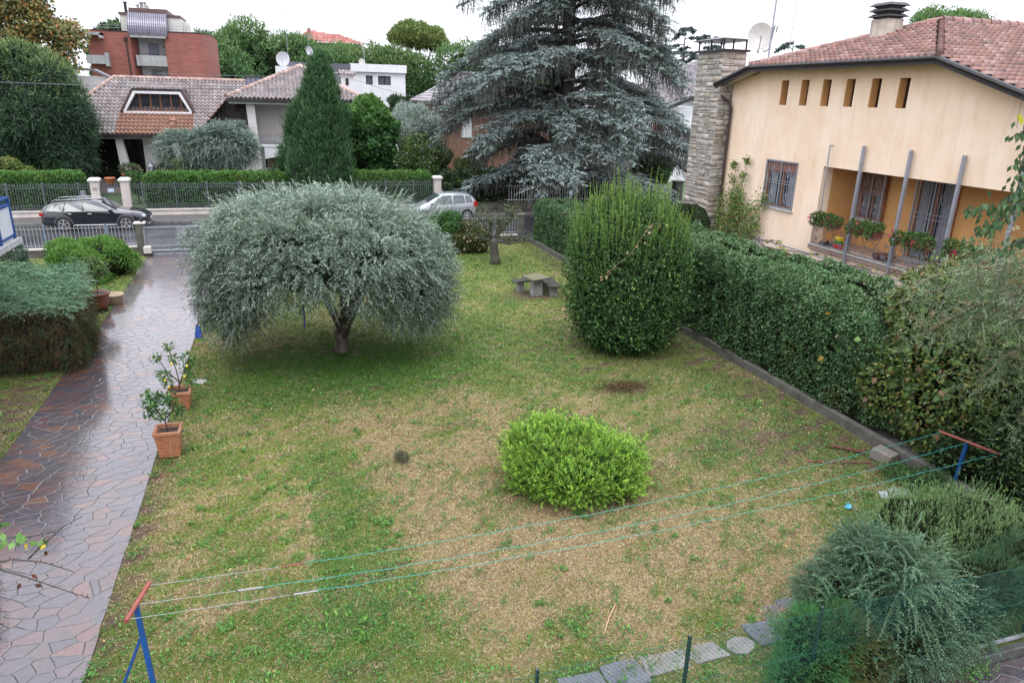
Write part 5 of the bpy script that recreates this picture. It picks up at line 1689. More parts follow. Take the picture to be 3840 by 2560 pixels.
# ------------------------------------------------------------------ cars
def make_car(name, label, loc, rz, paint, st, glass, wheels, wr, rimmat, lights, extra, spokes=5):
    """st: (x, half width, z bottom, z belt, half width at roof, z roof edge, z top)"""
    t_ = thing(name, label, "car", loc, None, rz)
    V, F = [], []
    k = 14
    for (x, w_, zb, zt, wr_, ze_, zc) in st:
        half = [(0, zb), (w_ * .86, zb), (w_ * .98, zb + .10), (w_, (zb + zt) * .5), (w_ * .965, zt), (wr_ + (w_ * .965 - wr_) * .06, ze_ - .0), (wr_ * .80, zc - .012), (0, zc)]
        ring = half + [(-a, b_) for a, b_ in half[-2:0:-1]]
        V += [(x, a, b_) for a, b_ in ring]
    for i in range(len(st) - 1):
        for j in range(k):
            a, b_ = i * k + j, i * k + (j + 1) % k
            F.append((a, b_, b_ + k, a + k))
    F.append(tuple(range(k))[::-1]); F.append(tuple((len(st) - 1) * k + j for j in range(k)))
    mb = MB(); mb.v, mb.f = V, F
    body = mb.build("body", paint, t_, smooth=True, local=True)
    ss = body.modifiers.new("subsurf", 'SUBSURF'); ss.levels = 2; ss.render_levels = 2
    for nm, pts in glass:
        # each pane: outer polygon on both sides or across
        mb = MB()
        if nm == "side_window":
            for poly in pts:
                for s in (-1, 1):
                    mb2 = MB()
                    P = [(p[0], s * p[1], p[2]) for p in poly]
                    Q = [(p[0], s * (abs(p[1]) - .012), p[2]) for p in poly]
                    n = len(P)
                    mb2.add(P + Q, [tuple(range(n)), tuple(range(n, 2 * n))[::-1]] + [(i, (i + 1) % n, n + (i + 1) % n, n + i) for i in range(n)])
                    mb2.build(nm, glass_mat("car_glass", (0.05, 0.065, 0.07), 0.04), t_, local=True)
        else:
            P = pts; Q = [(p[0], p[1], p[2] - .01) for p in pts]; n = len(P)
            mb.add(P + Q, [tuple(range(n)), tuple(range(n, 2 * n))[::-1]] + [(i, (i + 1) % n, n + (i + 1) % n, n + i) for i in range(n)])
            mb.build(nm, glass_mat("car_glass"), t_, local=True)
    for (wx, wy) in [(w_, s * wheels[2]) for w_ in wheels[:2] for s in (-1, 1)]:
        s = 1 if wy > 0 else -1
        mb = MB(); mb.lathe([(wr * .62, -.10), (wr * .93, -.10), (wr, -.06), (wr, .06), (wr * .93, .10), (wr * .62, .10)], (0, 0, 0), 28)
        mb.v = [(p[0] + wx, p[2] + wy, p[1] + wr) for p in mb.v]
        ty = mb.build("wheel", pm("tyre_rubber", (0.015, 0.015, 0.016), 0.7, 0.2, 10, 0.1), t_, smooth=False, local=True)
        mb = MB()
        yo = wy + s * 0.085
        n = spokes
        for i in range(n):
            a = 2 * math.pi * i / n + .3
            for da in ((-.13, .13) if n == 5 else (0,)):
                mb.bar((wx + .05 * math.cos(a), yo + s * .012, wr + .05 * math.sin(a)), (wx + wr * .64 * math.cos(a + da), yo, wr + wr * .64 * math.sin(a + da)), 0.035, 0.03)
        mb.tube([(wx, yo - s * .02, wr), (wx, yo + s * .03, wr)], 0.06, 12)
        rim = [(wr * .60, -.02), (wr * .70, -.02), (wr * .70, .02), (wr * .60, .02)]
        o_ = len(mb.v); m_ = MB(); m_.lathe(rim, (0, 0, 0), 28); m_.f = m_.f[:-2] + [((3 * 28) + k_, (3 * 28) + (k_ + 1) % 28, (k_ + 1) % 28, k_) for k_ in range(28)]
        mb.add([(p[0] + wx, p[2] + yo, p[1] + wr) for p in m_.v], m_.f)
        mb.build("rim", rimmat, ty, local=True)
        mb = MB(); mb.lathe([(0.02, 0), (wr * .62, 0), (wr * .62, .01), (.02, .01)], (0, 0, 0), 24); mb.v = [(p[0] + wx, wy + s * (.05 + p[2]), p[1] + wr) for p in mb.v]
        mb.build("brake_disc", pm("dark_hub", (0.02, 0.02, 0.02), 0.5), ty, local=True)
    for nm, mat_, boxes in extra:
        for bx in boxes:
            mb = MB()
            if isinstance(bx, MB): mb = bx
            else: mb.box(*bx)
            mb.build(nm, mat_, t_, local=True, bevel=0.012 if nm not in ("trim",) else 0)
    return t_


BLACKP = pm("black_car_paint", (0.012, 0.014, 0.020), 0.12, 0.1, 3, 0.0, coat=1.0)
SILVERP = pm("silver_car_paint", (0.42, 0.44, 0.48), 0.28, 0.05, 3, 0.0, 0.55, coat=0.8)
CHROME = pm("bright_trim", (0.65, 0.66, 0.68), 0.25, 0.05, 3, 0, 0.8)
CLAD = pm("grey_plastic_cladding", (0.07, 0.075, 0.085), 0.5, 0.1, 8, 0.1)
LAMPW = pm("clear_headlight", (0.55, 0.6, 0.65), 0.12, 0.05, 5, 0)
LAMPR = pm("red_tail_light", (0.35, 0.012, 0.012), 0.15, 0.1, 5, 0)
PLATE = pm("number_plate_white", (0.6, 0.6, 0.6), 0.4, 0.02)

st = [(-2.46, .70, .42, .80, .60, .86, .88), (-2.42, .84, .30, .92, .66, 1.00, 1.03), (-2.25, .90, .24, .98, .58, 1.22, 1.28), (-1.95, .92, .22, .99, .60, 1.38, 1.44), (-1.2, .93, .22, .98, .62, 1.43, 1.49),
      (-0.4, .93, .22, .97, .63, 1.45, 1.51), (0.25, .93, .22, .96, .62, 1.42, 1.49), (0.62, .93, .22, .955, .64, 1.25, 1.32), (1.02, .93, .22, .95, .72, 1.00, 1.05), (1.30, .93, .22, .93, .76, .97, 1.00), (1.9, .91, .24, .86, .74, .90, .94),
      (2.25, .85, .27, .76, .66, .80, .84), (2.42, .74, .32, .66, .55, .70, .73), (2.47, .60, .38, .58, .45, .60, .62)]
def arch(cx, r, w, s, z0):
    mb = MB(); pts = [(cx + r * math.cos(a), s * w, z0 + r * math.sin(a)) for a in [math.pi * i / 14 for i in range(15)]]
    mb.tube(pts, 0.042, 6); return mb
bx_side = [[(0.85, .915, .985), (0.28, .70, 1.405), (-0.42, .69, 1.42), (-0.42, .915, .99)], [(-.50, .915, .99), (-.50, .69, 1.42), (-1.22, .69, 1.40), (-1.32, .915, .995)], [(-1.40, .915, .995), (-1.30, .69, 1.395), (-1.85, .68, 1.34), (-2.12, .88, 1.03)]]
def mk_line(pts, r):
    mb = MB(); mb.tube(pts, r, 5); return mb
ex = [("wheel_arch", CLAD, [arch(1.42, .40, .90, s, .36) for s in (-1, 1)] + [arch(-1.42, .40, .90, s, .36) for s in (-1, 1)]),
      ("sill_trim", CHROME, [(-1.0, 1.0, s * .93 - .015, s * .93 + .015, .27, .31) for s in (-1, 1)]),
      ("trim", CHROME, [mk_line([(0.90, s * .925, .965), (-2.15, s * .915, .985)], .012) for s in (-1, 1)] + [mk_line([(-2.15, s * .905, 1.0), (-1.90, s * .73, 1.36), (-1.3, s * .72, 1.43), (-.4, s * .71, 1.45), (.3, s * .71, 1.43), (.92, s * .92, .985)], .012) for s in (-1, 1)]),
      ("roof_rail", CHROME, [mk_line([(-1.9, s * .60, 1.45), (-1.75, s * .60, 1.53), (-.1, s * .60, 1.56), (.15, s * .60, 1.49)], .018) for s in (-1, 1)]),
      ("headlight", LAMPW, [(2.10, 2.34, s * .68 - .13, s * .68 + .13, .64, .75) for s in (-1, 1)]),
      ("tail_light", LAMPR, [(-2.46, -2.28, s * .76 - .13, s * .76 + .13, .78, .93) for s in (-1, 1)]),
      ("grille", pm("dark_grille", (0.02, 0.02, 0.022), 0.35), [(2.40, 2.49, -.42, .42, .42, .70)]),
      ("bumper_blade", CHROME, [(2.20, 2.50, -.62, .62, .26, .30)]),
      ("number_plate", PLATE, [(2.48, 2.50, -.26, .26, .45, .56)]),
      ("mirror", BLACKP, [(.70, .88, s * 1.0 - .09, s * 1.0 + .09, .96, 1.08) for s in (-1, 1)]),
      ("door_handle", CHROME, [(-.28, -.10, s * .93 - .015, s * .93 + .015, .85, .875) for s in (-1, 1)] + [(-1.18, -1.0, s * .93 - .015, s * .93 + .015, .86, .885) for s in (-1, 1)]),
      ("door_seam", pm("seam_black", (0.004, 0.004, 0.005), 0.5), [mk_line([(-.46, s * .932, .95), (-.46, s * .94, .5), (-.46, s * .925, .3)], .006) for s in (-1, 1)] + [mk_line([(.95, s * .932, .95), (.86, s * .94, .5), (.8, s * .925, .3)], .006) for s in (-1, 1)])]
make_car("parked_car", "black estate car with roof rails parked against the far kerb near number 50", (-9.28, 42.25, -0.02), 0.0, BLACKP, st,
         [("side_window", bx_side), ("windscreen", [(1.03, -.66, 1.075), (1.03, .66, 1.075), (.34, .54, 1.485), (.34, -.54, 1.485)]), ("rear_window", [(-2.40, -.60, 1.05), (-2.02, -.52, 1.42), (-2.02, .52, 1.42), (-2.40, .60, 1.05)])],
         (1.42, -1.42, .86), .36, pm("alloy_rim", (0.5, 0.5, 0.52), 0.3, 0.05, 5, 0, 0.7), None, ex)

st2 = [(-1.92, .66, .40, .86, .58, .98, 1.0), (-1.90, .80, .28, .95, .64, 1.10, 1.13), (-1.74, .85, .22, 1.00, .60, 1.32, 1.37), (-1.5, .87, .2, 1.0, .60, 1.48, 1.53), (-.9, .88, .2, .99, .61, 1.53, 1.59), (-.2, .88, .2, .97, .62, 1.54, 1.60),
       (.30, .88, .2, .95, .62, 1.45, 1.52), (.75, .88, .2, .93, .66, 1.20, 1.27), (1.15, .87, .21, .90, .70, .98, 1.02), (1.55, .85, .23, .83, .68, .84, .88), (1.80, .78, .27, .72, .58, .72, .76), (1.91, .62, .34, .6, .45, .60, .62)]
side2 = [[(1.02, .875, .965), (.80, .83, 1.08), (.22, .70, 1.44), (-.38, .695, 1.49), (-.38, .875, 1.0)], [(-.46, .875, 1.0), (-.46, .695, 1.49), (-1.10, .69, 1.47), (-1.18, .87, 1.04)], [(-1.25, .87, 1.05), (-1.18, .69, 1.465), (-1.52, .69, 1.40), (-1.66, .83, 1.10)]]
lp = MB(); 
ex2 = [("headlight", LAMPW, [(1.60, 1.86, s * .62 - .12, s * .62 + .12, .60, .76) for s in (-1, 1)]),
       ("tail_light", LAMPR, [(-1.90, -1.70, s * .76 - .10, s * .76 + .10, .78, 1.12) for s in (-1, 1)]),
       ("rear_bumper", CLAD, [(-1.93, -1.7, -.7, .7, .30, .38)]),
       ("number_plate", PLATE, [(-1.945, -1.92, -.26, .26, .62, .74), (1.90, 1.925, -.26, .26, .38, .49)]),
       ("mirror", SILVERP, [(.72, .88, s * .97 - .09, s * .97 + .09, .97, 1.10) for s in (-1, 1)]),
       ("rub_strip", pm("rub_strip_grey", (0.25, 0.26, 0.28), 0.5), [mk_line([(1.0, s * .89, .44), (-1.0, s * .89, .48)], .014) for s in (-1, 1)]),
       ("door_handle", CHROME, [(-.30, -.12, s * .885 - .015, s * .885 + .015, .84, .865) for s in (-1, 1)]),
       ("wheel_arch", pm("arch_black", (0.02, 0.02, 0.022), 0.7), [arch(1.27, .335, .85, s, .31) for s in (-1, 1)] + [arch(-1.27, .335, .85, s, .31) for s in (-1, 1)]),
       ("door_seam", MATS["seam_black"], [mk_line([(-.42, s * .885, .96), (-.42, s * .893, .5), (-.42, s * .878, .28)], .006) for s in (-1, 1)] + [mk_line([(.95, s * .882, .92), (.84, s * .893, .5), (.8, s * .878, .28)], .006) for s in (-1, 1)])]
make_car("parked_car", "small silver hatchback parked facing left behind the shrubs, under the cedar", (9.15, 42.55, -0.02), math.pi, SILVERP, st2,
         [("side_window", side2), ("windscreen", [(1.12, -.62, 1.04), (1.12, .62, 1.04), (.38, .54, 1.50), (.38, -.54, 1.50)]), ("rear_window", [(-1.89, -.56, 1.14), (-1.60, -.54, 1.50), (-1.60, .54, 1.50), (-1.89, .56, 1.14)])],
         (1.27, -1.27, .80), .31, pm("hubcap_silver", (0.45, 0.46, 0.48), 0.35, 0.05, 5, 0, 0.5), None, ex2, 9)

# ------------------------------------------------------------------ lawn furniture and small things
MOSSY = None
m, t, b = _base("mossy_stone")
co = coord(t)
n1 = noise(t, 5, 5, 0.65, co); n2 = noise(t, 30, 4, 0.6, co)
c = mixc(t, rngmap(t, n2.outputs[0], 0.3, 0.7, 0, 1), (0.10, 0.095, 0.085), (0.17, 0.16, 0.14))
gm = t.nodes.new("ShaderNodeNewGeometry"); sx = t.nodes.new("ShaderNodeSeparateXYZ"); t.links.new(gm.outputs["Normal"], sx.inputs[0])
mm = t.nodes.new("ShaderNodeMath"); mm.operation = 'MULTIPLY'
t.links.new(rngmap(t, n1.outputs[0], 0.35, 0.6, 0, 0.95), mm.inputs[0]); t.links.new(rngmap(t, sx.outputs[2], 0.3, 0.9, 0.1, 1), mm.inputs[1])
t.links.new(mixc(t, mm.outputs[0], c, (0.13, 0.115, 0.025)), b.inputs["Base Color"])
b.inputs["Roughness"].default_value = 0.6; bump(t, b, n2.outputs[0], 0.5, 0.01)
MOSSY = m
WETST = pm("wet_dark_stone", (0.05, 0.046, 0.04), 0.4, 0.35, 8, 0.4)
LEGST = pm("old_concrete_leg", (0.26, 0.255, 0.24), 0.75, 0.2, 6, 0.4, streak=0.6, stain=(0.08, 0.08, 0.06))


def slab_pts(mb, pts, z0, z1): mb.prism(pts, 'z', z0, z1)


t_ = thing("stone_table", "mossy stone garden table on a thick concrete leg", "table", (8.8, 24.6, 0))
mb = MB(); slab_pts(mb, [(8.30, 24.72), (8.50, 23.93), (9.22, 24.18), (9.08, 25.05)], 0.68, 0.74); mb.build("tabletop", MOSSY, t_, bevel=0.012)
mb = MB(); mb.box(8.60, 9.0, 24.3, 24.62, 0, 0.68); mb.build("leg", LEGST, t_, bevel=0.02)
t_ = thing("stone_bench", "small dark stone bench at the left of the mossy table", "bench", (8.35, 25.1, 0))
mb = MB(); slab_pts(mb, [(8.05, 25.25), (8.12, 24.85), (8.75, 24.98), (8.68, 25.38)], 0.40, 0.46); mb.build("seat", WETST, t_, bevel=0.01)
mb = MB(); mb.box(8.26, 8.5, 25.0, 25.24, 0, 0.40); mb.build("leg", LEGST, t_, bevel=0.015)
t_ = thing("stone_bench", "long dark stone bench at the right of the mossy table", "bench", (9.45, 24.5, 0))
mb = MB(); slab_pts(mb, [(9.26, 25.45), (9.12, 24.0), (9.6, 23.9), (9.72, 25.35)], 0.40, 0.46); mb.build("seat", WETST, t_, bevel=0.01)
for y in (24.15, 25.1):
    mb = MB(); mb.box(9.26, 9.54, y, y + .22, 0, 0.40); mb.build("leg", LEGST, t_, bevel=0.015)

# clothes line, near posts
RUST = pm("red_oxide_paint", (0.23, 0.055, 0.04), 0.45, 0.25, 9, 0.15)
t_ = thing("clothesline_post", "blue post with rusty red crossbar and brace, nearest at lower left", "clothesline post", (-1.9, 7.6, 0))
mb = MB(); mb.bar((-1.84, 7.5, 0), (-1.92, 7.6, 1.46), 0.055, 0.055); mb.build("pole", BLUE, t_, bevel=0.006)
mb = MB(); mb.bar((-2.35, 7.75, 0.0), (-1.93, 7.6, 1.02), 0.03, 0.03); mb.build("brace", BLUE, t_)
mb = MB(); mb.tube([(-1.98, 7.35, 1.47), (-1.83, 7.95, 1.50)], 0.028, 12); mb.build("crossbar", RUST, t_)
t_ = thing("clothesline_post", "blue post with red crossbar leaning among the dark shrubs at the right", "clothesline post", (11.95, 9.0, 0))
mb = MB(); mb.bar((11.95, 9.02, 0), (12.0, 9.0, 1.08), 0.055); mb.build("pole", BLUE, t_, bevel=0.006)
mb = MB(); mb.tube([(11.75, 9.42, 1.13), (12.2, 8.45, 1.05)], 0.026, 12); mb.build("crossbar", RUST, t_)
CORD = pm("turquoise_cord", (0.03, 0.30, 0.26), 0.5, 0.1, 20, 0)
ends = [((-1.85, 7.9, 1.50), (11.78, 9.38, 1.13)), ((-1.90, 7.62, 1.47), (11.98, 8.95, 1.10)), ((-1.97, 7.38, 1.47), (12.17, 8.5, 1.06))]
for i, (a, b_) in enumerate(ends):
    lab = ["turquoise washing line farthest from the viewer, between the two blue posts", "middle turquoise washing line of the three", "turquoise washing line nearest to the viewer"][i]
    t_ = thing("washing_line", lab, "washing line", a, "turquoise washing lines")
    a, b_ = Vector(a), Vector(b_)
    d_ = b_ - a
    s0 = [1.5, 1.05, 1.75][i]
    k0 = s0 / d_.length
    def P(tt, sag=[0.26, 0.30, 0.22][i]): return a + d_ * tt - Vector((0, 0, 4 * sag * tt * (1 - tt)))
    mb = MB(); mb.tube([P(k0 * .98 * j / 5) for j in range(6)], 0.0025, 4); mb.build("wire", GREYMET, t_)
    mb = MB(); mb.tube([P(k0), P(k0 + .02)], 0.009, 6); mb.build("turnbuckle", GREYMET if i else RUST, t_)
    gq = random.Random(i)
    mb = MB(); mb.tube([P(k0 + .02 + (1 - k0 - .02) * j / 70) + Vector((0, 0, gq.uniform(-.012, .012))) for j in range(71)], 0.0036, 5); mb.build("cord", CORD, t_)

# swing frame beside the drive
t_ = thing("swing_frame", "blue steel swing frame half hidden under the big olive beside the driveway", "swing frame", (-1.2, 22.9, 0))
for x, two in ((-2.58, True), (0.36, True)):
    for ya in (22.35, 24.3):
        mb = MB(); mb.tube([(x, ya, 0), (x, 23.2, 2.0)], 0.026, 8); mb.build("leg", BLUE, t_)
mb = MB(); mb.tube([(-1.1, 22.4, 0), (-1.1, 23.2, 2.0)], 0.026, 8); mb.build("leg", BLUE, t_)
mb = MB(); mb.tube([(-2.7, 23.2, 2.0), (.45, 23.2, 2.0)], 0.03, 8); mb.build("top_bar", BLUE, t_)
mb = MB(); mb.tube([(-2.58, 22.75, 1.0), (-2.58, 23.8, 1.0)], 0.018, 6); mb.build("cross_tie", pm("rusty_tie", (0.2, 0.07, 0.05), 0.6), t_)
t_ = thing("snow_shovel", "blue snow shovel leaning with its blade down against the swing frame", "shovel", (-2.66, 22.2, 0))
mb = MB(); mb.tube([(-2.70, 22.0, 0.30), (-2.60, 22.6, 1.25)], 0.015, 8); mb.build("handle", pm("dark_wood_handle", (0.10, 0.06, 0.045), 0.5), t_)
mb = MB(); mb.add([(-2.78, 21.85, .06), (-2.60, 21.80, .06), (-2.63, 21.97, .42), (-2.73, 22.0, .42), (-2.80, 21.93, .08), (-2.58, 21.88, .08)], [(0, 1, 2, 3), (0, 3, 4), (1, 5, 2), (4, 3, 2, 5)]); mb.build("blade", pm("blue_plastic", (0.008, 0.06, 0.33), 0.35, 0.1), t_)

# pots
TERRA = pm("terracotta", (0.31, 0.125, 0.058), 0.55, 0.25, 7, 0.35, streak=0.35, stain=(0.40, 0.28, 0.22))
SOILP = pm("dark_potting_soil", (0.035, 0.025, 0.02), 0.9, 0.5, 30, 0.8)


def square_pot(label, x, y, w_, h_, plant_label):
    t_ = thing("square_pot", label, "plant pot", (x, y, 0), "square terracotta pots by the drive")
    a, b_ = w_ * .40, w_ * .5
    mb = MB()
    def ring(r, z): return [(x - r, y - r, z), (x + r, y - r, z), (x + r, y + r, z), (x - r, y + r, z)]
    V = ring(a, .03) + ring(b_, h_ - .07) + ring(b_ + .025, h_ - .07) + ring(b_ + .025, h_) + ring(b_ - .03, h_) + ring(b_ - .05, h_ - .09)
    F = [(3, 2, 1, 0)]
    for i in range(5):
        for k in range(4): F.append((i * 4 + k, i * 4 + (k + 1) % 4, (i + 1) * 4 + (k + 1) % 4, (i + 1) * 4 + k))
    mb.add(V, F)
    p_ = mb.build("body", TERRA, t_, bevel=0.008)
    # moulded garland panels on the sides
    mb = MB()
    for s, ax in ((-1, 'y'), (1, 'x')):
        for k in range(9):
            u = (k - 4) / 4 * a * .7; z = h_ * (.48 + .12 * math.cos(k * 1.57))
            if ax == 'y': c = (x + u, y - (a + (b_ - a) * z / h_) - 0.002, z)
            else: c = (x + (a + (b_ - a) * z / h_) + .002, y + u, z)
            mb.lathe([(.001, -.02), (.018, -.012), (.022, 0), (.018, .012), (.001, .02)], c, 7)
        for zz in (h_ * .22, h_ * .78):
            e_ = a + (b_ - a) * zz / h_ + .004
            if ax == 'y': mb.bar((x - e_ * .92, y - e_, zz), (x + e_ * .92, y - e_, zz), .012)
            else: mb.bar((x + e_, y - e_ * .92, zz), (x + e_, y + e_ * .92, zz), .012)
    mb.build("moulded_relief", TERRA, p_)
    mb = MB(); e_ = b_ - .045; mb.box(x - e_, x + e_, y - e_, y + e_, h_ - .14, h_ - .085); mb.build("soil", SOILP, t_)
    return t_


square_pot("square terracotta pot with moulded garlands, the nearer of the two beside the driveway", -2.53, 14.35, 0.46, 0.60, "")
square_pot("square terracotta pot partly hidden behind the nearer lemon tree", -2.60, 16.75, 0.47, 0.47, "")
t_ = thing("round_pot", "large round brown pot on a dark wheeled tray left of the driveway", "plant pot", (-6.02, 25.6, 0))
mb = MB(); mb.lathe([(0.22, .06), (0.30, .30), (0.33, .56), (0.37, .58), (0.37, .64), (.33, .64), (.31, .56)], (-6.02, 25.6, 0), 28); mb.build("body", pm("brown_glazed_pot", (0.17, 0.05, 0.028), 0.3, 0.15, 5, 0.05), t_, smooth=True)
mb = MB(); mb.lathe([(.31, .55), (.31, .57)], (-6.02, 25.6, 0), 24); mb.build("soil", SOILP, t_)
mb = MB(); mb.lathe([(.26, .03), (.26, .06)], (-6.02, 25.6, 0), 20); mb.build("wheeled_tray", DARKMET, t_)
t_ = thing("pot_ring", "empty pale pot rim standing just behind the round brown pot", "plant pot", (-5.75, 26.4, 0))
mb = MB(); mb.lathe([(0.25, 0), (0.30, .3), (.33, .32), (.33, .36), (.29, .36), (.24, .1), (.2, .1)], (-5.75, 26.4, 0), 22); mb.build("body", pm("pale_clay", (0.4, 0.3, 0.2), 0.6), t_, smooth=True)
# far pots and lantern by the villa steps
for i, (x, lab) in enumerate(((-9.15, "wide terracotta bowl of flowers at the left of the villa's lantern"), (-7.15, "wide terracotta bowl of flowers at the right of the villa's lantern"), (-10.35, "low terracotta bowl beside the white pillar's top, at the villa steps"))):
    t_ = thing("flower_bowl", lab, "plant pot", (x, 51.5, 1.3), "terracotta bowls by the villa steps")
    s_ = 0.62 if i == 2 else 1
    z_ = 1.35 if i < 2 else 1.1
    mb = MB(); mb.lathe([(0.22 * s_, 0), (0.40 * s_, .18), (0.46 * s_, .38), (0.52 * s_, .40), (.52 * s_, .48), (.42 * s_, .48)], (x, 51.5, z_), 22); mb.build("body", pm("orange_terracotta", (0.42, 0.13, 0.06), 0.5, 0.15), t_, smooth=True)
    n = 1300 if i < 2 else 1
    P, N_ = blob_pts([(x, 51.5, z_ + .75, .65, .55, .38), (x + .3, 51.4, z_ + .65, .45, .4, .3)], n, .5, 1.0)
    foliage("flowers", P, nrm(N_ + rdir(n) * .6), N_, .10, .07, leafcol(n, [(0.05, .11, .04), (.07, .14, .05), (.35, .06, .14), (.4, .2, .35)], [.5, .38, .08, .04]), t_)
t_ = thing("garden_lantern", "grey iron lantern on a post by the villa steps, between two flower bowls", "lantern", (-7.85, 51.2, 0))
mb = MB(); mb.tube([(-7.85, 51.2, 0), (-7.85, 51.2, 1.75)], .06, 8); mb.build("post", SLATEMET, t_)
mb = MB(); mb.lathe([(0.13, 0), (0.24, .45), (0.24, .47)], (-7.85, 51.2, 1.8), 6); mb.build("glass_body", pm("lantern_glass", (0.35, 0.37, 0.4), 0.2), t_)
mb = MB(); mb.lathe([(0.30, 0), (0.26, .06), (.12, .22), (.10, .30), (.05, .34), (.03, .44)], (-7.85, 51.2, 2.27), 6); mb.lathe([(.14, -.06), (.16, 0)], (-7.85, 51.2, 1.8), 6)
for k in range(6):
    a = k * math.pi / 3
    mb.bar((-7.85 + .13 * math.cos(a), 51.2 + .13 * math.sin(a), 1.8), (-7.85 + .25 * math.cos(a), 51.2 + .25 * math.sin(a), 2.27), .03)
mb.build("iron_cage", SLATEMET, t_)

# small things on the grass
t_ = MB(); t_.box(11.42, 11.78, 10.2, 10.62, 0.0, 0.24); o = t_.build("concrete_block", pm("weathered_block", (0.20, 0.17, 0.14), 0.7, 0.15, 6, 0.3), None, origin=(11.6, 10.4, 0), bevel=0.015)
o.rotation_euler = (0.12, 0.05, 0.35); tag(o, "brownish concrete block lying at the end of the kerb wall", "block")
for i, (a, b_, lab) in enumerate((((9.95, 10.75, .03), (11.25, 10.35, .03), "long dark reddish plank lying on the lawn near the concrete block"), ((10.9, 11.25, .04), (11.45, 10.72, .05), "short reddish plank nearer the kerb wall than the long one"))):
    mb = MB(); mb.bar(a, b_, 0.09, 0.025); o = mb.build("plank", pm("wet_red_wood", (0.12, 0.045, 0.035), 0.5, 0.3, 12, 0.3), None, origin=a); tag(o, lab, "plank", "planks near the concrete block")


def crumple(name, label, cat, c, size, mat, n=10, seed=0, h=0.09):
    g_ = np.random.default_rng(seed)
    V, F = [], []
    m_ = n
    for i in range(n):
        for j in range(m_):
            u, v = i / (n - 1) - .5, j / (m_ - 1) - .5
            rr = max(0, 1 - (2 * abs(u)) ** 3) * max(0, 1 - (2 * abs(v)) ** 3)
            V.append((c[0] + (u + g_.normal(0, .03)) * size[0] + v * size[0] * .2, c[1] + (v + g_.normal(0, .03)) * size[1] - u * size[1] * .5, c[2] + (abs(g_.normal(0, 1)) * h + .02) * (rr * .8 + .15)))
    for i in range(n - 1):
        for j in range(m_ - 1): F.append((i * m_ + j, (i + 1) * m_ + j, (i + 1) * m_ + j + 1, i * m_ + j + 1))
    mb = MB(); mb.add(V, F); o = mb.build(name, mat, None, origin=c)
    tag(o, label, cat); return o


crumple("plastic_sheet", "crumpled whitish plastic sheet on the grass near the right clothesline post", "plastic sheet", (10.75, 9.2, 0.02), (0.62, 0.25), pm("cloudy_plastic", (0.40, 0.42, 0.46), 0.25, 0.1, 9, 0.1), 13, 4, 0.06)
crumple("blue_glove", "small crumpled light blue glove on the grass", "glove", (9.52, 9.05, 0.02), (0.12, 0.09), pm("light_blue_rubber", (0.10, 0.45, 0.62), 0.4, 0.1), 6, 5, 0.06)
crumple("flat_stone", "flat pale round stone in the grass behind the square pots", "stone", (-2.38, 18.3, 0.02), (0.34, 0.3), pm("pale_flat_stone", (0.36, 0.36, 0.36), 0.5, 0.1), 5, 6, 0.02)
t_ = MB(); t_.tube([(3.80, 7.25, .03), (3.98, 7.5, .05), (4.2, 7.75, .04)], [.006, .011, .009], 6); o = t_.build("stick", pm("bare_dry_wood", (0.42, 0.26, 0.14), 0.6, 0.2), None, origin=(3.98, 7.5, 0)); tag(o, "pale dry stick lying on the lawn above the stepping stones", "stick")

SLATE = pm("wet_slate", (0.10, 0.105, 0.12), 0.5, 0.25, 5, 0.4, spec=.3)
stones = [((3.16, 6.46), .29, .20, "first grey stepping stone from the left behind the wire fence"), ((3.75, 6.50), .26, .21, "second stepping stone from the left, squarish grey slate"), ((4.35, 6.54), .31, .17, "third stepping stone from the left, brownish slate"),
          ((4.95, 6.56), .26, .15, "fourth stepping stone, pale and narrow, right of the first fence post"), ((5.50, 6.54), .22, .17, "small pale rounded stepping stone, fifth from the left"), ((5.95, 6.66), .20, .21, "sixth stepping stone from the left, bluish"), ((6.32, 6.86), .17, .26, "seventh stepping stone, tall bluish slate near the juniper"), ((6.72, 6.95), .18, .24, "last dark wet stepping stone at the juniper")]
for i, ((x, y), a, b_, lab) in enumerate(stones):
    gq = random.Random(40 + i)
    sk = gq.uniform(-.06, .06)
    if i == 4:
        pts = [(x + a * math.cos(k * .785) * gq.uniform(.9, 1.1), y + b_ * math.sin(k * .785) * gq.uniform(.9, 1.1)) for k in range(8)]
    else:
        pts = []
        for cx_, cy_ in ((-1, -1), (0, -1.04), (1, -1), (1.03, .1), (1, 1), (.1, 1.03), (-1, 1), (-1.03, 0)):
            pts.append((x + a * cx_ + sk * cy_ + gq.uniform(-.018, .018), y + b_ * cy_ + gq.uniform(-.018, .018)))
    mb = MB(); mb.prism(pts, 'z', 0.0, 0.04 + .004 * (i % 3)); o = mb.build("stepping_stone", SLATE if i not in (3, 4, 2) else pm("pale_slate", (0.17, 0.165, 0.155), 0.5, 0.25, 5, 0.4, spec=.3), None, origin=(x, y, 0), bevel=0.008)
    tag(o, lab, "stepping stone", "stepping stones along the wire fence")

n = 1500
t_ = thing("mulch_patch", "heap of dark brown clippings on the lawn behind the bright green bush", "mulch heap", (8.0, 15.35, 0))
P = np.stack([8.0 + rng.normal(0, .34, n), 15.35 + rng.normal(0, .19, n), np.abs(rng.normal(0, .035, n)) + .015], -1)
D_ = nrm(rdir(n) * [1, 1, .35])
foliage("clippings", P, D_, rdir(n), rng.uniform(.05, .12, n), .014, leafcol(n, [(.11, .06, .03), (.07, .04, .022), (.16, .10, .055)]), t_, LEAF, 1.0)

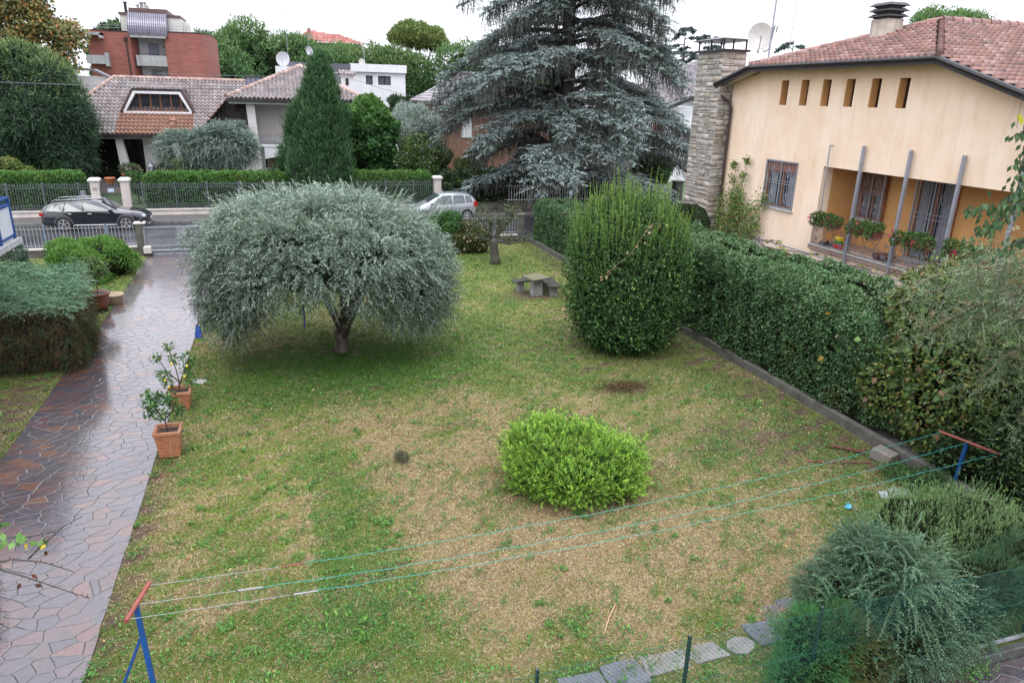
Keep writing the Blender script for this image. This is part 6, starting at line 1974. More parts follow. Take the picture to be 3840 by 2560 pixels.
# wire mesh fence at the bottom right
t_ = thing("wire_fence", "green plastic coated chain link fence with dark posts at the lower right", "fence", (5.9, 5.6, 0))
FY, FX0, FX1, FH = 5.6, 1.9, 12.0, 1.27
mb = MB()
GRN = pm("green_wire_coat", (0.006, 0.075, 0.058), 0.7, 0.1, 10, 0)
p_ = 0.060; r_ = 0.0017
def wob_(x): return 0.012 * math.sin(x * 2.1) 
k = FX0 - FH
def clip_line(x0, s):
    z0, z1 = 0.03, FH
    xa, xb = x0, x0 + s * (z1 - z0)
    if s > 0:
        if xa < FX0: z0 += (FX0 - xa); xa = FX0
        if xb > FX1: z1 -= (xb - FX1); xb = FX1
    else:
        if xb < FX0: z1 -= (FX0 - xb); xb = FX0
        if xa > FX1: z0 += (xa - FX1); xa = FX1
    return (xa, z0), (xb, z1)
def thin(mb, a, b_, r):
    a, b_ = Vector(a), Vector(b_); d = (b_ - a).normalized(); s = Vector((0, 1, 0)); u = d.cross(s)
    o_ = len(mb.v)
    for p in (a, b_):
        for q in (0, 2.094, 4.189): mb.v.append(tuple(p + (s * math.cos(q) + u * math.sin(q)) * r))
    for i in range(3): mb.f.append((o_ + i, o_ + (i + 1) % 3, o_ + 3 + (i + 1) % 3, o_ + 3 + i))
while k < FX1 + FH:
    for s in (1, -1):
        (xa, za), (xb, zb) = clip_line(k, s)
        if zb - za > 0.03 and FX0 - .01 <= xa <= FX1 + .01 and FX0 - .01 <= xb <= FX1 + .01:
            thin(mb, (xa, FY + s * .002, za), (xb, FY + s * .002, zb), r_)
    k += p_
mb.build("wire_mesh", GRN, t_)
mb = MB()
for z in (.05, .65, FH): mb.tube([(FX0 + (FX1 - FX0) * i / 20, FY - .004, z - (.0 if z < 1 else .008 * math.sin(i * 1.9))) for i in range(21)], 0.003, 4)
mb.build("tension_wire", GRN, t_)
for x in (4.03, 5.84, 7.65, 9.5, 11.3, 2.2):
    mb = MB(); mb.bar((x, FY + .03, 0), (x, FY + .03, FH + .03), .035); mb.build("post", pm("black_green_post", (0.012, 0.03, 0.027), 0.4, 0.2, 5), t_)
t_ = thing("path_edging", "low dark concrete edging between the wire fence and the paved path", "wall", (11, 5.5, 0))
mb = MB(); mb.box(7.5, 16, 5.43, 5.53, -0.2, 0.04); mb.build("kerb", pm("dark_damp_edge", (0.055, 0.055, 0.05), 0.5, 0.3, 4, 0.3), t_, bevel=0.01)
mb = MB(); mb.tube([(7.5, 5.60, .05), (16, 5.60, .05)], .035, 8); mb.build("pipe", pm("grey_plastic_pipe", (0.16, 0.17, 0.18), 0.35), t_)

# trellis and vine behind the hedge
t_ = thing("vine_trellis", "steel trellis carrying bare vine stems below the loggia", "trellis", (15.4, 18, 0))
mb = MB()
for x in (14.9, 15.4, 16.1, 16.8): mb.bar((x, 12.5, 2.28), (x, 22.5, 2.28), 0.04)
for y in (12.6, 15.0, 17.4, 19.8, 22.2): mb.bar((14.6, y, 2.23), (17.3, y, 2.23), 0.05)
mb.build("frame", GREYMET, t_)
for y in (12.6, 17.4, 22.2):
    mb = MB(); mb.bar((14.7, y, 0), (14.7, y, 2.2), .05); mb.build("post", GREYMET, t_)
t_ = thing("grape_vine", "nearly bare grape vine with a few yellowing leaves on the trellis", "vine", (15.2, 18, 2.3))
mb = MB(); gq = random.Random(12)
ends_ = []
for k in range(46):
    x, y = gq.uniform(14.6, 16.6), gq.uniform(12.6, 22.4)
    L = gq.uniform(1.0, 2.6); a = gq.choice([1.57, -1.57]) + gq.uniform(-.45, .45)
    p = Vector((x, y, 2.32)); pts = [p.copy()]
    for i in range(8):
        a += gq.uniform(-.4, .4); p = p + Vector((math.cos(a), math.sin(a), gq.uniform(-.25, .28))) * L / 8
        p.z = max(2.28, p.z); pts.append(p.copy())
    r0 = gq.uniform(.010, .026); mb.tube(pts, [r0 * (1 - .7 * i / 8) for i in range(9)], 5); ends_ += [tuple(q) for q in pts[4:]]
for y in (13.2, 18.5, 21.8): mb.tube([(14.8, y, 0), (14.75, y + .1, 1.2), (14.9, y, 2.3)], [.05, .04, .03], 6)
mb.build("vine_stem", DBARK, t_)
E_ = np.array(ends_); n = 420
P = E_[rng.integers(0, len(E_), n)] + rng.normal(0, .07, (n, 3)); N_ = nrm(np.array([-.5, -.5, .8]) + rdir(n) * .6)
foliage("leaves", P, nrm(rdir(n) * [1, 1, .4] + [0, 0, -.3]), N_, rng.uniform(.08, .17, n), rng.uniform(.08, .15, n), leafcol(n, [(0.16, .19, .04), (.24, .17, .06), (.10, .15, .04), (.2, .11, .06)]), t_, LEAF)

# flower boxes on the loggia railing
PINK = (0.62, 0.03, 0.14)
bxs = [(20.1, 18.95), (18.45, 17.2), (16.6, 15.3), (14.85, 13.45)]
labs = ["geranium box at the left end of the loggia railing, with pink flowers", "geranium box on the railing below the small loggia window", "geranium box in front of the loggia door, pink flowers", "geranium box with one red flower at the right of the railing"]
for i, (ya, yb) in enumerate(bxs):
    t_ = thing("flower_box", labs[i], "flower box", (17.2, (ya + yb) / 2, 3.1), "geranium boxes on the loggia railing")
    mb = MB(); mb.prism([(17.10, 3.22), (17.32, 3.22), (17.36, 3.44), (17.06, 3.44)], 'y', yb + .05, ya - .05); mb.build("box", pm("brown_plastic_box", (0.17, 0.065, 0.045), 0.5), t_)
    mb = MB()
    for y in (yb + .2, ya - .2): mb.tube([(17.42, y, 3.36), (17.0, y, 3.46), (17.0, y, 3.2), (17.4, y, 3.15)], .01, 4)
    mb.build("bracket", IRON, t_)
    B = []
    for k in range(6):
        y = yb + (ya - yb) * (k + .5) / 6
        B.append((17.18 + random.uniform(-.05, .05), y, 3.50 + random.uniform(-.05, .09), .18, .17, .14))
        if k % 2: B.append((17.05, y, 3.33, .12, .13, .15))
    n = 1700; P, N_ = blob_pts(B, n, .5, 1.15)
    foliage("geranium", P, nrm(N_ + rdir(n) * .8), N_, .055, .05, leafcol(n, [(0.06, .14, .035), (.045, .10, .03), (.13, .22, .06), (.14, .10, .04)], [.4, .3, .27, .03]), t_, LEAF, .7)
    n = [34, 10, 34, 16][i]; c = np.array([B[j][:3] for j in rng.integers(0, len(B), 3)])[rng.integers(0, [3, 1, 3, 1][i], n)]
    P = c + rng.normal(0, .028, (n, 3)) + [-.2, 0, .12]
    foliage("flowers", P, rdir(n), rdir(n), .04, .04, leafcol(n, [PINK, (.7, .08, .2)]), t_)
# things on the loggia floor
t_ = thing("compost_bag", "red and yellow compost bag standing on the loggia floor", "bag", (17.75, 19.45, 2.44))
mb = MB(); mb.box(17.65, 17.85, 19.3, 19.62, 2.44, 2.62); b1 = mb.build("bag_lower", pm("bag_red", (0.5, 0.03, 0.02), 0.4), t_, bevel=0.03)
mb = MB(); mb.box(17.66, 17.84, 19.31, 19.61, 2.625, 2.72); mb.build("bag_band", pm("bag_green", (0.05, .25, .05), 0.4), t_, bevel=.02)
mb = MB(); mb.box(17.66, 17.84, 19.32, 19.60, 2.725, 2.86); mb.build("bag_top", pm("bag_yellow", (0.7, 0.5, 0.03), 0.4), t_, bevel=.03)
crumple("black_bag", "crumpled black bag on the loggia floor beside the compost bag", "bag", (17.7, 20.0, 2.46), (0.3, 0.5), pm("black_plastic_bag", (0.015, 0.015, 0.018), 0.3), 8, 8, 0.10)
t_ = thing("wicker_basket", "flat dark wicker basket on the loggia floor", "basket", (17.9, 17.6, 2.44))
mb = MB()
for k in range(5): 
    r_b = .26 + .02 * k
    mb.tube([(17.9 + r_b * math.cos(a), 17.6 + r_b * math.sin(a), 2.47 + .035 * k) for a in [i * math.pi / 12 for i in range(25)]], .018, 5)
mb.lathe([(.25, 0), (.25, .02)], (17.9, 17.6, 2.44), 18)
mb.build("weave", pm("dark_wicker", (0.10, 0.045, 0.035), 0.6), t_)

# overhead cables
for i, (pts, lab) in enumerate(((((-40, 45.2, 7.6), (-9.0, 50.0, 7.05), (2, 56.2, 7.2)), "overhead cable crossing the sky edge at the left, in front of the dark tree"), (((-8, 60.2, 8.0), (4, 66, 8.3), (9, 74, 8.9)), "thin cable running behind the villa's roof"), (((6, 60.0, 8.0), (10.5, 57, 6.7), (17, 52, 6.0)), "cable sagging over the bright green tree towards the cedar"))):
    a, b_, c_ = (Vector(p) for p in pts)
    mb = MB(); P_ = [a.lerp(b_, t).lerp(b_.lerp(c_, t), t) - Vector((0, 0, .15 * math.sin(t * math.pi))) for t in [k / 24 for k in range(25)]]
    mb.tube(P_, 0.016, 4); o = mb.build("overhead_cable", SLATEMET, None, origin=pts[0]); tag(o, lab, "cable")
# ------------------------------------------------------------------ vegetation
UP = np.array([0, 0, 1.0])


def leafy(root, B, n, ll, lw, pal, wts=None, lo=0.78, hi=1.04, keep=0.8, lump=None, amp=0.12, outward=0.5, up=0.2, flat=0.6, name="foliage", zmin=0.02, jit=0.16, mat=None, tops=None, kind=None):
    P, N_ = blob_pts(B, n, lo, hi, keep, lump, amp, zmin)
    m_ = len(P)
    D = nrm(N_ * outward + UP * up + rdir(m_) * 0.8)
    C = leafcol(m_, pal, wts, jit)
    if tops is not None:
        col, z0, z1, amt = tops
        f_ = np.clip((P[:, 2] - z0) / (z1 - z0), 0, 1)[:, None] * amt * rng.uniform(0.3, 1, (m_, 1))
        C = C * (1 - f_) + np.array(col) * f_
    return foliage(name, P, D, N_, ll * rng.uniform(0.7, 1.25, m_), lw * rng.uniform(0.75, 1.2, m_), C, root, mat or LEAF, flat, kind=kind)


def sprigfol(root, P0, D, L, K, ll, lw, pal, wts=None, ang=0.9, droop=0.2, tipcol=None, tipw=0.5, jit=0.15, name="foliage", mat=None, flat=0.6, stem=None, stemw=0.008, cvar=0.12, face=UP):
    P, LD, t_, sid = sprigs(P0, D, L, K, ang, droop)
    m_ = len(P)
    pal_ = np.array(pal, float)
    base = pal_[rng.choice(len(pal_), len(P0), p=wts)] * (1 + rng.normal(0, cvar, (len(P0), 1)))
    C = base[sid] * (1 + rng.normal(0, jit, (m_, 1)))
    if tipcol is not None:
        f_ = (np.clip(t_ - 0.45, 0, 1) / 0.55 * tipw)[:, None]
        C = C * (1 - f_) + np.array(tipcol) * f_
    o = foliage(name, P, LD, np.tile(face, (m_, 1)) + 0 * LD, ll * rng.uniform(.75, 1.2, m_) * (1 - .35 * t_), lw * rng.uniform(.8, 1.2, m_) * (1 - .25 * t_), np.clip(C, .004, 1), root, mat or LEAF, flat)
    if stem is not None:
        ribbons("twigs", P0, D, L, droop, stemw, np.array(stem), root)
    return o


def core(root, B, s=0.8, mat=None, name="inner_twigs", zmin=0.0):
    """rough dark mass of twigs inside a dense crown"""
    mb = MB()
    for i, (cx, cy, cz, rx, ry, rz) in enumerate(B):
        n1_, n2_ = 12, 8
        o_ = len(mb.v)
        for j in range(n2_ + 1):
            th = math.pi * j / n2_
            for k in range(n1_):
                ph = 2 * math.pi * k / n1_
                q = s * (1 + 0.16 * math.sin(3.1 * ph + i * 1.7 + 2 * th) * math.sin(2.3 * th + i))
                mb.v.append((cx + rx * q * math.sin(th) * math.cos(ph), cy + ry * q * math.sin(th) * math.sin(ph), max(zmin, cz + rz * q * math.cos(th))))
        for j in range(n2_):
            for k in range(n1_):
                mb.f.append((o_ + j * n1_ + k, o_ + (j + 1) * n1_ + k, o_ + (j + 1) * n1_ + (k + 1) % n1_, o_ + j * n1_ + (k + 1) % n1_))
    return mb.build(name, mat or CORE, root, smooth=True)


# ---------------------------------------------------------------- clipped hedges
def hedge(name, label, x0, x1, y0, y1, z1, n, ll, lw, pal, wts=None, zb=0.0, rnd=0.34, seed=1, endr=0.8, hump=None, cat="hedge", alongx=False, amp=0.05, tops=None, sides=(0, math.pi), extra=None):
    """a long clipped hedge of superellipse section; seen from the -x side (or -y side when alongx)"""
    cx, hw = (x0 + x1) / 2, (x1 - x0) / 2
    loc = (cx, (y0 + y1) / 2, 0) if not alongx else ((y0 + y1) / 2, cx, 0)
    t_ = thing(name, label, cat, loc)
    lump = Lump(1.1, seed); lump2 = Lump(0.35, seed + 50)
    def sect(th, y, s):
        c, s_ = np.cos(th), np.sin(th)
        e = np.clip(np.minimum(y - y0, y1 - y) / endr, 0, 1) ** 0.5 if endr else 1
        zt = z1 if hump is None else hump(y)
        zc = 0.55 * zt
        X = cx + hw * np.sign(c) * np.abs(c) ** rnd * s * (0.35 + 0.65 * e)
        Z = zc + (zt - zc) * np.abs(s_) ** rnd * s * (0.55 + 0.45 * e)
        return X, Z, c, s_
    per_side = z1 * 0.55
    top_len = 2 * hw + 0.9 * z1
    m_ = int(n * 1.05)
    y = rng.uniform(y0, y1, m_)
    s = rng.uniform(0.93, 1.02, m_)
    which = rng.uniform(0, 1, m_)
    frac_side = 2 * per_side / (2 * per_side + top_len)
    th = rng.uniform(0.0, math.pi, m_)
    # more even along the arc
    th = np.pi / 2 + (th - np.pi / 2) * (1 - 0.25 * np.cos(2 * (th - np.pi / 2)))
    X, Z, c, s_ = sect(th, y, s)
    side = which < frac_side
    sgn = np.where(rng.uniform(0, 1, m_) < 0.62, -1.0, 1.0)
    e = np.clip(np.minimum(y - y0, y1 - y) / endr, 0, 1) ** 0.5 if endr else np.ones(m_)
    X = np.where(side, cx + sgn * hw * s * (0.35 + .65 * e) * (1 - 0.0 * y), X)
    zt = z1 if hump is None else hump(y)
    Z = np.where(side, zb + rng.uniform(0, 1, m_) * ((0.62 + 0.24 * e) * zt - zb), Z)
    Nx = np.where(side, sgn, np.sign(c) * np.abs(c) ** (2 - rnd) * 1.2)
    Nz = np.where(side, 0.1, np.abs(s_) ** (2 - rnd))
    Ny = np.where(y - y0 < endr, -(1 - (y - y0) / endr), 0) * (1.2 if endr else 0) if endr else 0 * y
    P = np.stack([X, y, Z], -1)
    N_ = nrm(np.stack([Nx, Ny, Nz], -1))
    P = P + N_ * (amp * lump(P) + 0.35 * amp * lump2(P) + rng.normal(0, 0.018, m_))[:, None]
    D = nrm(N_ * 0.5 + UP * 0.25 + rdir(m_) * 0.9)
    C = leafcol(m_, pal, wts, .30)
    # patches of older, yellower leaves
    pt = np.clip(Lump(1.6, seed + 9)(P) * 0.8 - 0.35, 0, 1)[:, None] * rng.uniform(0, 1, (m_, 1))
    C = C * (1 - pt) + np.array([[0.11, 0.13, 0.03]]) * pt
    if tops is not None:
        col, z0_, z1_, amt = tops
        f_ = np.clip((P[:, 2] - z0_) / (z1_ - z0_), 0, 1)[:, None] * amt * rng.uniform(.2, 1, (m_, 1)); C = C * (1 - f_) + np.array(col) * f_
    if extra is not None: C = extra(P, C)
    if alongx:
        P = P[:, [1, 0, 2]]; N_ = N_[:, [1, 0, 2]]; D = D[:, [1, 0, 2]]
    foliage("foliage", P, D, N_, ll * rng.uniform(.7, 1.25, m_), lw * rng.uniform(.75, 1.2, m_), C, t_, LEAFW, .55)
    # twiggy core
    mb = MB()
    ny = max(6, int((y1 - y0) / 0.5)); na = 12
    for i in range(ny + 1):
        yy = y0 + .1 + (y1 - y0 - .2) * i / ny
        for k in range(na + 1):
            a = math.pi * k / na
            X_, Z_, _, _ = sect(np.array(a), np.array(yy), 0.86)
            z_ = float(Z_)
            if k in (0, na): z_ = zb
            q = (float(X_), yy, z_)
            mb.v.append((q[1], q[0], q[2]) if alongx else q)
    for i in range(ny):
        for k in range(na): a_ = i * (na + 1) + k; mb.f.append((a_, a_ + 1, a_ + na + 2, a_ + na + 1))
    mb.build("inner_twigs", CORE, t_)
    return t_


HG = [(0.046, 0.105, 0.042), (0.068, 0.145, 0.055), (0.11, 0.20, 0.08), (0.028, 0.055, 0.030), (0.12, 0.085, 0.040)]
HW = [.34, .32, .2, .11, .03]
def hump1(y): return np.interp(y, [11.0, 12.0, 13.4, 15.0, 16.6, 20, 27.5], [2.0, 2.6, 3.0, 3.05, 2.88, 2.88, 2.75])
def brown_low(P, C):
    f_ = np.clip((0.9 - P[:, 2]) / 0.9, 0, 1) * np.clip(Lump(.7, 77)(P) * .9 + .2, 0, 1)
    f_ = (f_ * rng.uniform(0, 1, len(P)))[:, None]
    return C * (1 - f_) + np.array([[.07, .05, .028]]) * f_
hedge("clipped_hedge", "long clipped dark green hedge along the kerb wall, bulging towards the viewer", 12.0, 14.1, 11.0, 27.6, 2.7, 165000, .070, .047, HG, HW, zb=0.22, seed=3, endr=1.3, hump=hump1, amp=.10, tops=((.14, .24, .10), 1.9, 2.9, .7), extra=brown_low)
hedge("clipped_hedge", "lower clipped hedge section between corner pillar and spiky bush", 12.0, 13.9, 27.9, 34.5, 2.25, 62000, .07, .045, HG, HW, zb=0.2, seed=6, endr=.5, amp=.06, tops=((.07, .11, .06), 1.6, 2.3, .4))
FHG = [(0.05, 0.12, 0.032), (0.068, 0.155, 0.04), (0.095, 0.20, 0.05), (0.035, 0.08, 0.025)]
hedge("front_hedge", "bright clipped hedge behind the iron fence, left of number 50's pillar", 46.0, 47.2, -20.5, -10.6, 2.42, 30000, .12, .085, FHG, zb=.1, seed=8, endr=.3, alongx=True, rnd=.3, tops=((.13, .27, .05), 1.9, 2.4, .8))
hedge("front_hedge", "bright clipped hedge behind the iron fence, from the small gate to the silver car", 46.0, 47.2, -7.6, 9.3, 2.36, 52000, .12, .085, FHG, zb=.1, seed=9, endr=.3, alongx=True, rnd=.3, tops=((.13, .27, .05), 1.9, 2.4, .8))
hedge("back_hedge", "dark shaggy hedge with yellow leaves behind the low stone wall and cedar", 46.0, 47.4, 9.9, 25.6, 2.3, 34000, .15, .10, [(.03, .065, .03), (.045, .085, .035), (.20, .16, .04)], [.55, .4, .05], zb=.1, seed=10, endr=.6, alongx=True, rnd=.5, amp=.22)

# ---------------------------------------------------------------- the big olive
OLV = [(0.19, 0.26, 0.195), (0.25, 0.325, 0.26), (0.13, 0.19, 0.125), (0.34, 0.42, 0.35), (0.08, 0.125, 0.07)]
OW = [.3, .25, .25, .1, .1]


def olive(name, label, c, r, nB, rs, nsp, K, L, ll, lw, trunk_r, seed, skirt=True, pal=OLV, wts=OW, height=None, droop=.45, stem=(.16, .15, .10), dens=None, trunkh=.22):
    t_ = thing(name, label, "tree", (c[0], c[1], 0))
    mb = MB(); limbs(mb, (c[0], c[1], 0), trunk_r, c[2] + r[2] * .55, min(r[0], r[1]) * .7, 7, seed, (.1, 0), trunkh, 3)
    mb.build("trunk", BARK, t_, smooth=True)
    B = cluster(c, r, nB, rs, seed, -.35)
    if skirt:
        g_ = np.random.default_rng(seed + 1)
        for k in range(int(nB * .9)):
            a = 2 * math.pi * k / int(nB * .9) + g_.uniform(-.15, .15)
            B.append((c[0] + math.cos(a) * r[0] * .80, c[1] + math.sin(a) * r[1] * .80, c[2] - r[2] * g_.uniform(.25, .75), rs * .85, rs * .85, rs * g_.uniform(.8, 1.25)))
    P0, N_ = blob_pts(B, nsp, .72, 1.0, .78, Lump(1.2, seed), .1, .35)
    m_ = len(P0)
    D = nrm(N_ * .85 + rdir(m_) * .45 + np.array([0, 0, .12]))
    Ls = L * rng.uniform(.6, 1.35, m_)
    dr = droop
    o = sprigfol(t_, P0, D, Ls, K, ll, lw, pal, wts, .75, dr, (.40, .46, .40), .35, .14, stem=stem, stemw=.006, face=UP, mat=LEAF)
    return t_, B


ol = thing("olive_tree", "large silvery olive tree with broad weeping crown standing on the lawn", "tree", (1.25, 19.7, 0))
mb = MB(); limbs(mb, (1.25, 19.7, -.02), .20, 3.9, 2.3, 8, 5, (.08, 0), .24, 4); mb.build("trunk", BARK, ol, smooth=True)
g_ = np.random.default_rng(77)
OB = []
for k in range(52):
    a = k * 2.39996; rr = math.sqrt((k + .5) / 52)
    x_, y_ = 1.15 + math.cos(a) * rr * (2.9 if math.cos(a) < 0 else 2.45), 19.7 + math.sin(a) * rr * 2.5
    zt = 3.95 - (.75 + .45 * (math.cos(a) > .2)) * rr ** 3 + g_.uniform(-.3, .3)
    q = g_.uniform(.48, .74)
    OB.append((x_, y_, zt, q * 1.15, q * 1.1, q * .8))
LOB = []
# hanging lobes round the rim: angle, bottom height, size
for (adeg, zb_, q) in ((180, 1.1, 1.0), (198, .95, 1.05), (216, 1.25, .9), (232, 2.05, .8), (248, 2.1, .7), (264, 2.35, .6), (284, 1.85, .7), (300, 1.4, .9), (316, 1.15, 1.0), (332, .95, 1.0), (346, 1.0, .95), (3, 1.2, .9),
                       (22, 1.5, .9), (42, 1.5, .9), (64, 1.6, .9), (86, 1.7, .9), (108, 1.6, .9), (130, 1.5, .9), (150, 1.4, .9), (166, 1.2, .95)):
    a = math.radians(adeg)
    ro = g_.uniform(.92, 1.06)
    zt_ = 3.3 + g_.uniform(-.25, .15)
    LOB.append((1.15 + math.cos(a) * (2.95 if math.cos(a) < 0 else 2.62) * ro, 19.7 + math.sin(a) * 2.5 * ro, (zt_ + zb_) / 2, .62 * q, .58 * q, (zt_ - zb_) / 2))
for k in range(26):
    a = 2 * math.pi * k / 26 + g_.uniform(-.1, .1)
    OB.append((1.15 + math.cos(a) * (2.8 if math.cos(a) < 0 else 2.4) * g_.uniform(.85, 1.08), 19.7 + math.sin(a) * 2.35 * g_.uniform(.85, 1.08), 2.9 + g_.uniform(-.3, .3), g_.uniform(.4, .62), g_.uniform(.4, .6), g_.uniform(.4, .6)))
OB += LOB
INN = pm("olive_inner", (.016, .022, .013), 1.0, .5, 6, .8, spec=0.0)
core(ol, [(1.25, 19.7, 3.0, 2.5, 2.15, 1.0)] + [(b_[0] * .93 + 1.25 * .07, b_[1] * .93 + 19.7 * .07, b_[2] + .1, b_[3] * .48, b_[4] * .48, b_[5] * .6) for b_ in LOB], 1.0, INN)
P0, N_ = blob_pts(OB + LOB, 27000, .42, 1.03, .6, Lump(.6, 5), .14, .8)
m_ = len(P0)
clump_tone = np.clip(1 + .28 * Lump(.7, 55)(P0), .5, 1.5)
D = nrm(N_ * .7 + rdir(m_) * .55 + np.array([0, 0, .1]))
P, LD, t__, sid = sprigs(P0, D, rng.uniform(.2, .5, m_), 13, .9, .42)
C = leafcol(m_, OLV, OW, .12)[sid] * clump_tone[sid][:, None] * (1 + rng.normal(0, .16, (len(P), 1)))
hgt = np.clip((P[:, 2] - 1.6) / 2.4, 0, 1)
C = C * (.62 + .42 * hgt)[:, None]  # lower leaves coloured darker, painting the crown's shade into the leaf colour
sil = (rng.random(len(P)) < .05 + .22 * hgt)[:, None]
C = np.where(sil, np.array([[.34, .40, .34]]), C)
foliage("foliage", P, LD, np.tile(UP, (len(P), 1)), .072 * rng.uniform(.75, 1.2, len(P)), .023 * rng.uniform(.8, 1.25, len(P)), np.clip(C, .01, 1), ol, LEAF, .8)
ribbons("twigs", P0[::2], D[::2], .4, .42, .005, np.array((.15, .15, .09)), ol)
# long wands that stick out of the top, tufts hanging from the rim
m_ = 340
cl_ = rng.integers(0, 24, m_); a = rng.uniform(0, 6.283, 24)[cl_] + rng.normal(0, .12, m_); rr = np.sqrt(rng.uniform(.05, 1, 24))[cl_]
P0 = np.stack([1.25 + np.cos(a) * 2.9 * rr, 19.7 + np.sin(a) * 2.5 * rr, 4.15 - .35 * rr + rng.uniform(-.1, .15, m_)], -1)
sprigfol(ol, P0, nrm(np.stack([np.cos(a) * .6, np.sin(a) * .6, np.ones(m_)], -1) + rdir(m_) * .35), rng.uniform(.35, 1.0, m_), 24, .08, .026, OLV, OW, .75, .2, (.5, .56, .5), .5, stem=(.2, .2, .12), name="top_wands")
LB = np.array(LOB); m_ = 620
k_ = rng.integers(0, len(LB), m_)
P0 = LB[k_, :3] + np.stack([rng.normal(0, .4, m_), rng.normal(0, .35, m_), -LB[k_, 5] * rng.uniform(.2, .85, m_)], -1)
sprigfol(ol, P0, nrm(rdir(m_) * .55 + [0, 0, -.9]), rng.uniform(.25, .6, m_), 15, .07, .021, OLV, OW, .85, .15, None, stem=(.13, .13, .08), name="hanging_wands")

olive("olive_tree", "loose silvery olive tree behind the clipped hedge, in front of the villa's porch", (-4.1, 51.0, 3.35), (3.0, 2.3, 1.45), 14, .9, 5200, 11, .6, .16, .05, .2, 15, skirt=False, pal=[(.15, .21, .17), (.20, .26, .22), (.11, .16, .12)], wts=None, trunkh=.3)

# ---------------------------------------------------------------- cedar
def cedar(name, label, base, H, Rb, nb, seed, nlat=15, trunk_r=.5, pal=None, zlow=1.6, cw=None, ll=.17, lw=.05, kk=13, tri=True, hang=True):
    g_ = random.Random(seed)
    t_ = thing(name, label, "tree", base)
    pal = pal or [(0.25, 0.305, 0.285), (0.20, 0.25, 0.235), (0.31, 0.37, 0.355), (0.12, 0.155, 0.135)]
    mb = MB()
    bx, by, bz = base
    mb.tube([(bx, by, bz), (bx + .1, by, bz + H * .3), (bx - .1, by, bz + H * .6), (bx, by, bz + H)], [trunk_r * 1.1, trunk_r * .8, trunk_r * .5, .04], 10)
    if trunk_r > .4:
        mb.tube([(bx - .75, by - .1, bz), (bx - .65, by, bz + 3), (bx - 1.0, by, bz + 7), (bx - .6, by, bz + H * .75)], [.34, .28, .2, .05], 8)
    LP, LD, LL = [], [], []
    BR = []
    for k in range(nb):
        f_ = (k + g_.random()) / nb
        z = bz + zlow + (H - zlow) * f_ ** 1.0
        rad = Rb * (1 - f_) ** 0.66 * g_.choice([.6, .85, .95, 1.02, 1.1]) + .4
        if cw is not None: rad *= cw(f_)
        a = k * 2.39996 + g_.uniform(-.4, .4)
        dx, dy = math.cos(a), math.sin(a)
        rise = g_.uniform(-.08, .32) * rad
        dro = g_.uniform(.12, .42) * rad
        pts = []
        for i in range(9):
            t = i / 8
            w_ = .06 * rad * math.sin(t * 5 + k)
            pts.append(Vector((bx + dx * rad * t - dy * w_, by + dy * rad * t + dx * w_, z + rise * math.sin(t * 2.2) - dro * t * t)))
        mb.tube(pts, [(.035 + .018 * rad) * (1 - .85 * i / 8) for i in range(9)], 5)
        nl = max(5, int(nlat * rad / Rb * 2.0))
        for j in range(nl):
            t = .16 + .84 * (j + g_.random()) / nl
            i0 = min(7, int(t * 8)); p = pts[i0].lerp(pts[i0 + 1], t * 8 - i0)
            s = 1 if j % 2 else -1
            an = a + s * g_.uniform(.5, 1.15) * (1.1 - .5 * t)
            L = (.35 + .22 * rad * (1.05 - .65 * t)) * g_.uniform(.7, 1.25)
            LP.append(tuple(p)); LD.append((math.cos(an), math.sin(an), g_.uniform(-.1, .16))); LL.append(L)
        LP.append(tuple(pts[-2])); LD.append((dx, dy, -.15)); LL.append(.6 + .1 * rad)
        LP.append(tuple(pts[-1])); LD.append((dx, dy, -.3)); LL.append(.5 + .06 * rad)
    mb.build("trunk", DBARK, t_, smooth=True)
    LP, LD, LL = np.array(LP), nrm(np.array(LD)), np.array(LL)
    n = len(LP)
    # secondary sprays along each lateral, flat on top; short hanging curtains under them
    m2 = 9
    T = (np.arange(m2) + .6) / m2
    Q = LP[:, None] + LD[:, None] * LL[:, None, None] * T[None, :, None] + np.array([0, 0, -.16]) * LL[:, None, None] * T[None, :, None] ** 2
    Q = Q.reshape(-1, 3); S = np.repeat(LD, m2, 0)
    side = nrm(np.cross(S, UP)) * np.where(rng.random(len(S)) < .5, 1, -1)[:, None]
    Dd = nrm(S * .7 + side * rng.uniform(.3, 1.1, (len(S), 1)) + UP * rng.uniform(-.25, .3, (len(S), 1)))
    Ls = np.repeat(LL, m2) * rng.uniform(.22, .45, len(S))
    ribbons("branchlets", LP, LD, LL, .16, .03, np.array((.045, .04, .035)), t_, seg=4)
    sprigfol(t_, Q, Dd, Ls, kk, ll, lw, pal, None, .7, .22, (.31, .375, .36), .45, .22, name="needle_sprays", mat=NEEDLE, flat=.9)
    if hang:
        k_ = rng.random(len(Q)) < .85
        Qh = Q[k_] + rng.normal(0, .12, (k_.sum(), 3))
        Dh = nrm(np.array([0, 0, -1.0]) + rdir(len(Qh)) * .3)
        sprigfol(t_, Qh, Dh, rng.uniform(.45, 1.35, len(Qh)), 13, ll * .85, lw * .8, [(.11, .13, .11), (.15, .18, .165), (.08, .08, .065)], None, .55, .0, None, name="hanging_twigs", mat=NEEDLE, flat=.9, stem=(.04, .032, .028), stemw=.018)
    return t_


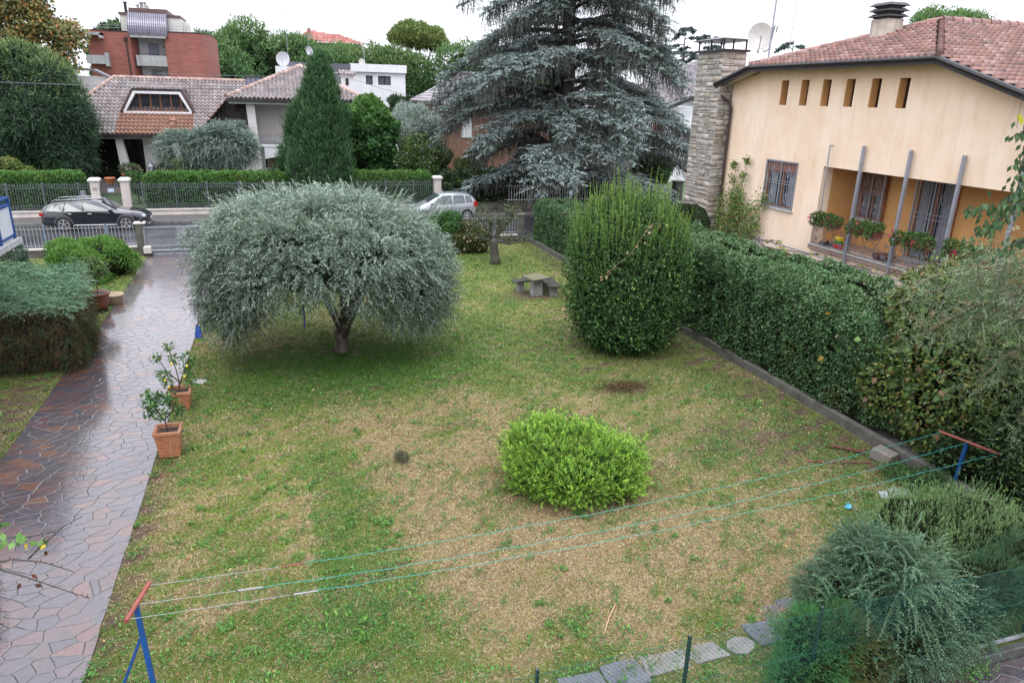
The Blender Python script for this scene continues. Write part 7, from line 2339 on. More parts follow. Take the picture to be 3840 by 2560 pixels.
cedar("blue_cedar", "huge blue-grey cedar with tiered drooping branches across the street", (18.3, 46.6, 0), 27.0, 8.9, 185, 4, nlat=18, trunk_r=.62, cw=lambda f: 1.0, ll=.19, lw=.06)
cedar("cedar_tree", "distant dark cedar left of the stone chimney's cap", (46.0, 80, 0), 15.4, 5.4, 30, 21, 9, .3, [(.075, .11, .10), (.10, .14, .13)], 3, ll=.42, lw=.17, kk=7, hang=False)
cedar("cedar_tree", "distant cedar directly behind the stone chimney", (50.5, 82, 0), 15.0, 5.2, 28, 22, 9, .3, [(.075, .11, .10), (.10, .14, .13)], 3, ll=.42, lw=.17, kk=7, hang=False)
cedar("cedar_tree", "tip of a far cedar peeping above the orange house's eave", (61, 80, 0), 14.6, 4.2, 20, 23, 9, .25, [(.09, .13, .12)], 6, ll=.42, lw=.17, kk=7, hang=False)

# ---------------------------------------------------------------- conical conifer
t_ = thing("cypress_tree", "dense dark green conical conifer rising in front of the white wing", "tree", (2.05, 46.95, 0))
mb = MB(); mb.tube([(2.15, 46.95, 0), (2.2, 46.95, 4), (2.4, 46.95, 8.4)], [.2, .13, .03], 7); mb.build("trunk", DBARK, t_)
g_ = np.random.default_rng(8)
B = []
for k in range(74):
    f_ = (k + .5) / 74
    z = .75 + 7.5 * f_ ** .9
    rad = (3.05 * (1 - f_) ** .85 + .12) * g_.uniform(.68, 1.15)
    a = k * 2.4
    B.append((2.15 + .5 * f_ + math.cos(a) * rad * .82, 46.95 + math.sin(a) * rad * .82, z, .36, .36, .95))
core(t_, [(2.2, 46.95, 2.2, 2.3, 2.2, 2.3), (2.35, 46.95, 4.6, 1.5, 1.4, 2.8)], .95, pm("conifer_inner", (.012, .02, .012), .9, .4, 6, .8))
P0, N_ = blob_pts(B, 23000, .6, 1.05, .7, Lump(.7, 12), .3, .15)
D = nrm(N_ * .55 + UP * .95 + rdir(len(P0)) * .3)
sprigfol(t_, P0, D, rng.uniform(.22, .48, len(P0)), 7, .15, .055, [(.042, .10, .045), (.062, .14, .058), (.026, .06, .032)], None, .55, -.05, (.14, .26, .10), .6, mat=NEEDLE, flat=.9, cvar=.28)

# ---------------------------------------------------------------- other trees across the street
def bush_tree(name, label, c, r, nB, rs, n, ll, lw, pal, wts=None, seed=1, tr=.15, low=-.6, tops=None, lump=1.0, amp=.12, cat="tree", flat=.6, up=.2, outward=.5, core_s=.75, lo=.74, trunk=True, inner=None):
    t_ = thing(name, label, cat, (c[0], c[1], 0))
    if trunk:
        mb = MB(); limbs(mb, (c[0], c[1], 0), tr, c[2] + r[2] * .6, min(r[0], r[1]) * .6, 5, seed, (0, 0), .35, 2); mb.build("trunk", BARK, t_, smooth=True)
    B = cluster(c, r, nB, rs, seed, low)
    if core_s: core(t_, [(c[0], c[1], c[2], r[0] * .75, r[1] * .75, r[2] * .75)], core_s / .75, inner, zmin=.02)
    leafy(t_, B, n, ll, lw, pal, wts, lo=lo, lump=Lump(lump, seed), amp=amp, tops=tops, flat=flat, up=up, outward=outward, keep=.75)
    return t_, B


# dark tree at left with paler top
t_, B = bush_tree("elm_tree", "massive dark bushy tree with lighter feathery top at the left, behind the hedge", (-14.7, 54, 5.2), (3.7, 3.2, 4.7), 44, 1.0, 38000, .16, .10, [(.060, .11, .065), (.085, .14, .08), (.04, .07, .045)], None, 31, .4, -.8, amp=.22, core_s=.66, inner=pm("dark_tree_inner", (.012, .018, .012), .9, .4, 6, .8))
P0, N_ = blob_pts(B, 12000, .85, 1.03, .8, Lump(1, 3), .12, .8)
D = nrm(N_ * .7 + UP * .25 + rdir(len(P0)) * .4)
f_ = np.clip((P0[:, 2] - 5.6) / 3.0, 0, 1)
o = sprigfol(t_, P0, D, rng.uniform(.3, .75, len(P0)), 8, .14, .07, [(.055, .10, .06), (.075, .13, .07)], None, .7, .3, None, name="outer_sprays")
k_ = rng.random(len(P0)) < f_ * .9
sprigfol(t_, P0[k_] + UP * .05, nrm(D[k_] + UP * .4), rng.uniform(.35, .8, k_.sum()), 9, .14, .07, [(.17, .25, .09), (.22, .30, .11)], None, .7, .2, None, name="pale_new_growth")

bush_tree("lime_green_tree", "bright green large-leaved tree right of the dark conifer", (5.9, 51.3, 3.6), (2.3, 2.0, 3.3), 26, .75, 16000, .30, .24, [(.05, .13, .04), (.07, .17, .045), (.035, .085, .035)], None, 33, .2, -.9, tops=((.16, .28, .05), 4.6, 6.9, .7), core_s=.7, flat=.45)
bush_tree("silver_shrub", "pale silvery grey feathery shrub between the bright tree and the cedar", (10.0, 55.5, 4.6), (2.1, 1.9, 1.8), 16, .75, 16000, .19, .06, [(.30, .36, .31), (.24, .30, .25), (.38, .43, .38)], None, 34, .12, -.4, core_s=.7, inner=pm("silver_inner", (.09, .12, .09), .9, .4, 6, .8))
t_, B = bush_tree("hibiscus_shrub", "tall mid-green shrub dotted with pink flowers, left of the cedar", (9.4, 49.8, 2.5), (2.1, 1.6, 2.5), 20, .7, 20000, .14, .08, [(.065, .125, .04), (.09, .165, .05), (.14, .20, .05), (.045, .08, .035)], None, 35, .12, -.9, tops=((.13, .20, .08), 3, 5, .6), cat="shrub")
P, N_ = blob_pts(B, 260, .98, 1.06, .9, None, 0, .6); foliage("flowers", P, rdir(len(P)), N_, .12, .12, leafcol(len(P), [(.42, .25, .42), (.5, .35, .5)]), t_)
bush_tree("evergreen_shrub", "small dark evergreen top showing against the white house, behind the bright tree", (9.4, 60, 5.0), (1.35, 1.2, 2.5), 14, .5, 6500, .26, .07, [(.055, .10, .055), (.08, .13, .07), (.20, .12, .08)], [.5, .45, .05], 36, .12, -.9, up=.9)
bush_tree("evergreen_shrub", "yellow-green shrub top right of the small dark evergreen", (11.4, 61, 4.5), (1.2, 1.2, 2.1), 10, .5, 3800, .24, .09, [(.13, .18, .05), (.10, .15, .06)], None, 37, .12, -.9)
bush_tree("garden_shrub", "yellow-green rounded shrub at the left edge behind the spear fence", (-14.6, 47.6, 2.0), (1.35, 1.0, 1.15), 12, .5, 6500, .15, .10, [(.10, .15, .04), (.15, .20, .05), (.22, .20, .06)], [.5, .38, .12], 38, .1, -.9, cat="shrub")
bush_tree("garden_shrub", "thin mixed shrub with reddish leaves left of the cedar's low branches", (12.3, 48.2, 1.9), (1.4, 1.0, 1.6), 9, .5, 5200, .15, .09, [(.10, .14, .045), (.06, .10, .04), (.20, .14, .05)], [.45, .45, .1], 39, .1, -.9, cat="shrub", core_s=0)
bush_tree("garden_shrub", "mid green shrub above the stone pier, right of the cedar", (26.2, 48.6, 2.1), (2.0, 1.3, 1.7), 14, .6, 9000, .16, .08, [(.05, .11, .04), (.07, .14, .05), (.16, .24, .05)], [.45, .45, .1], 40, .1, -.9, cat="shrub")
bush_tree("garden_shrub", "low green plant growing by the villa's lantern", (-8.7, 50.6, 1.35), (.85, .5, .95), 8, .35, 2600, .12, .08, [(.05, .12, .035), (.08, .16, .05)], None, 41, .05, -.9, cat="shrub", core_s=0)
bush_tree("garden_shrub", "slender pale green shoots in front of the villa's right column", (-5.9, 49.2, 1.9), (.5, .4, 1.15), 6, .3, 1400, .12, .06, [(.12, .18, .06)], None, 42, .05, -.9, cat="shrub", core_s=0, up=1.0)
bush_tree("broadleaf_tree", "green tree top behind the roof terrace of the brick block", (-16.5, 99, 10.5), (4.5, 3, 4.2), 14, 1.5, 5200, .6, .35, [(.055, .10, .04), (.075, .125, .05)], None, 43, .3, -.9)

# the autumn tree at the top left corner; unseen upper crown enlarged to darken the driveway's reflection
t_, B = bush_tree("plane_tree", "tall tree with browning autumn leaves at the top left corner", (-25.8, 67, 19.5), (8.6, 6, 14.0), 100, 1.7, 70000, .28, .22, [(.15, .19, .075), (.27, .19, .07), (.33, .20, .075), (.10, .14, .06), (.22, .25, .09)], [.32, .13, .08, .30, .17], 44, .5, -.9, core_s=0, lo=.35, amp=.2)

leafy(t_, [(-18.2 + dx, 67, 10.2 + dz, 1.5, 1.5, 1.3) for dx, dz in ((0, 0), (1.6, 1.0), (3.2, .4), (2.4, -1.6), (-.8, 2.0), (-2, -1), (1.2, 2.6), (-2.5, 1.5), (0.4, -2.4))], 13000, .28, .22, [(.17, .19, .075), (.30, .19, .07), (.38, .21, .075), (.11, .14, .06), (.25, .25, .09)], [.27, .2, .13, .25, .15], lo=.3, keep=.4, name="side_foliage")

# umbrella pines far away
PINE = [(.070, .145, .058), (.09, .18, .07), (.045, .095, .048), (.13, .22, .08)]
def pine(label, x, y, z0, z1, rx, n, seed, pal=PINE, nB=22, flatc=False, name="umbrella_pine", leaf=.55):
    t_ = thing(name, label, "tree", (x, y, 0))
    zc = (z0 + z1) / 2; rz = (z1 - z0) / 2
    mb = MB(); tips = limbs(mb, (x, y, 0), .38, z1 * .93, rx * .75, 7, seed, (0, 0), (z0 / z1) * .72, 2, .1); mb.build("trunk", pm("pine_bark", (.10, .06, .045), .8, .3, 3, .3), t_, smooth=True)
    B = cluster((x, y, zc), (rx, rx * .8, rz), nB, rz * .55 if not flatc else rz * .5, seed, -.25 if flatc else -.7)
    B = B[1:] + ([(x, y, zc + rz * .15, rx * .75, rx * .6, rz * .6)] if flatc else [])
    if not flatc: core(t_, [(x, y, zc, rx * .7, rx * .55, rz * .7)], 1.0, zmin=.1)
    leafy(t_, B, n, leaf, leaf * .33, pal, None, lo=.6, hi=1.05, keep=.6, lump=Lump(2.0, seed), amp=.14, flat=1.0, up=.6, tops=((.19, .29, .10), z0 + rz, z1, .6), mat=NEEDLE)
    return t_
pine("tall dark pine standing midway between the brick block and the tall aerial", -3.2, 126, 6.5, 16.0, 6.4, 17000, 51)
pine("rounded pine whose left side is hidden by the brick block", -8.3, 112, 5.0, 13.6, 4.6, 13000, 52)
pine("broad pine directly behind the large satellite dish and tall aerial", 2.6, 122, 6.0, 15.2, 5.4, 15000, 53)
pine("pine under the left end of the distant red roof", 8.0, 119, 5.0, 13.9, 4.8, 12000, 54)
pine("yellowish pine below the distant red roof", 13.6, 122, 5.5, 14.2, 5.4, 13000, 55, [(.085, .14, .05), (.11, .16, .06)])
pine("low pine just left of the umbrella pine", 18.6, 118, 5.0, 13.4, 4.6, 11000, 56, [(.085, .14, .05), (.07, .125, .05)])
pine("flat-topped umbrella pine with bare trunks, left of the cedar", 23.4, 128, 12.6, 18.4, 5.3, 19000, 57, [(.16, .22, .07), (.12, .18, .06), (.22, .23, .08)], 20, True)
pine("pine filling the gap behind the cedar's left branches", 28.6, 116, 5.0, 14.6, 5.6, 11000, 58)
pine("dark pine far behind the cedar trunk", 39, 112, 5.0, 14.0, 6.0, 9000, 59)
pine("round green pine crown rising above the orange house's roof", 45.5, 42.8, 9.6, 13.6, 3.9, 17000, 60, [(.085, .17, .05), (.11, .21, .06), (.06, .12, .045)], 24, True, leaf=.22)

# distant vegetation along the horizon: one uncountable band of greenery
P, D, N_, C = [], [], [], []
n = 60000
x = rng.uniform(-90, 160, n); y = rng.uniform(150, 175, n) - .25 * np.abs(x - 20) * 0
h_ = 7.0 + 2.2 * Lump(22, 71)(np.stack([x, y * 0, y * 0], -1)) + 1.2 * Lump(6, 72)(np.stack([x, y, 0 * y], -1))
z = rng.uniform(0, 1, n) * np.maximum(2, h_)
P = np.stack([x, y, z], -1)
foliage("far_greenery", P, nrm(rdir(n) + UP * .5), rdir(n), 1.6, 1.0, leafcol(n, [(.055, .095, .05), (.075, .12, .06), (.05, .08, .05)]), None, NEEDLE, 1.0, (30, 160, 0), kind="stuff")

# ---------------------------------------------------------------- spiky evergreen bush on the lawn
t_ = thing("privet_bush", "tall rounded dark green bush with pale upright shoots, between table and hedge", "bush", (9.5, 18.7, 0))
B = [(9.5, 18.45, 1.95, 1.72, 1.7, 1.9), (9.6, 18.7, 2.8, 1.45, 1.4, 1.55), (9.35, 18.25, .95, 1.45, 1.45, 1.0)] + cluster((9.5, 18.65, 2.15), (1.75, 1.7, 2.0), 26, .5, 9, -.8)[1:]
core(t_, [(9.5, 18.45, 1.95, 1.35, 1.35, 1.75), (9.35, 18.25, .9, 1.15, 1.15, .9)], 1.0, zmin=.02)
LAU = [(.036, .085, .026), (.052, .115, .032), (.020, .045, .018), (.11, .20, .05)]
leafy(t_, B, 56000, .09, .052, LAU, [.33, .3, .22, .15], lo=.72, hi=1.05, keep=.85, lump=Lump(.55, 5), amp=.16, tops=((.12, .21, .05), 3.0, 4.6, .6), up=.5, jit=.32, mat=LEAFW)
m_ = 520
a = rng.uniform(0, 6.283, m_); rr = np.sqrt(rng.uniform(0, 1, m_)) * 1.75
zz = 2.1 + 2.2 * np.sqrt(np.clip(1 - (rr / 1.9) ** 2, 0, 1)) - rng.uniform(0, .5, m_)
P0 = np.stack([9.5 + np.cos(a) * rr, 18.7 + np.sin(a) * rr, zz], -1)
sprigfol(t_, P0, nrm(UP + rdir(m_) * .13 + np.stack([np.cos(a), np.sin(a), 0 * a], -1) * .12 * (rr[:, None] / 1.8)), rng.uniform(.35, 1.15, m_), 28, .065, .034, [(.10, .19, .045), (.14, .25, .055), (.07, .14, .035)], None, .65, 0, (.26, .40, .08), .7, name="upright_shoots", stem=(.10, .14, .04), stemw=.010)
m_ = 420
a = rng.uniform(3.0, 6.4, m_)
zq = rng.uniform(1.2, 3.5, m_); rq = 1.88 * np.sqrt(np.clip(1 - ((zq - 2.1) / 2.35) ** 2, .1, 1))
P0 = np.stack([9.5 + np.cos(a) * rq, 18.7 + np.sin(a) * rq, zq], -1)
sprigfol(t_, P0, nrm(UP * 1.2 + np.stack([np.cos(a), np.sin(a), 0 * a], -1) * .35 + rdir(m_) * .2), rng.uniform(.2, .5, m_), 13, .06, .032, [(.05, .11, .035), (.08, .16, .045)], None, .6, 0, (.22, .34, .07), .6, name="side_shoots")
# a dried bindweed stem hanging over it
pts = [(9.9, 17.35, 3.85), (9.4, 17.1, 3.9), (9.05, 17.05, 3.55), (8.75, 17.0, 3.1), (8.35, 17.15, 2.75), (8.05, 17.35, 2.3)]
w_ = thing("dry_creeper", "dead cream-leaved creeper hanging across the front of the spiky bush", "creeper", (9, 17, 3))
mb = MB(); mb.tube(pts, .008, 5); mb.build("stem", pm("dry_stem", (.12, .10, .05), .7), w_)
Q = np.array(pts); n = 26; k_ = rng.integers(0, 5, n); f_ = rng.random((n, 1)); P = Q[k_] * (1 - f_) + Q[k_ + 1] * f_ + rng.normal(0, .05, (n, 3))
foliage("dead_leaves", P, nrm(rdir(n) - UP * .6), np.tile([0, -1, .3], (n, 1)), .10, .07, leafcol(n, [(.30, .24, .12), (.25, .16, .08), (.36, .31, .18)]), w_)
t_, B = bush_tree("clipped_ball_bush", "dark clipped round bush behind the hedge at the foot of the stone chimney", (15.1, 24.8, 2.15), (1.25, 1.25, 1.45), 3, .4, 26000, .055, .035, [(.035, .065, .028), (.05, .085, .035), (.11, .09, .04)], [.5, .44, .06], 47, .1, -.9, cat="bush", lo=.93, amp=.03)

# ---------------------------------------------------------------- bright green lemon verbena
t_ = thing("bright_green_bush", "low bright lime green bushy plant in the middle of the dry lawn", "bush", (5.0, 11.2, 0))
B = [(4.35, 11.2, .45, .70, .65, .55), (4.8, 11.5, .62, .6, .55, .55), (5.2, 11.1, .50, .75, .70, .52), (5.7, 11.05, .38, .58, .6, .45), (4.75, 10.65, .35, .8, .5, .42), (5.5, 10.6, .3, .5, .45, .36), (4.2, 11.7, .55, .5, .45, .5), (5.35, 11.65, .5, .5, .45, .45), (4.55, 11.9, .7, .4, .35, .42)]
core(t_, [(4.65, 11.2, .35, .6, .5, .42), (5.4, 11.1, .3, .5, .45, .35)], .95, pm("bright_inner", (.03, .06, .015), .9, .4, 6, .6), zmin=.01)
P0, N_ = blob_pts(B, 5200, .62, 1.04, .8, Lump(.35, 4), .22, .08)
D = nrm(N_ * .7 + UP * .8 + rdir(len(P0)) * .35)
sprigfol(t_, P0, D, rng.uniform(.08, .2, len(P0)), 12, .075, .022, [(.16, .31, .04), (.22, .40, .05), (.09, .19, .03)], None, 1.2, .2, (.42, .55, .11), .6, name="foliage", flat=.5, stem=(.15, .3, .05), stemw=.006, cvar=.28)
t_ = thing("grey_tuft", "tiny grey-green conifer tuft alone on the lawn", "shrub", (1.87, 12.86, 0))
B = [(1.87, 12.86, .12, .15, .13, .14), (1.95, 12.8, .1, .1, .1, .1)]
leafy(t_, B, 1100, .06, .008, [(.09, .12, .06), (.12, .14, .09), (.14, .12, .08)], lo=.3, up=.9)

# ---------------------------------------------------------------- shrubs by the street fence
t_, B = bush_tree("rose_shrub", "upright bright green shrub by the fence, behind the olive's right edge", (7.1, 32.6, 1.0), (.85, .6, 1.1), 12, .34, 6500, .085, .06, [(.06, .15, .04), (.085, .20, .05), (.045, .10, .035)], None, 62, .04, -.9, cat="shrub", core_s=.6)
sprigfol(t_, np.array([[6.9 + .12 * i, 32.5, 1.6 + .1 * (i % 3)] for i in range(8)]), nrm(np.tile([0.05, 0, 1.0], (8, 1)) + rdir(8) * .15), .75, 12, .09, .06, [(.08, .18, .05)], None, .9, 0, (.35, .10, .06), .4, name="tall_shoots", stem=(.1, .15, .05))
t_, B = bush_tree("creeper_mound", "mound of shrub smothered in yellowing creeper next to the apple tree", (8.35, 32.4, .65), (1.15, .8, .85), 12, .4, 9500, .085, .06, [(.06, .10, .035), (.09, .12, .04), (.24, .19, .09), (.15, .12, .05), (.035, .06, .025)], [.34, .22, .14, .12, .18], 63, .04, -.9, cat="shrub", core_s=.45)
P, N_ = blob_pts(B, 500, .98, 1.08, .9, None, 0, .1); s_ = Lump(.5, 8)(P) > .2; P, N_ = P[s_], N_[s_]
foliage("pale_leaves", P, nrm(rdir(len(P)) - UP * .4), N_, .13, .10, leafcol(len(P), [(.42, .36, .22), (.34, .26, .12)]), t_)
t_ = thing("apple_tree", "old pollarded apple tree with thick short trunk and sparse crooked branches", "tree", (8.8, 30.0, 0))
mb = MB()
mb.tube([(8.8, 30, -.02), (8.78, 30, .2), (8.74, 30, .6), (8.70, 30, 1.0), (8.62, 30, 1.14)], [.27, .21, .19, .22, .16], 12)
g_ = random.Random(5); tips = []
for (ex, ey, ez) in ((9.9, 29.9, 1.15), (9.6, 30.1, 2.0), (9.2, 29.8, 2.3), (8.4, 30.1, 2.2), (7.6, 30, 1.9), (7.9, 29.8, 2.3), (9.85, 30.1, 2.25), (7.4, 30.1, 1.3), (10.3, 29.8, 1.0)):
    a, b_ = Vector((8.66, 30, 1.05)), Vector((ex, ey, ez)); pts = []
    for i in range(7):
        t = i / 6; p = a.lerp(b_, t) + Vector((g_.uniform(-.07, .07), g_.uniform(-.07, .07), g_.uniform(-.05, .05) - .12 * math.sin(t * 3.1) * (ez < 1.3))); pts.append(p)
    mb.tube(pts, [.085 * (1 - .8 * i / 6) for i in range(7)], 6)
    for j in range(11):
        p = pts[g_.randint(2, 6)]; q = p + Vector((g_.uniform(-.45, .45), g_.uniform(-.3, .3), g_.uniform(.0, .5)))
        mb.tube([p, p.lerp(q, .5) + Vector((g_.uniform(-.05, .05), 0, .03)), q], [.026, .018, .008], 4); tips.append(tuple(q)); tips.append(tuple(p.lerp(q, .6)))
mb.build("trunk", bark_mat("grey_mossy_bark", (.075, .07, .055)), t_, smooth=True)
Q = np.array(tips); n = 1700; P = Q[rng.integers(0, len(Q), n)] + rng.normal(0, .12, (n, 3))
foliage("leaves", P, rdir(n), rdir(n), .075, .045, leafcol(n, [(.10, .14, .05), (.14, .17, .07), (.07, .10, .04)]), t_)

# ---------------------------------------------------------------- left side of the drive
t_, B = bush_tree("green_shrub", "large spreading bright green shrub left of the driveway, near the street fence", (-7.3, 30.6, .55), (1.75, 1.5, .85), 22, .5, 30000, .085, .045, [(.085, .21, .04), (.13, .28, .055), (.055, .13, .035), (.20, .34, .06)], [.35, .32, .2, .13], 64, .05, -.9, cat="shrub", tops=((.15, .28, .06), .6, 1.4, .5), up=.6)
t_, B = bush_tree("blue_green_shrub", "thin blue-green shrub between the left fence and the big green shrub", (-10.1, 31.2, .8), (.75, .6, .85), 9, .3, 3800, .07, .045, [(.06, .11, .07), (.08, .14, .09), (.045, .08, .05)], None, 65, .04, -.9, cat="shrub", core_s=0)
t_, B = bush_tree("blue_green_shrub", "low dark shrub in front of the thin blue-green one at the left", (-10.6, 29.2, .35), (.9, .5, .45), 7, .3, 3000, .07, .045, [(.05, .09, .06), (.07, .12, .075)], None, 66, .04, -.9, cat="shrub", core_s=.6)
# clipped juniper block
t_ = thing("juniper_block", "broad juniper clipped flat, blue-green on top and brown on its sides", "shrub", (-7.4, 22, 0))
JP = [(-5.45, 19.7), (-5.35, 21.2), (-6.25, 24.8), (-10.2, 25.2), (-10.2, 19.9)]
JZ = 1.72
mb = MB(); jc = (-7.8, 22.3)
mb.prism([(jc[0] + (p[0] - jc[0]) * .93, jc[1] + (p[1] - jc[1]) * .93) for p in JP], 'z', 0, JZ - .16)
mb.build("inner_twigs", pm("juniper_inner", (.03, .018, .012), .9, .5, 6, .8), t_)
lj = Lump(.8, 6); lj2 = Lump(.3, 7)
n = 6800
x = rng.uniform(-10.2, -5.3, n); y = rng.uniform(19.7, 25.2, n); ok = in_poly(x, y, JP); x, y = x[ok], y[ok]; n = len(x)
P1 = np.stack([x, y, np.full(n, JZ)], -1); P1[:, 2] += .12 * lj(P1) + .09 * lj2(P1) + rng.uniform(-.12, .03, n)
aa = rng.normal(-.5, .8, n)
sprigfol(t_, P1, nrm(np.stack([np.cos(aa), np.sin(aa), rng.uniform(.0, .45, n)], -1)), rng.uniform(.2, .5, n), 15, .075, .022, [(.12, .22, .125), (.17, .29, .17), (.07, .14, .075)], None, .6, .2, (.27, .40, .26), .55, name="blue_green_top_sprays", mat=NEEDLE, flat=1.0)
PS, NS = [], []
for (ax, ay), (bx_, by_), wgt in ((JP[4], JP[0], 4600), (JP[0], JP[1], 2000), (JP[1], JP[2], 3000)):
    f_ = rng.uniform(0, 1, wgt); z = rng.uniform(.02, JZ, wgt)
    nx, ny = (by_ - ay), -(bx_ - ax); l_ = math.hypot(nx, ny); nx, ny = nx / l_, ny / l_
    P = np.stack([ax + (bx_ - ax) * f_, ay + (by_ - ay) * f_, z], -1)
    off_ = .10 * lj(P) + .07 * lj2(P) + .10 * np.sin(z / JZ * 3.1) - .05 + rng.uniform(-.08, .03, wgt)
    P += np.array([nx, ny, 0]) * off_[:, None]; PS.append(P); NS.append(np.tile([nx, ny, 0.0], (wgt, 1)))
PS, NS = np.concatenate(PS), np.concatenate(NS); n = len(PS)
grn = Lump(.6, 15)(PS) - .15 * (PS[:, 2] - .8) > .15
D = nrm(NS * .7 + rdir(n) * .5 + UP * .0)
for k_, pl, nm in ((grn, [(.05, .085, .04), (.065, .105, .05), (.08, .08, .035)], "green_side_sprays"), (~grn, [(.085, .055, .028), (.065, .055, .028), (.11, .07, .035), (.05, .04, .022)], "brown_side_sprays")):
    sprigfol(t_, PS[k_], D[k_], rng.uniform(.1, .26, k_.sum()), 12, .05, .014, pl, None, .75, .35, (.09, .10, .05), .3, name=nm, mat=NEEDLE, flat=1.0)

# potted lemon trees
def potted(name, label, x, y, z0, pts, cl, n, pal, seed, ll=.085, lw=.045, fruit=0, stake=False):
    t_ = thing(name, label, "potted tree", (x, y, z0))
    mb = MB()
    for p in pts: mb.tube([(x + q[0], y + q[1], q[2]) for q in p], [.017 * (1 - .6 * i / (len(p) - 1)) for i in range(len(p))], 6)
    mb.build("trunk", DBARK, t_)
    if stake: mb = MB(); mb.tube([(x + .14, y, .4), (x + .17, y, 1.35)], .008, 5); mb.build("stake", pm("green_stake", (.02, .12, .05), .5), t_)
    B = [(x + c[0], y + c[1], c[2], c[3], c[3], c[3]) for c in cl]
    leafy(t_, B, n, ll, lw, pal, None, lo=.3, keep=.3, up=-.05, name="leaves", mat=LEAFW, flat=.6)
    g_ = random.Random(seed)
    for i in range(fruit):
        c = g_.choice(cl[1:]); mb = MB(); mb.lathe([(.004, -.038), (.022, -.028), (.030, 0), (.022, .026), (.006, .038)], (x + c[0] + g_.uniform(-.1, .1), y + c[1] - .12, c[2] - g_.uniform(.0, .12)), 9); mb.build("lemon", pm("lemon_yellow", (.70, .52, .08), .4, .05), t_, smooth=True)
    return t_
CIT = [(.035, .095, .035), (.05, .125, .04), (.10, .20, .05)]
potted("lemon_tree", "small leafy lemon tree growing in the nearer square pot", -2.53, 14.35, .5, [[(0, 0, .5), (-.03, 0, .75), (.02, 0, .95)], [(-.03, 0, .75), (-.15, .02, 1.0), (-.2, 0, 1.25)], [(-.01, 0, .8), (.15, -.02, 1.0), (.2, 0, 1.1)]],
       [(-.2, 0, 1.28, .17), (-.28, .05, 1.1, .15), (.05, .05, 1.2, .16), (.2, -.05, 1.05, .15), (-.1, -.08, .98, .14), (.27, .05, .95, .10), (-.28, -.02, .93, .09)], 620, CIT, 3)
potted("lemon_tree", "open lemon tree with a few yellow fruits in the farther square pot", -2.60, 16.75, .4, [[(0, 0, .38), (.02, 0, .7), (-.02, 0, 1.0), (-.12, 0, 1.5)], [(.02, 0, .65), (-.2, .02, .9), (-.38, 0, 1.3)], [(.02, 0, .6), (.17, 0, .9), (.28, 0, 1.25)]],
       [(-.12, 0, 1.5, .12), (-.02, 0, 1.2, .13), (-.38, 0, 1.25, .14), (.27, 0, 1.22, .14), (.2, .0, .9, .14), (-.3, 0, .85, .15), (.25, 0, .62, .12), (-.2, 0, .62, .14), (.3, .05, 1.05, .1)], 560, [(.06, .13, .04), (.09, .17, .05), (.15, .22, .06)], 4, fruit=5, stake=True)
potted("citrus_tree", "round-headed citrus tree standing in the large round pot", -6.02, 25.6, .5, [[(0, 0, .5), (.02, 0, .9), (0, 0, 1.3)], [(.02, 0, .9), (-.2, 0, 1.3)], [(.02, 0, .9), (.2, 0, 1.3)]],
       [(0, 0, 1.4, .32), (-.25, 0, 1.45, .25), (.22, .05, 1.4, .26), (0, .05, 1.65, .22), (-.1, -.1, 1.2, .22)], 1500, [(.07, .13, .045), (.10, .17, .06), (.15, .20, .06)], 5)

# overhanging twigs at the lower left edge
t_ = thing("fruit_tree_branch", "nearly bare twigs with a few leaves reaching in from the lower left edge", "branch", (-3.4, 7.1, 2.6))
mb = MB(); g_ = random.Random(2)
main = [[(-3.6, 7.1, 2.72), (-3.0, 7.05, 2.60), (-2.7, 7.0, 2.46), (-2.45, 7.0, 2.28), (-2.17, 7.0, 2.08)], [(-3.0, 7.05, 2.60), (-2.75, 7.0, 2.66), (-2.5, 7.0, 2.58), (-2.26, 7.0, 2.42)], [(-2.62, 7.0, 2.64), (-2.45, 7.0, 2.80), (-2.28, 7.0, 2.93)], [(-3.5, 7.1, 3.0), (-3.0, 7.05, 2.93), (-2.6, 7.0, 2.88), (-2.36, 7.0, 2.90), (-2.1, 7.0, 3.03)], [(-3.5, 7.1, 2.86), (-3.0, 7.05, 2.78), (-2.85, 7, 2.60)]]
for p in main:
    mb.tube(p, [.010 * (1 - .6 * i / (len(p) - 1)) for i in range(len(p))], 5)
    for i in range(1, len(p)):
        for j in range(3):
            a, b_ = Vector(p[i - 1]), Vector(p[i]); q = a.lerp(b_, g_.random()); mb.tube([q, q + Vector((g_.uniform(-.02, .03), g_.uniform(-.03, .03), g_.uniform(-.04, .04)))], [.005, .003], 4)
mb.build("twigs", DBARK, t_)
def leafset(name, C_, pal, ll, lw, n=1):
    P = np.repeat(np.array(C_, float), n, 0) + rng.normal(0, .035, (len(C_) * n, 3)); m_ = len(P)
    foliage(name, P, nrm(rdir(m_) * .7 - UP * .7), nrm(np.tile([-.2, -1, .6], (m_, 1)) + rdir(m_) * .3), ll, lw, leafcol(m_, pal), t_)
leafset("leaves", [(-2.86, 7.0, 3.08), (-2.8, 7.0, 3.02), (-2.78, 7.0, 2.88), (-2.68, 7, 2.86), (-2.6, 7.0, 2.90), (-2.9, 7, 3.2), (-2.53, 7, 2.82)], [(.13, .26, .07), (.17, .30, .09), (.10, .2, .06)], .10, .065, 3)
leafset("brown_leaves", [(-2.75, 7.0, 2.80), (-2.66, 7.0, 2.50), (-2.48, 7.0, 2.68), (-2.7, 7, 2.36), (-2.55, 7, 2.3)], [(.10, .035, .02), (.07, .03, .02)], .085, .04, 1)
leafset("yellow_leaves", [(-2.55, 7.0, 2.86), (-2.49, 7, 2.84), (-2.8, 7, 3.2)], [(.5, .38, .03)], .07, .045, 1)

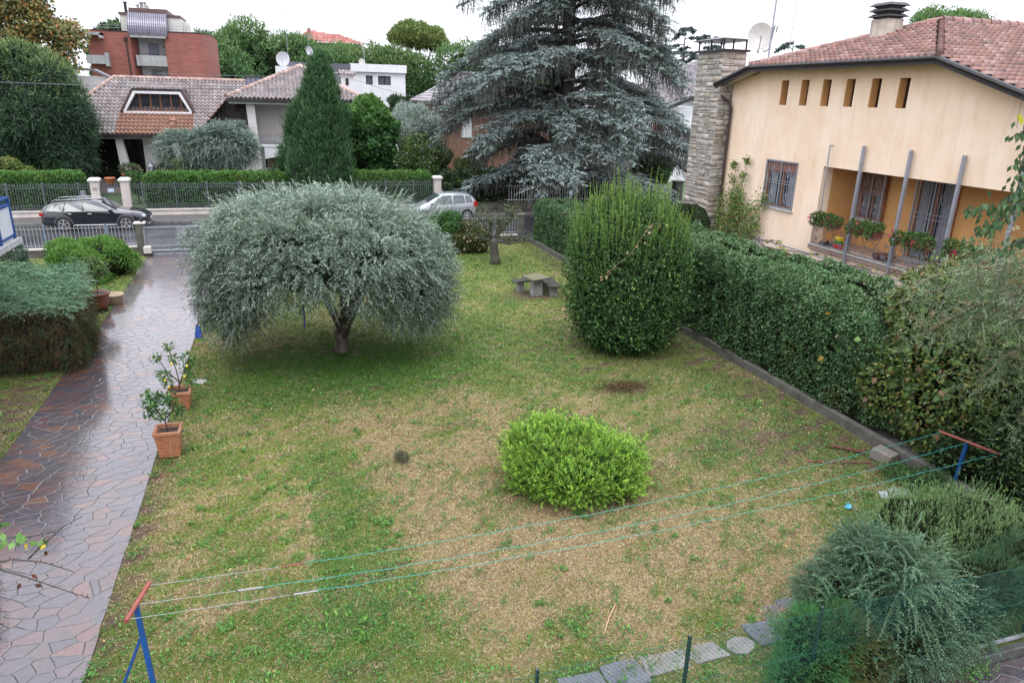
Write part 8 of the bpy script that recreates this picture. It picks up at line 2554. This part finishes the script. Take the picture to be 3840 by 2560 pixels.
# ---------------------------------------------------------------- climber on the orange wall
t_ = thing("climbing_rose", "reddish green climber spreading up the peach wall beside the stone chimney", "climber", (17.3, 24.8, 0))
mb = MB(); g_ = random.Random(14); Q = []
for (ty, tz) in ((25.3, 4.7), (24.5, 4.95), (25.9, 3.3), (24.0, 3.2), (23.2, 3.6), (25.2, 3.6), (24.6, 3.4), (23.4, 2.6), (24.9, 2.9), (25.7, 2.5)):
    a, b_ = Vector((17.38, 25.2 + g_.uniform(-.6, .3), .2)), Vector((17.36, ty, tz)); pts = []
    for i in range(9):
        t = i / 8; p = a.lerp(b_, t); p.y += .16 * math.sin(t * 5 + ty) * (1 - t); p.x -= .05 * math.sin(t * 3.1); pts.append(p)
        if i > 3: Q.append(tuple(p))
    mb.tube(pts, [.016 * (1 - .6 * i / 8) for i in range(9)], 5)
mb.build("stems", BARK, t_)
Q = np.array(Q); n = 4300; k_ = rng.integers(0, len(Q), n)
sp_ = np.interp(Q[k_, 2], [1.5, 3.3, 5], [.24, .2, .07])[:, None]
P = Q[k_] + rng.normal(0, 1, (n, 3)) * np.array([.25, 1, 1]) * sp_; P[:, 0] = np.minimum(P[:, 0], 17.47) - rng.uniform(0, .12, n)
foliage("leaves", P, nrm(rdir(n) + [-.4, 0, -.3]), np.tile([-1, -.2, .5], (n, 1)) + 0 * P, .085, .07, leafcol(n, [(.11, .19, .05), (.16, .25, .06), (.07, .13, .04), (.28, .13, .06), (.30, .26, .07)], [.33, .27, .24, .07, .09]), t_)

# ---------------------------------------------------------------- right foreground
# viburnum and vine at the near end of the hedge
t_ = thing("viburnum_bush", "olive and yellowish leaved bush entangled with vine at the hedge's near end", "bush", (13.2, 10.8, 0))
B = [(13.3, 11.0, 1.7, 1.1, 1.25, 1.75), (13.3, 11.2, 3.0, .95, 1.0, .95), (12.8, 10.2, 1.2, .75, .9, 1.1), (13.6, 10.0, 1.8, 1.0, .9, 1.3), (12.6, 11.6, 1.3, .6, .7, .9)] + cluster((13.3, 10.9, 2.0), (1.15, 1.25, 1.8), 10, .45, 3, -.8)[1:]
core(t_, B[:4], .7, zmin=.02)
leafy(t_, B, 17000, .11, .066, [(.075, .13, .035), (.12, .17, .04), (.19, .19, .05), (.05, .09, .03), (.16, .09, .04)], [.32, .28, .16, .16, .08], lo=.84, keep=.88, lump=Lump(.6, 4), amp=.12, up=-.25, outward=.7, tops=((.14, .15, .04), 2.4, 4.0, .5), mat=LEAFW)
P, N_ = blob_pts(B, 230, 1.0, 1.08, .95, None, 0, .4); s_ = (N_[:, 0] < .3); P, N_ = P[s_], N_[s_]
big_leaves("vine_leaves", P, nrm(N_ * .3 - UP * .8 + rdir(len(P)) * .5), N_, .15, leafcol(len(P), [(.075, .14, .045), (.11, .18, .05), (.22, .19, .06), (.24, .15, .09)], [.48, .3, .1, .12]), t_)
P = np.array([[12.05, 12.1, 2.5], [12.0, 12.6, 2.0], [11.98, 12.2, 1.9], [11.95, 12.4, 1.7], [12.2, 13.6, 2.5], [12.1, 13.1, 2.45], [12.3, 14.3, 2.75], [12.6, 13.0, 2.9], [11.95, 11.9, 2.2], [11.95, 12.9, 1.3], [12.0, 12.0, 2.75]])
big_leaves("stray_vine_leaves", P - [.08, 0, 0], nrm(rdir(len(P)) + [-.3, 0, -.2]), np.tile([-1, -.4, .6], (len(P), 1)), .13, leafcol(len(P), [(.42, .35, .22), (.45, .30, .05), (.13, .22, .06)]), t_)
# dark glossy shrub under the olive, right edge
t_ = thing("laurel_bush", "dark glossy leaved bush filling the right edge behind the clothesline post", "bush", (13.3, 8.0, 0))
B = [(13.3, 8.1, 1.0, 1.25, 1.3, 1.25), (12.7, 7.2, .7, .9, .8, .95), (14.3, 8.8, 1.6, 1.2, 1.2, 1.4), (12.4, 8.3, .8, .45, .45, .6), (13.6, 7.0, 1.1, 1.0, .9, 1.1), (12.6, 9.4, .5, .7, .7, .7)]
core(t_, B, .85, zmin=.02)
leafy(t_, B, 17000, .085, .036, [(.035, .075, .03), (.05, .10, .035), (.025, .05, .025), (.09, .16, .04)], [.34, .3, .26, .1], lo=.84, keep=.9, lump=Lump(.5, 14), amp=.14, up=.1, mat=LEAFW)
P0, N_ = blob_pts(B, 420, .95, 1.02, .95, None, 0, .4)
sprigfol(t_, P0, nrm(N_ + UP * .5 + rdir(len(P0)) * .3), rng.uniform(.15, .32, len(P0)), 9, .08, .034, [(.06, .12, .035), (.12, .20, .05)], None, .8, .1, (.28, .38, .12), .6, name="young_shoots", stem=(.12, .17, .06))
# foreground olive, branches only reach into view
t_ = thing("olive_tree", "fruiting olive branches arching in from the right edge, with pale green fruit", "tree", (13.9, 7.9, 0))
mb = MB(); g_ = random.Random(31)
mb.tube([(14.4, 7.6, 0), (14.3, 7.7, 1.6), (13.9, 7.7, 3.0), (13.2, 7.7, 4.1)], [.16, .13, .11, .08], 9)
arcs = []
for (ex, ey, ez, mz) in ((10.0, 9.0, 4.0, 5.0), (10.3, 8.5, 3.5, 4.7), (9.9, 8.0, 4.55, 5.05), (10.6, 9.4, 3.1, 4.6), (10.8, 8.2, 2.7, 4.2), (11.6, 7.3, 2.3, 4.0), (10.4, 7.1, 3.6, 4.7), (12.0, 8.8, 2.5, 4.4), (11.0, 9.3, 3.9, 4.9), (11.2, 7.6, 3.1, 4.6), (12.4, 7.1, 2.2, 3.8), (11.4, 8.6, 3.2, 4.6), (9.9, 8.6, 3.5, 4.8), (12.2, 9.4, 3.4, 4.6), (9.6, 8.9, 4.2, 5.2), (9.7, 7.7, 4.9, 5.5), (11.7, 8.0, 2.0, 4.3), (10.2, 7.4, 4.1, 5.3)):
    a, b_, c_ = Vector((13.2, 7.7, 4.1)), Vector(((13.2 + ex) / 2, (7.7 + ey) / 2, mz)), Vector((ex, ey, ez))
    pts = [a.lerp(b_, t).lerp(b_.lerp(c_, t), t) + Vector((g_.uniform(-.03, .03),) * 3) for t in [i / 9 for i in range(10)]]
    mb.tube(pts, [.036 * (1 - .7 * i / 9) for i in range(10)], 6); arcs += [tuple(p) for p in pts[3:]]
mb.build("branches", bark_mat("pale_olive_bark", (.20, .16, .09)), t_, smooth=True)
Q = np.array(arcs); n = 3500
P0 = Q[rng.integers(0, len(Q), n)] + rng.normal(0, .2, (n, 3)) * [1, 1, .9]
D = nrm(rdir(n) * 1.0 + np.array([-.35, 0, -.35]))
sprigfol(t_, P0, D, rng.uniform(.18, .42, n), 13, .066, .018, [(.10, .165, .075), (.16, .23, .12), (.27, .33, .22), (.06, .10, .045)], [.3, .25, .2, .25], 1.0, .25, (.26, .33, .19), .3, name="foliage", stem=(.12, .11, .05), stemw=.004)
n = 900
P = Q[rng.integers(0, len(Q), n)] + rng.normal(0, .2, (n, 3)) - [0.1, 0, .2]
foliage("olives", P, rdir(n), rdir(n), .024, .022, leafcol(n, [(.24, .32, .12), (.30, .37, .16)]), t_, LEAF, 1.0)
# drooping leafy branch at the top right
t_ = thing("persimmon_branch", "drooping dark leafy branches hanging in from the upper right edge", "branch", (10.2, 7.2, 6.0))
mb = MB(); Q = []
for p in ([(10.6, 7.0, 6.9), (9.6, 7.15, 6.95), (9.15, 7.2, 6.75)], [(9.6, 7.15, 6.9), (9.3, 7.2, 6.4), (9.35, 7.2, 5.95)], [(10.6, 7.2, 5.85), (9.8, 7.3, 5.95), (9.2, 7.35, 5.80), (8.85, 7.4, 5.72)], [(9.8, 7.3, 5.95), (9.3, 7.3, 5.6), (9.0, 7.3, 5.45)], [(10.3, 7.2, 5.3), (9.8, 7.25, 5.35), (9.4, 7.3, 5.15)]):
    mb.tube(p, [.014, .010, .006, .004][:len(p)], 5); Q += [tuple(Vector(p[i]).lerp(Vector(p[i + 1]), f_)) for i in range(len(p) - 1) for f_ in (.2, .4, .6, .8, 1)]
mb.build("stems", DBARK, t_)
Q = np.array(Q); n = 430; P = Q[rng.integers(0, len(Q), n)] + rng.normal(0, .06, (n, 3))
foliage("leaves", P, nrm(rdir(n) * .5 - UP), nrm(np.tile([-1, -1, .4], (n, 1)) + rdir(n) * .4), .105, .05, leafcol(n, [(.06, .11, .045), (.08, .14, .06), (.045, .085, .04)]), t_, LEAF, .3)
foliage("yellow_leaf", np.array([[9.06, 7.2, 6.98], [9.1, 7.2, 6.93]]), nrm(np.array([[0, 0, -1.0], [.3, 0, -1]])), np.array([[-1, -1, 0.0]] * 2), .1, .06, np.array([[.5, .5, .05]] * 2), t_, LEAF, .1)
mb = MB(); mb.tube([(9.06, 7.2, 6.8), (9.03, 7.2, 7.2)], .004, 4); mb.build("bare_tip", DBARK, t_)

# rosemary
t_ = thing("rosemary_bush", "rounded rosemary bush with pale upright tips near the right clothesline post", "bush", (9.9, 7.6, 0))
B = [(9.75, 7.75, .35, .85, .7, .55), (10.5, 7.6, .35, .75, .65, .6), (9.4, 7.3, .28, .6, .5, .42), (10.9, 7.2, .3, .6, .5, .5), (10.2, 7.0, .3, .9, .5, .5)]
core(t_, B, .85, zmin=.01)
P0, N_ = blob_pts(B, 5600, .65, 1.12, .85, Lump(.3, 3), .3, .05)
sprigfol(t_, P0, nrm(N_ * .6 + UP + rdir(len(P0)) * .45), rng.uniform(.07, .18, len(P0)), 18, .030, .009, [(.10, .17, .06), (.13, .22, .08), (.06, .11, .04)], None, 1.05, .05, (.32, .44, .20), .75, name="foliage", mat=NEEDLE)
# arching small-leaved honeysuckle
t_ = thing("box_honeysuckle", "arching blue-green small-leaved shrub spilling over the wire fence", "bush", (7.4, 6.3, 0))
B = [(6.9, 6.5, .55, .5, .45, .6), (7.35, 6.6, .95, .45, .4, .6), (7.9, 6.25, .55, .6, .5, .65), (7.5, 5.7, .35, .8, .5, .45), (8.5, 5.9, .30, .6, .45, .4), (6.8, 6.0, .3, .4, .4, .4)]
core(t_, B, .42, zmin=.01)
P0, N_ = blob_pts(B, 5200, .6, 1.0, .8, Lump(.5, 6), .12, .05)
BH = [(.040, .088, .055), (.055, .115, .068), (.085, .155, .09)]
sprigfol(t_, P0, nrm(N_ * .6 + UP * .45 + rdir(len(P0)) * .45), rng.uniform(.14, .34, len(P0)), 12, .032, .022, BH, None, 1.25, .4, (.14, .24, .13), .4, name="foliage", flat=.35, stem=(.09, .10, .05), stemw=.003)
m_ = 520
cl_ = rng.integers(0, 14, m_)
ca = rng.uniform(0, 6.283, 14)[cl_]; cx_ = rng.uniform(-.5, .6, 14)[cl_]; cy_ = rng.uniform(-.4, .4, 14)[cl_]; cz_ = rng.uniform(-.6, .1, 14)[cl_]
a = ca + rng.normal(0, .45, m_)
P0 = np.array([7.3, 6.3, 1.15]) + np.stack([cx_, cy_, cz_], -1) + rng.normal(0, .08, (m_, 3))
sprigfol(t_, P0, nrm(np.stack([np.cos(a) * .9, np.sin(a) * .9, rng.uniform(.1, 2.0, m_)], -1)), rng.uniform(.25, 1.3, m_) ** 1.2, 34, .034, .024, BH, None, 1.3, .5, (.20, .32, .18), .4, name="arching_sprays", flat=.3, stem=(.14, .15, .05), stemw=.004)
m_ = 90
a = rng.uniform(0, 6.283, m_)
P0 = np.array([7.4, 6.2, .95]) + np.stack([np.cos(a) * rng.uniform(.2, .9, m_), np.sin(a) * rng.uniform(.1, .6, m_), rng.uniform(-.3, .45, m_)], -1)
sprigfol(t_, P0, nrm(np.stack([np.cos(a), np.sin(a), rng.uniform(.5, 2.2, m_)], -1)), rng.uniform(.5, 1.0, m_), 30, .036, .026, BH, None, 1.3, .35, (.24, .36, .20), .5, name="stray_sprays", flat=.3, stem=(.15, .16, .05), stemw=.005)
# low junipers and undergrowth along the wire fence
def low_juniper(label, B, n, pal, seed, name="low_juniper"):
    t_ = thing(name, label, "shrub", (B[0][0], B[0][1], 0)); core(t_, B, .8, zmin=.01)
    P0, N_ = blob_pts(B, n, .75, 1.0, .9, Lump(.4, seed), .12, .04)
    sprigfol(t_, P0, nrm(N_ * .7 + UP * .5 + rdir(len(P0)) * .5), rng.uniform(.10, .24, len(P0)), 14, .035, .008, pal, None, .7, .2, np.array(pal[0]) * 1.7, .5, name="foliage", mat=NEEDLE, flat=1.0)
    return t_
low_juniper("feathery green juniper growing against the wire fence beside its second post", [(6.1, 6.0, .38, .36, .35, .45), (6.45, 6.0, .4, .4, .4, .45), (5.75, 5.75, .16, .32, .22, .26), (6.1, 5.7, .22, .45, .22, .36)], 2600, [(.045, .13, .045), (.07, .18, .055)], 71)
low_juniper("olive and brownish juniper right of the second fence post", [(6.5, 5.85, .4, .35, .35, .42), (6.75, 5.7, .25, .4, .3, .35)], 1500, [(.085, .10, .03), (.06, .085, .03), (.10, .075, .04)], 72)
low_juniper("dark feathery juniper behind the wire fence at the lower right", [(9.2, 6.15, .4, .9, .5, .55), (10.3, 6.3, .4, .9, .5, .6), (11.3, 6.3, .4, .8, .5, .6)], 4200, [(.035, .085, .04), (.05, .11, .05), (.075, .10, .04)], 73)
t_ = thing("ivy_patch", "small leafy ground cover at the paved path's far corner", "ground cover plant", (9.9, 5.5, 0))
leafy(t_, [(9.7, 5.5, .05, .5, .12, .14), (8.2, 5.3, .0, .5, .15, .15), (10.6, 5.5, .1, .6, .15, .2)], 900, .045, .035, [(.06, .15, .04), (.09, .19, .05)], lo=.3, name="leaves", zmin=-.1)
t_ = thing("weed_clump", "weedy clump with small leaves under the rosemary, by the right post", "shrub", (11.0, 8.6, 0))
leafy(t_, [(10.8, 8.7, .08, .7, .5, .14), (11.6, 9.2, .15, .6, .5, .25), (11.3, 9.7, .1, .4, .4, .2)], 5200, .04, .03, [(.045, .12, .035), (.07, .16, .04), (.035, .07, .03)], lo=.4, name="leaves")
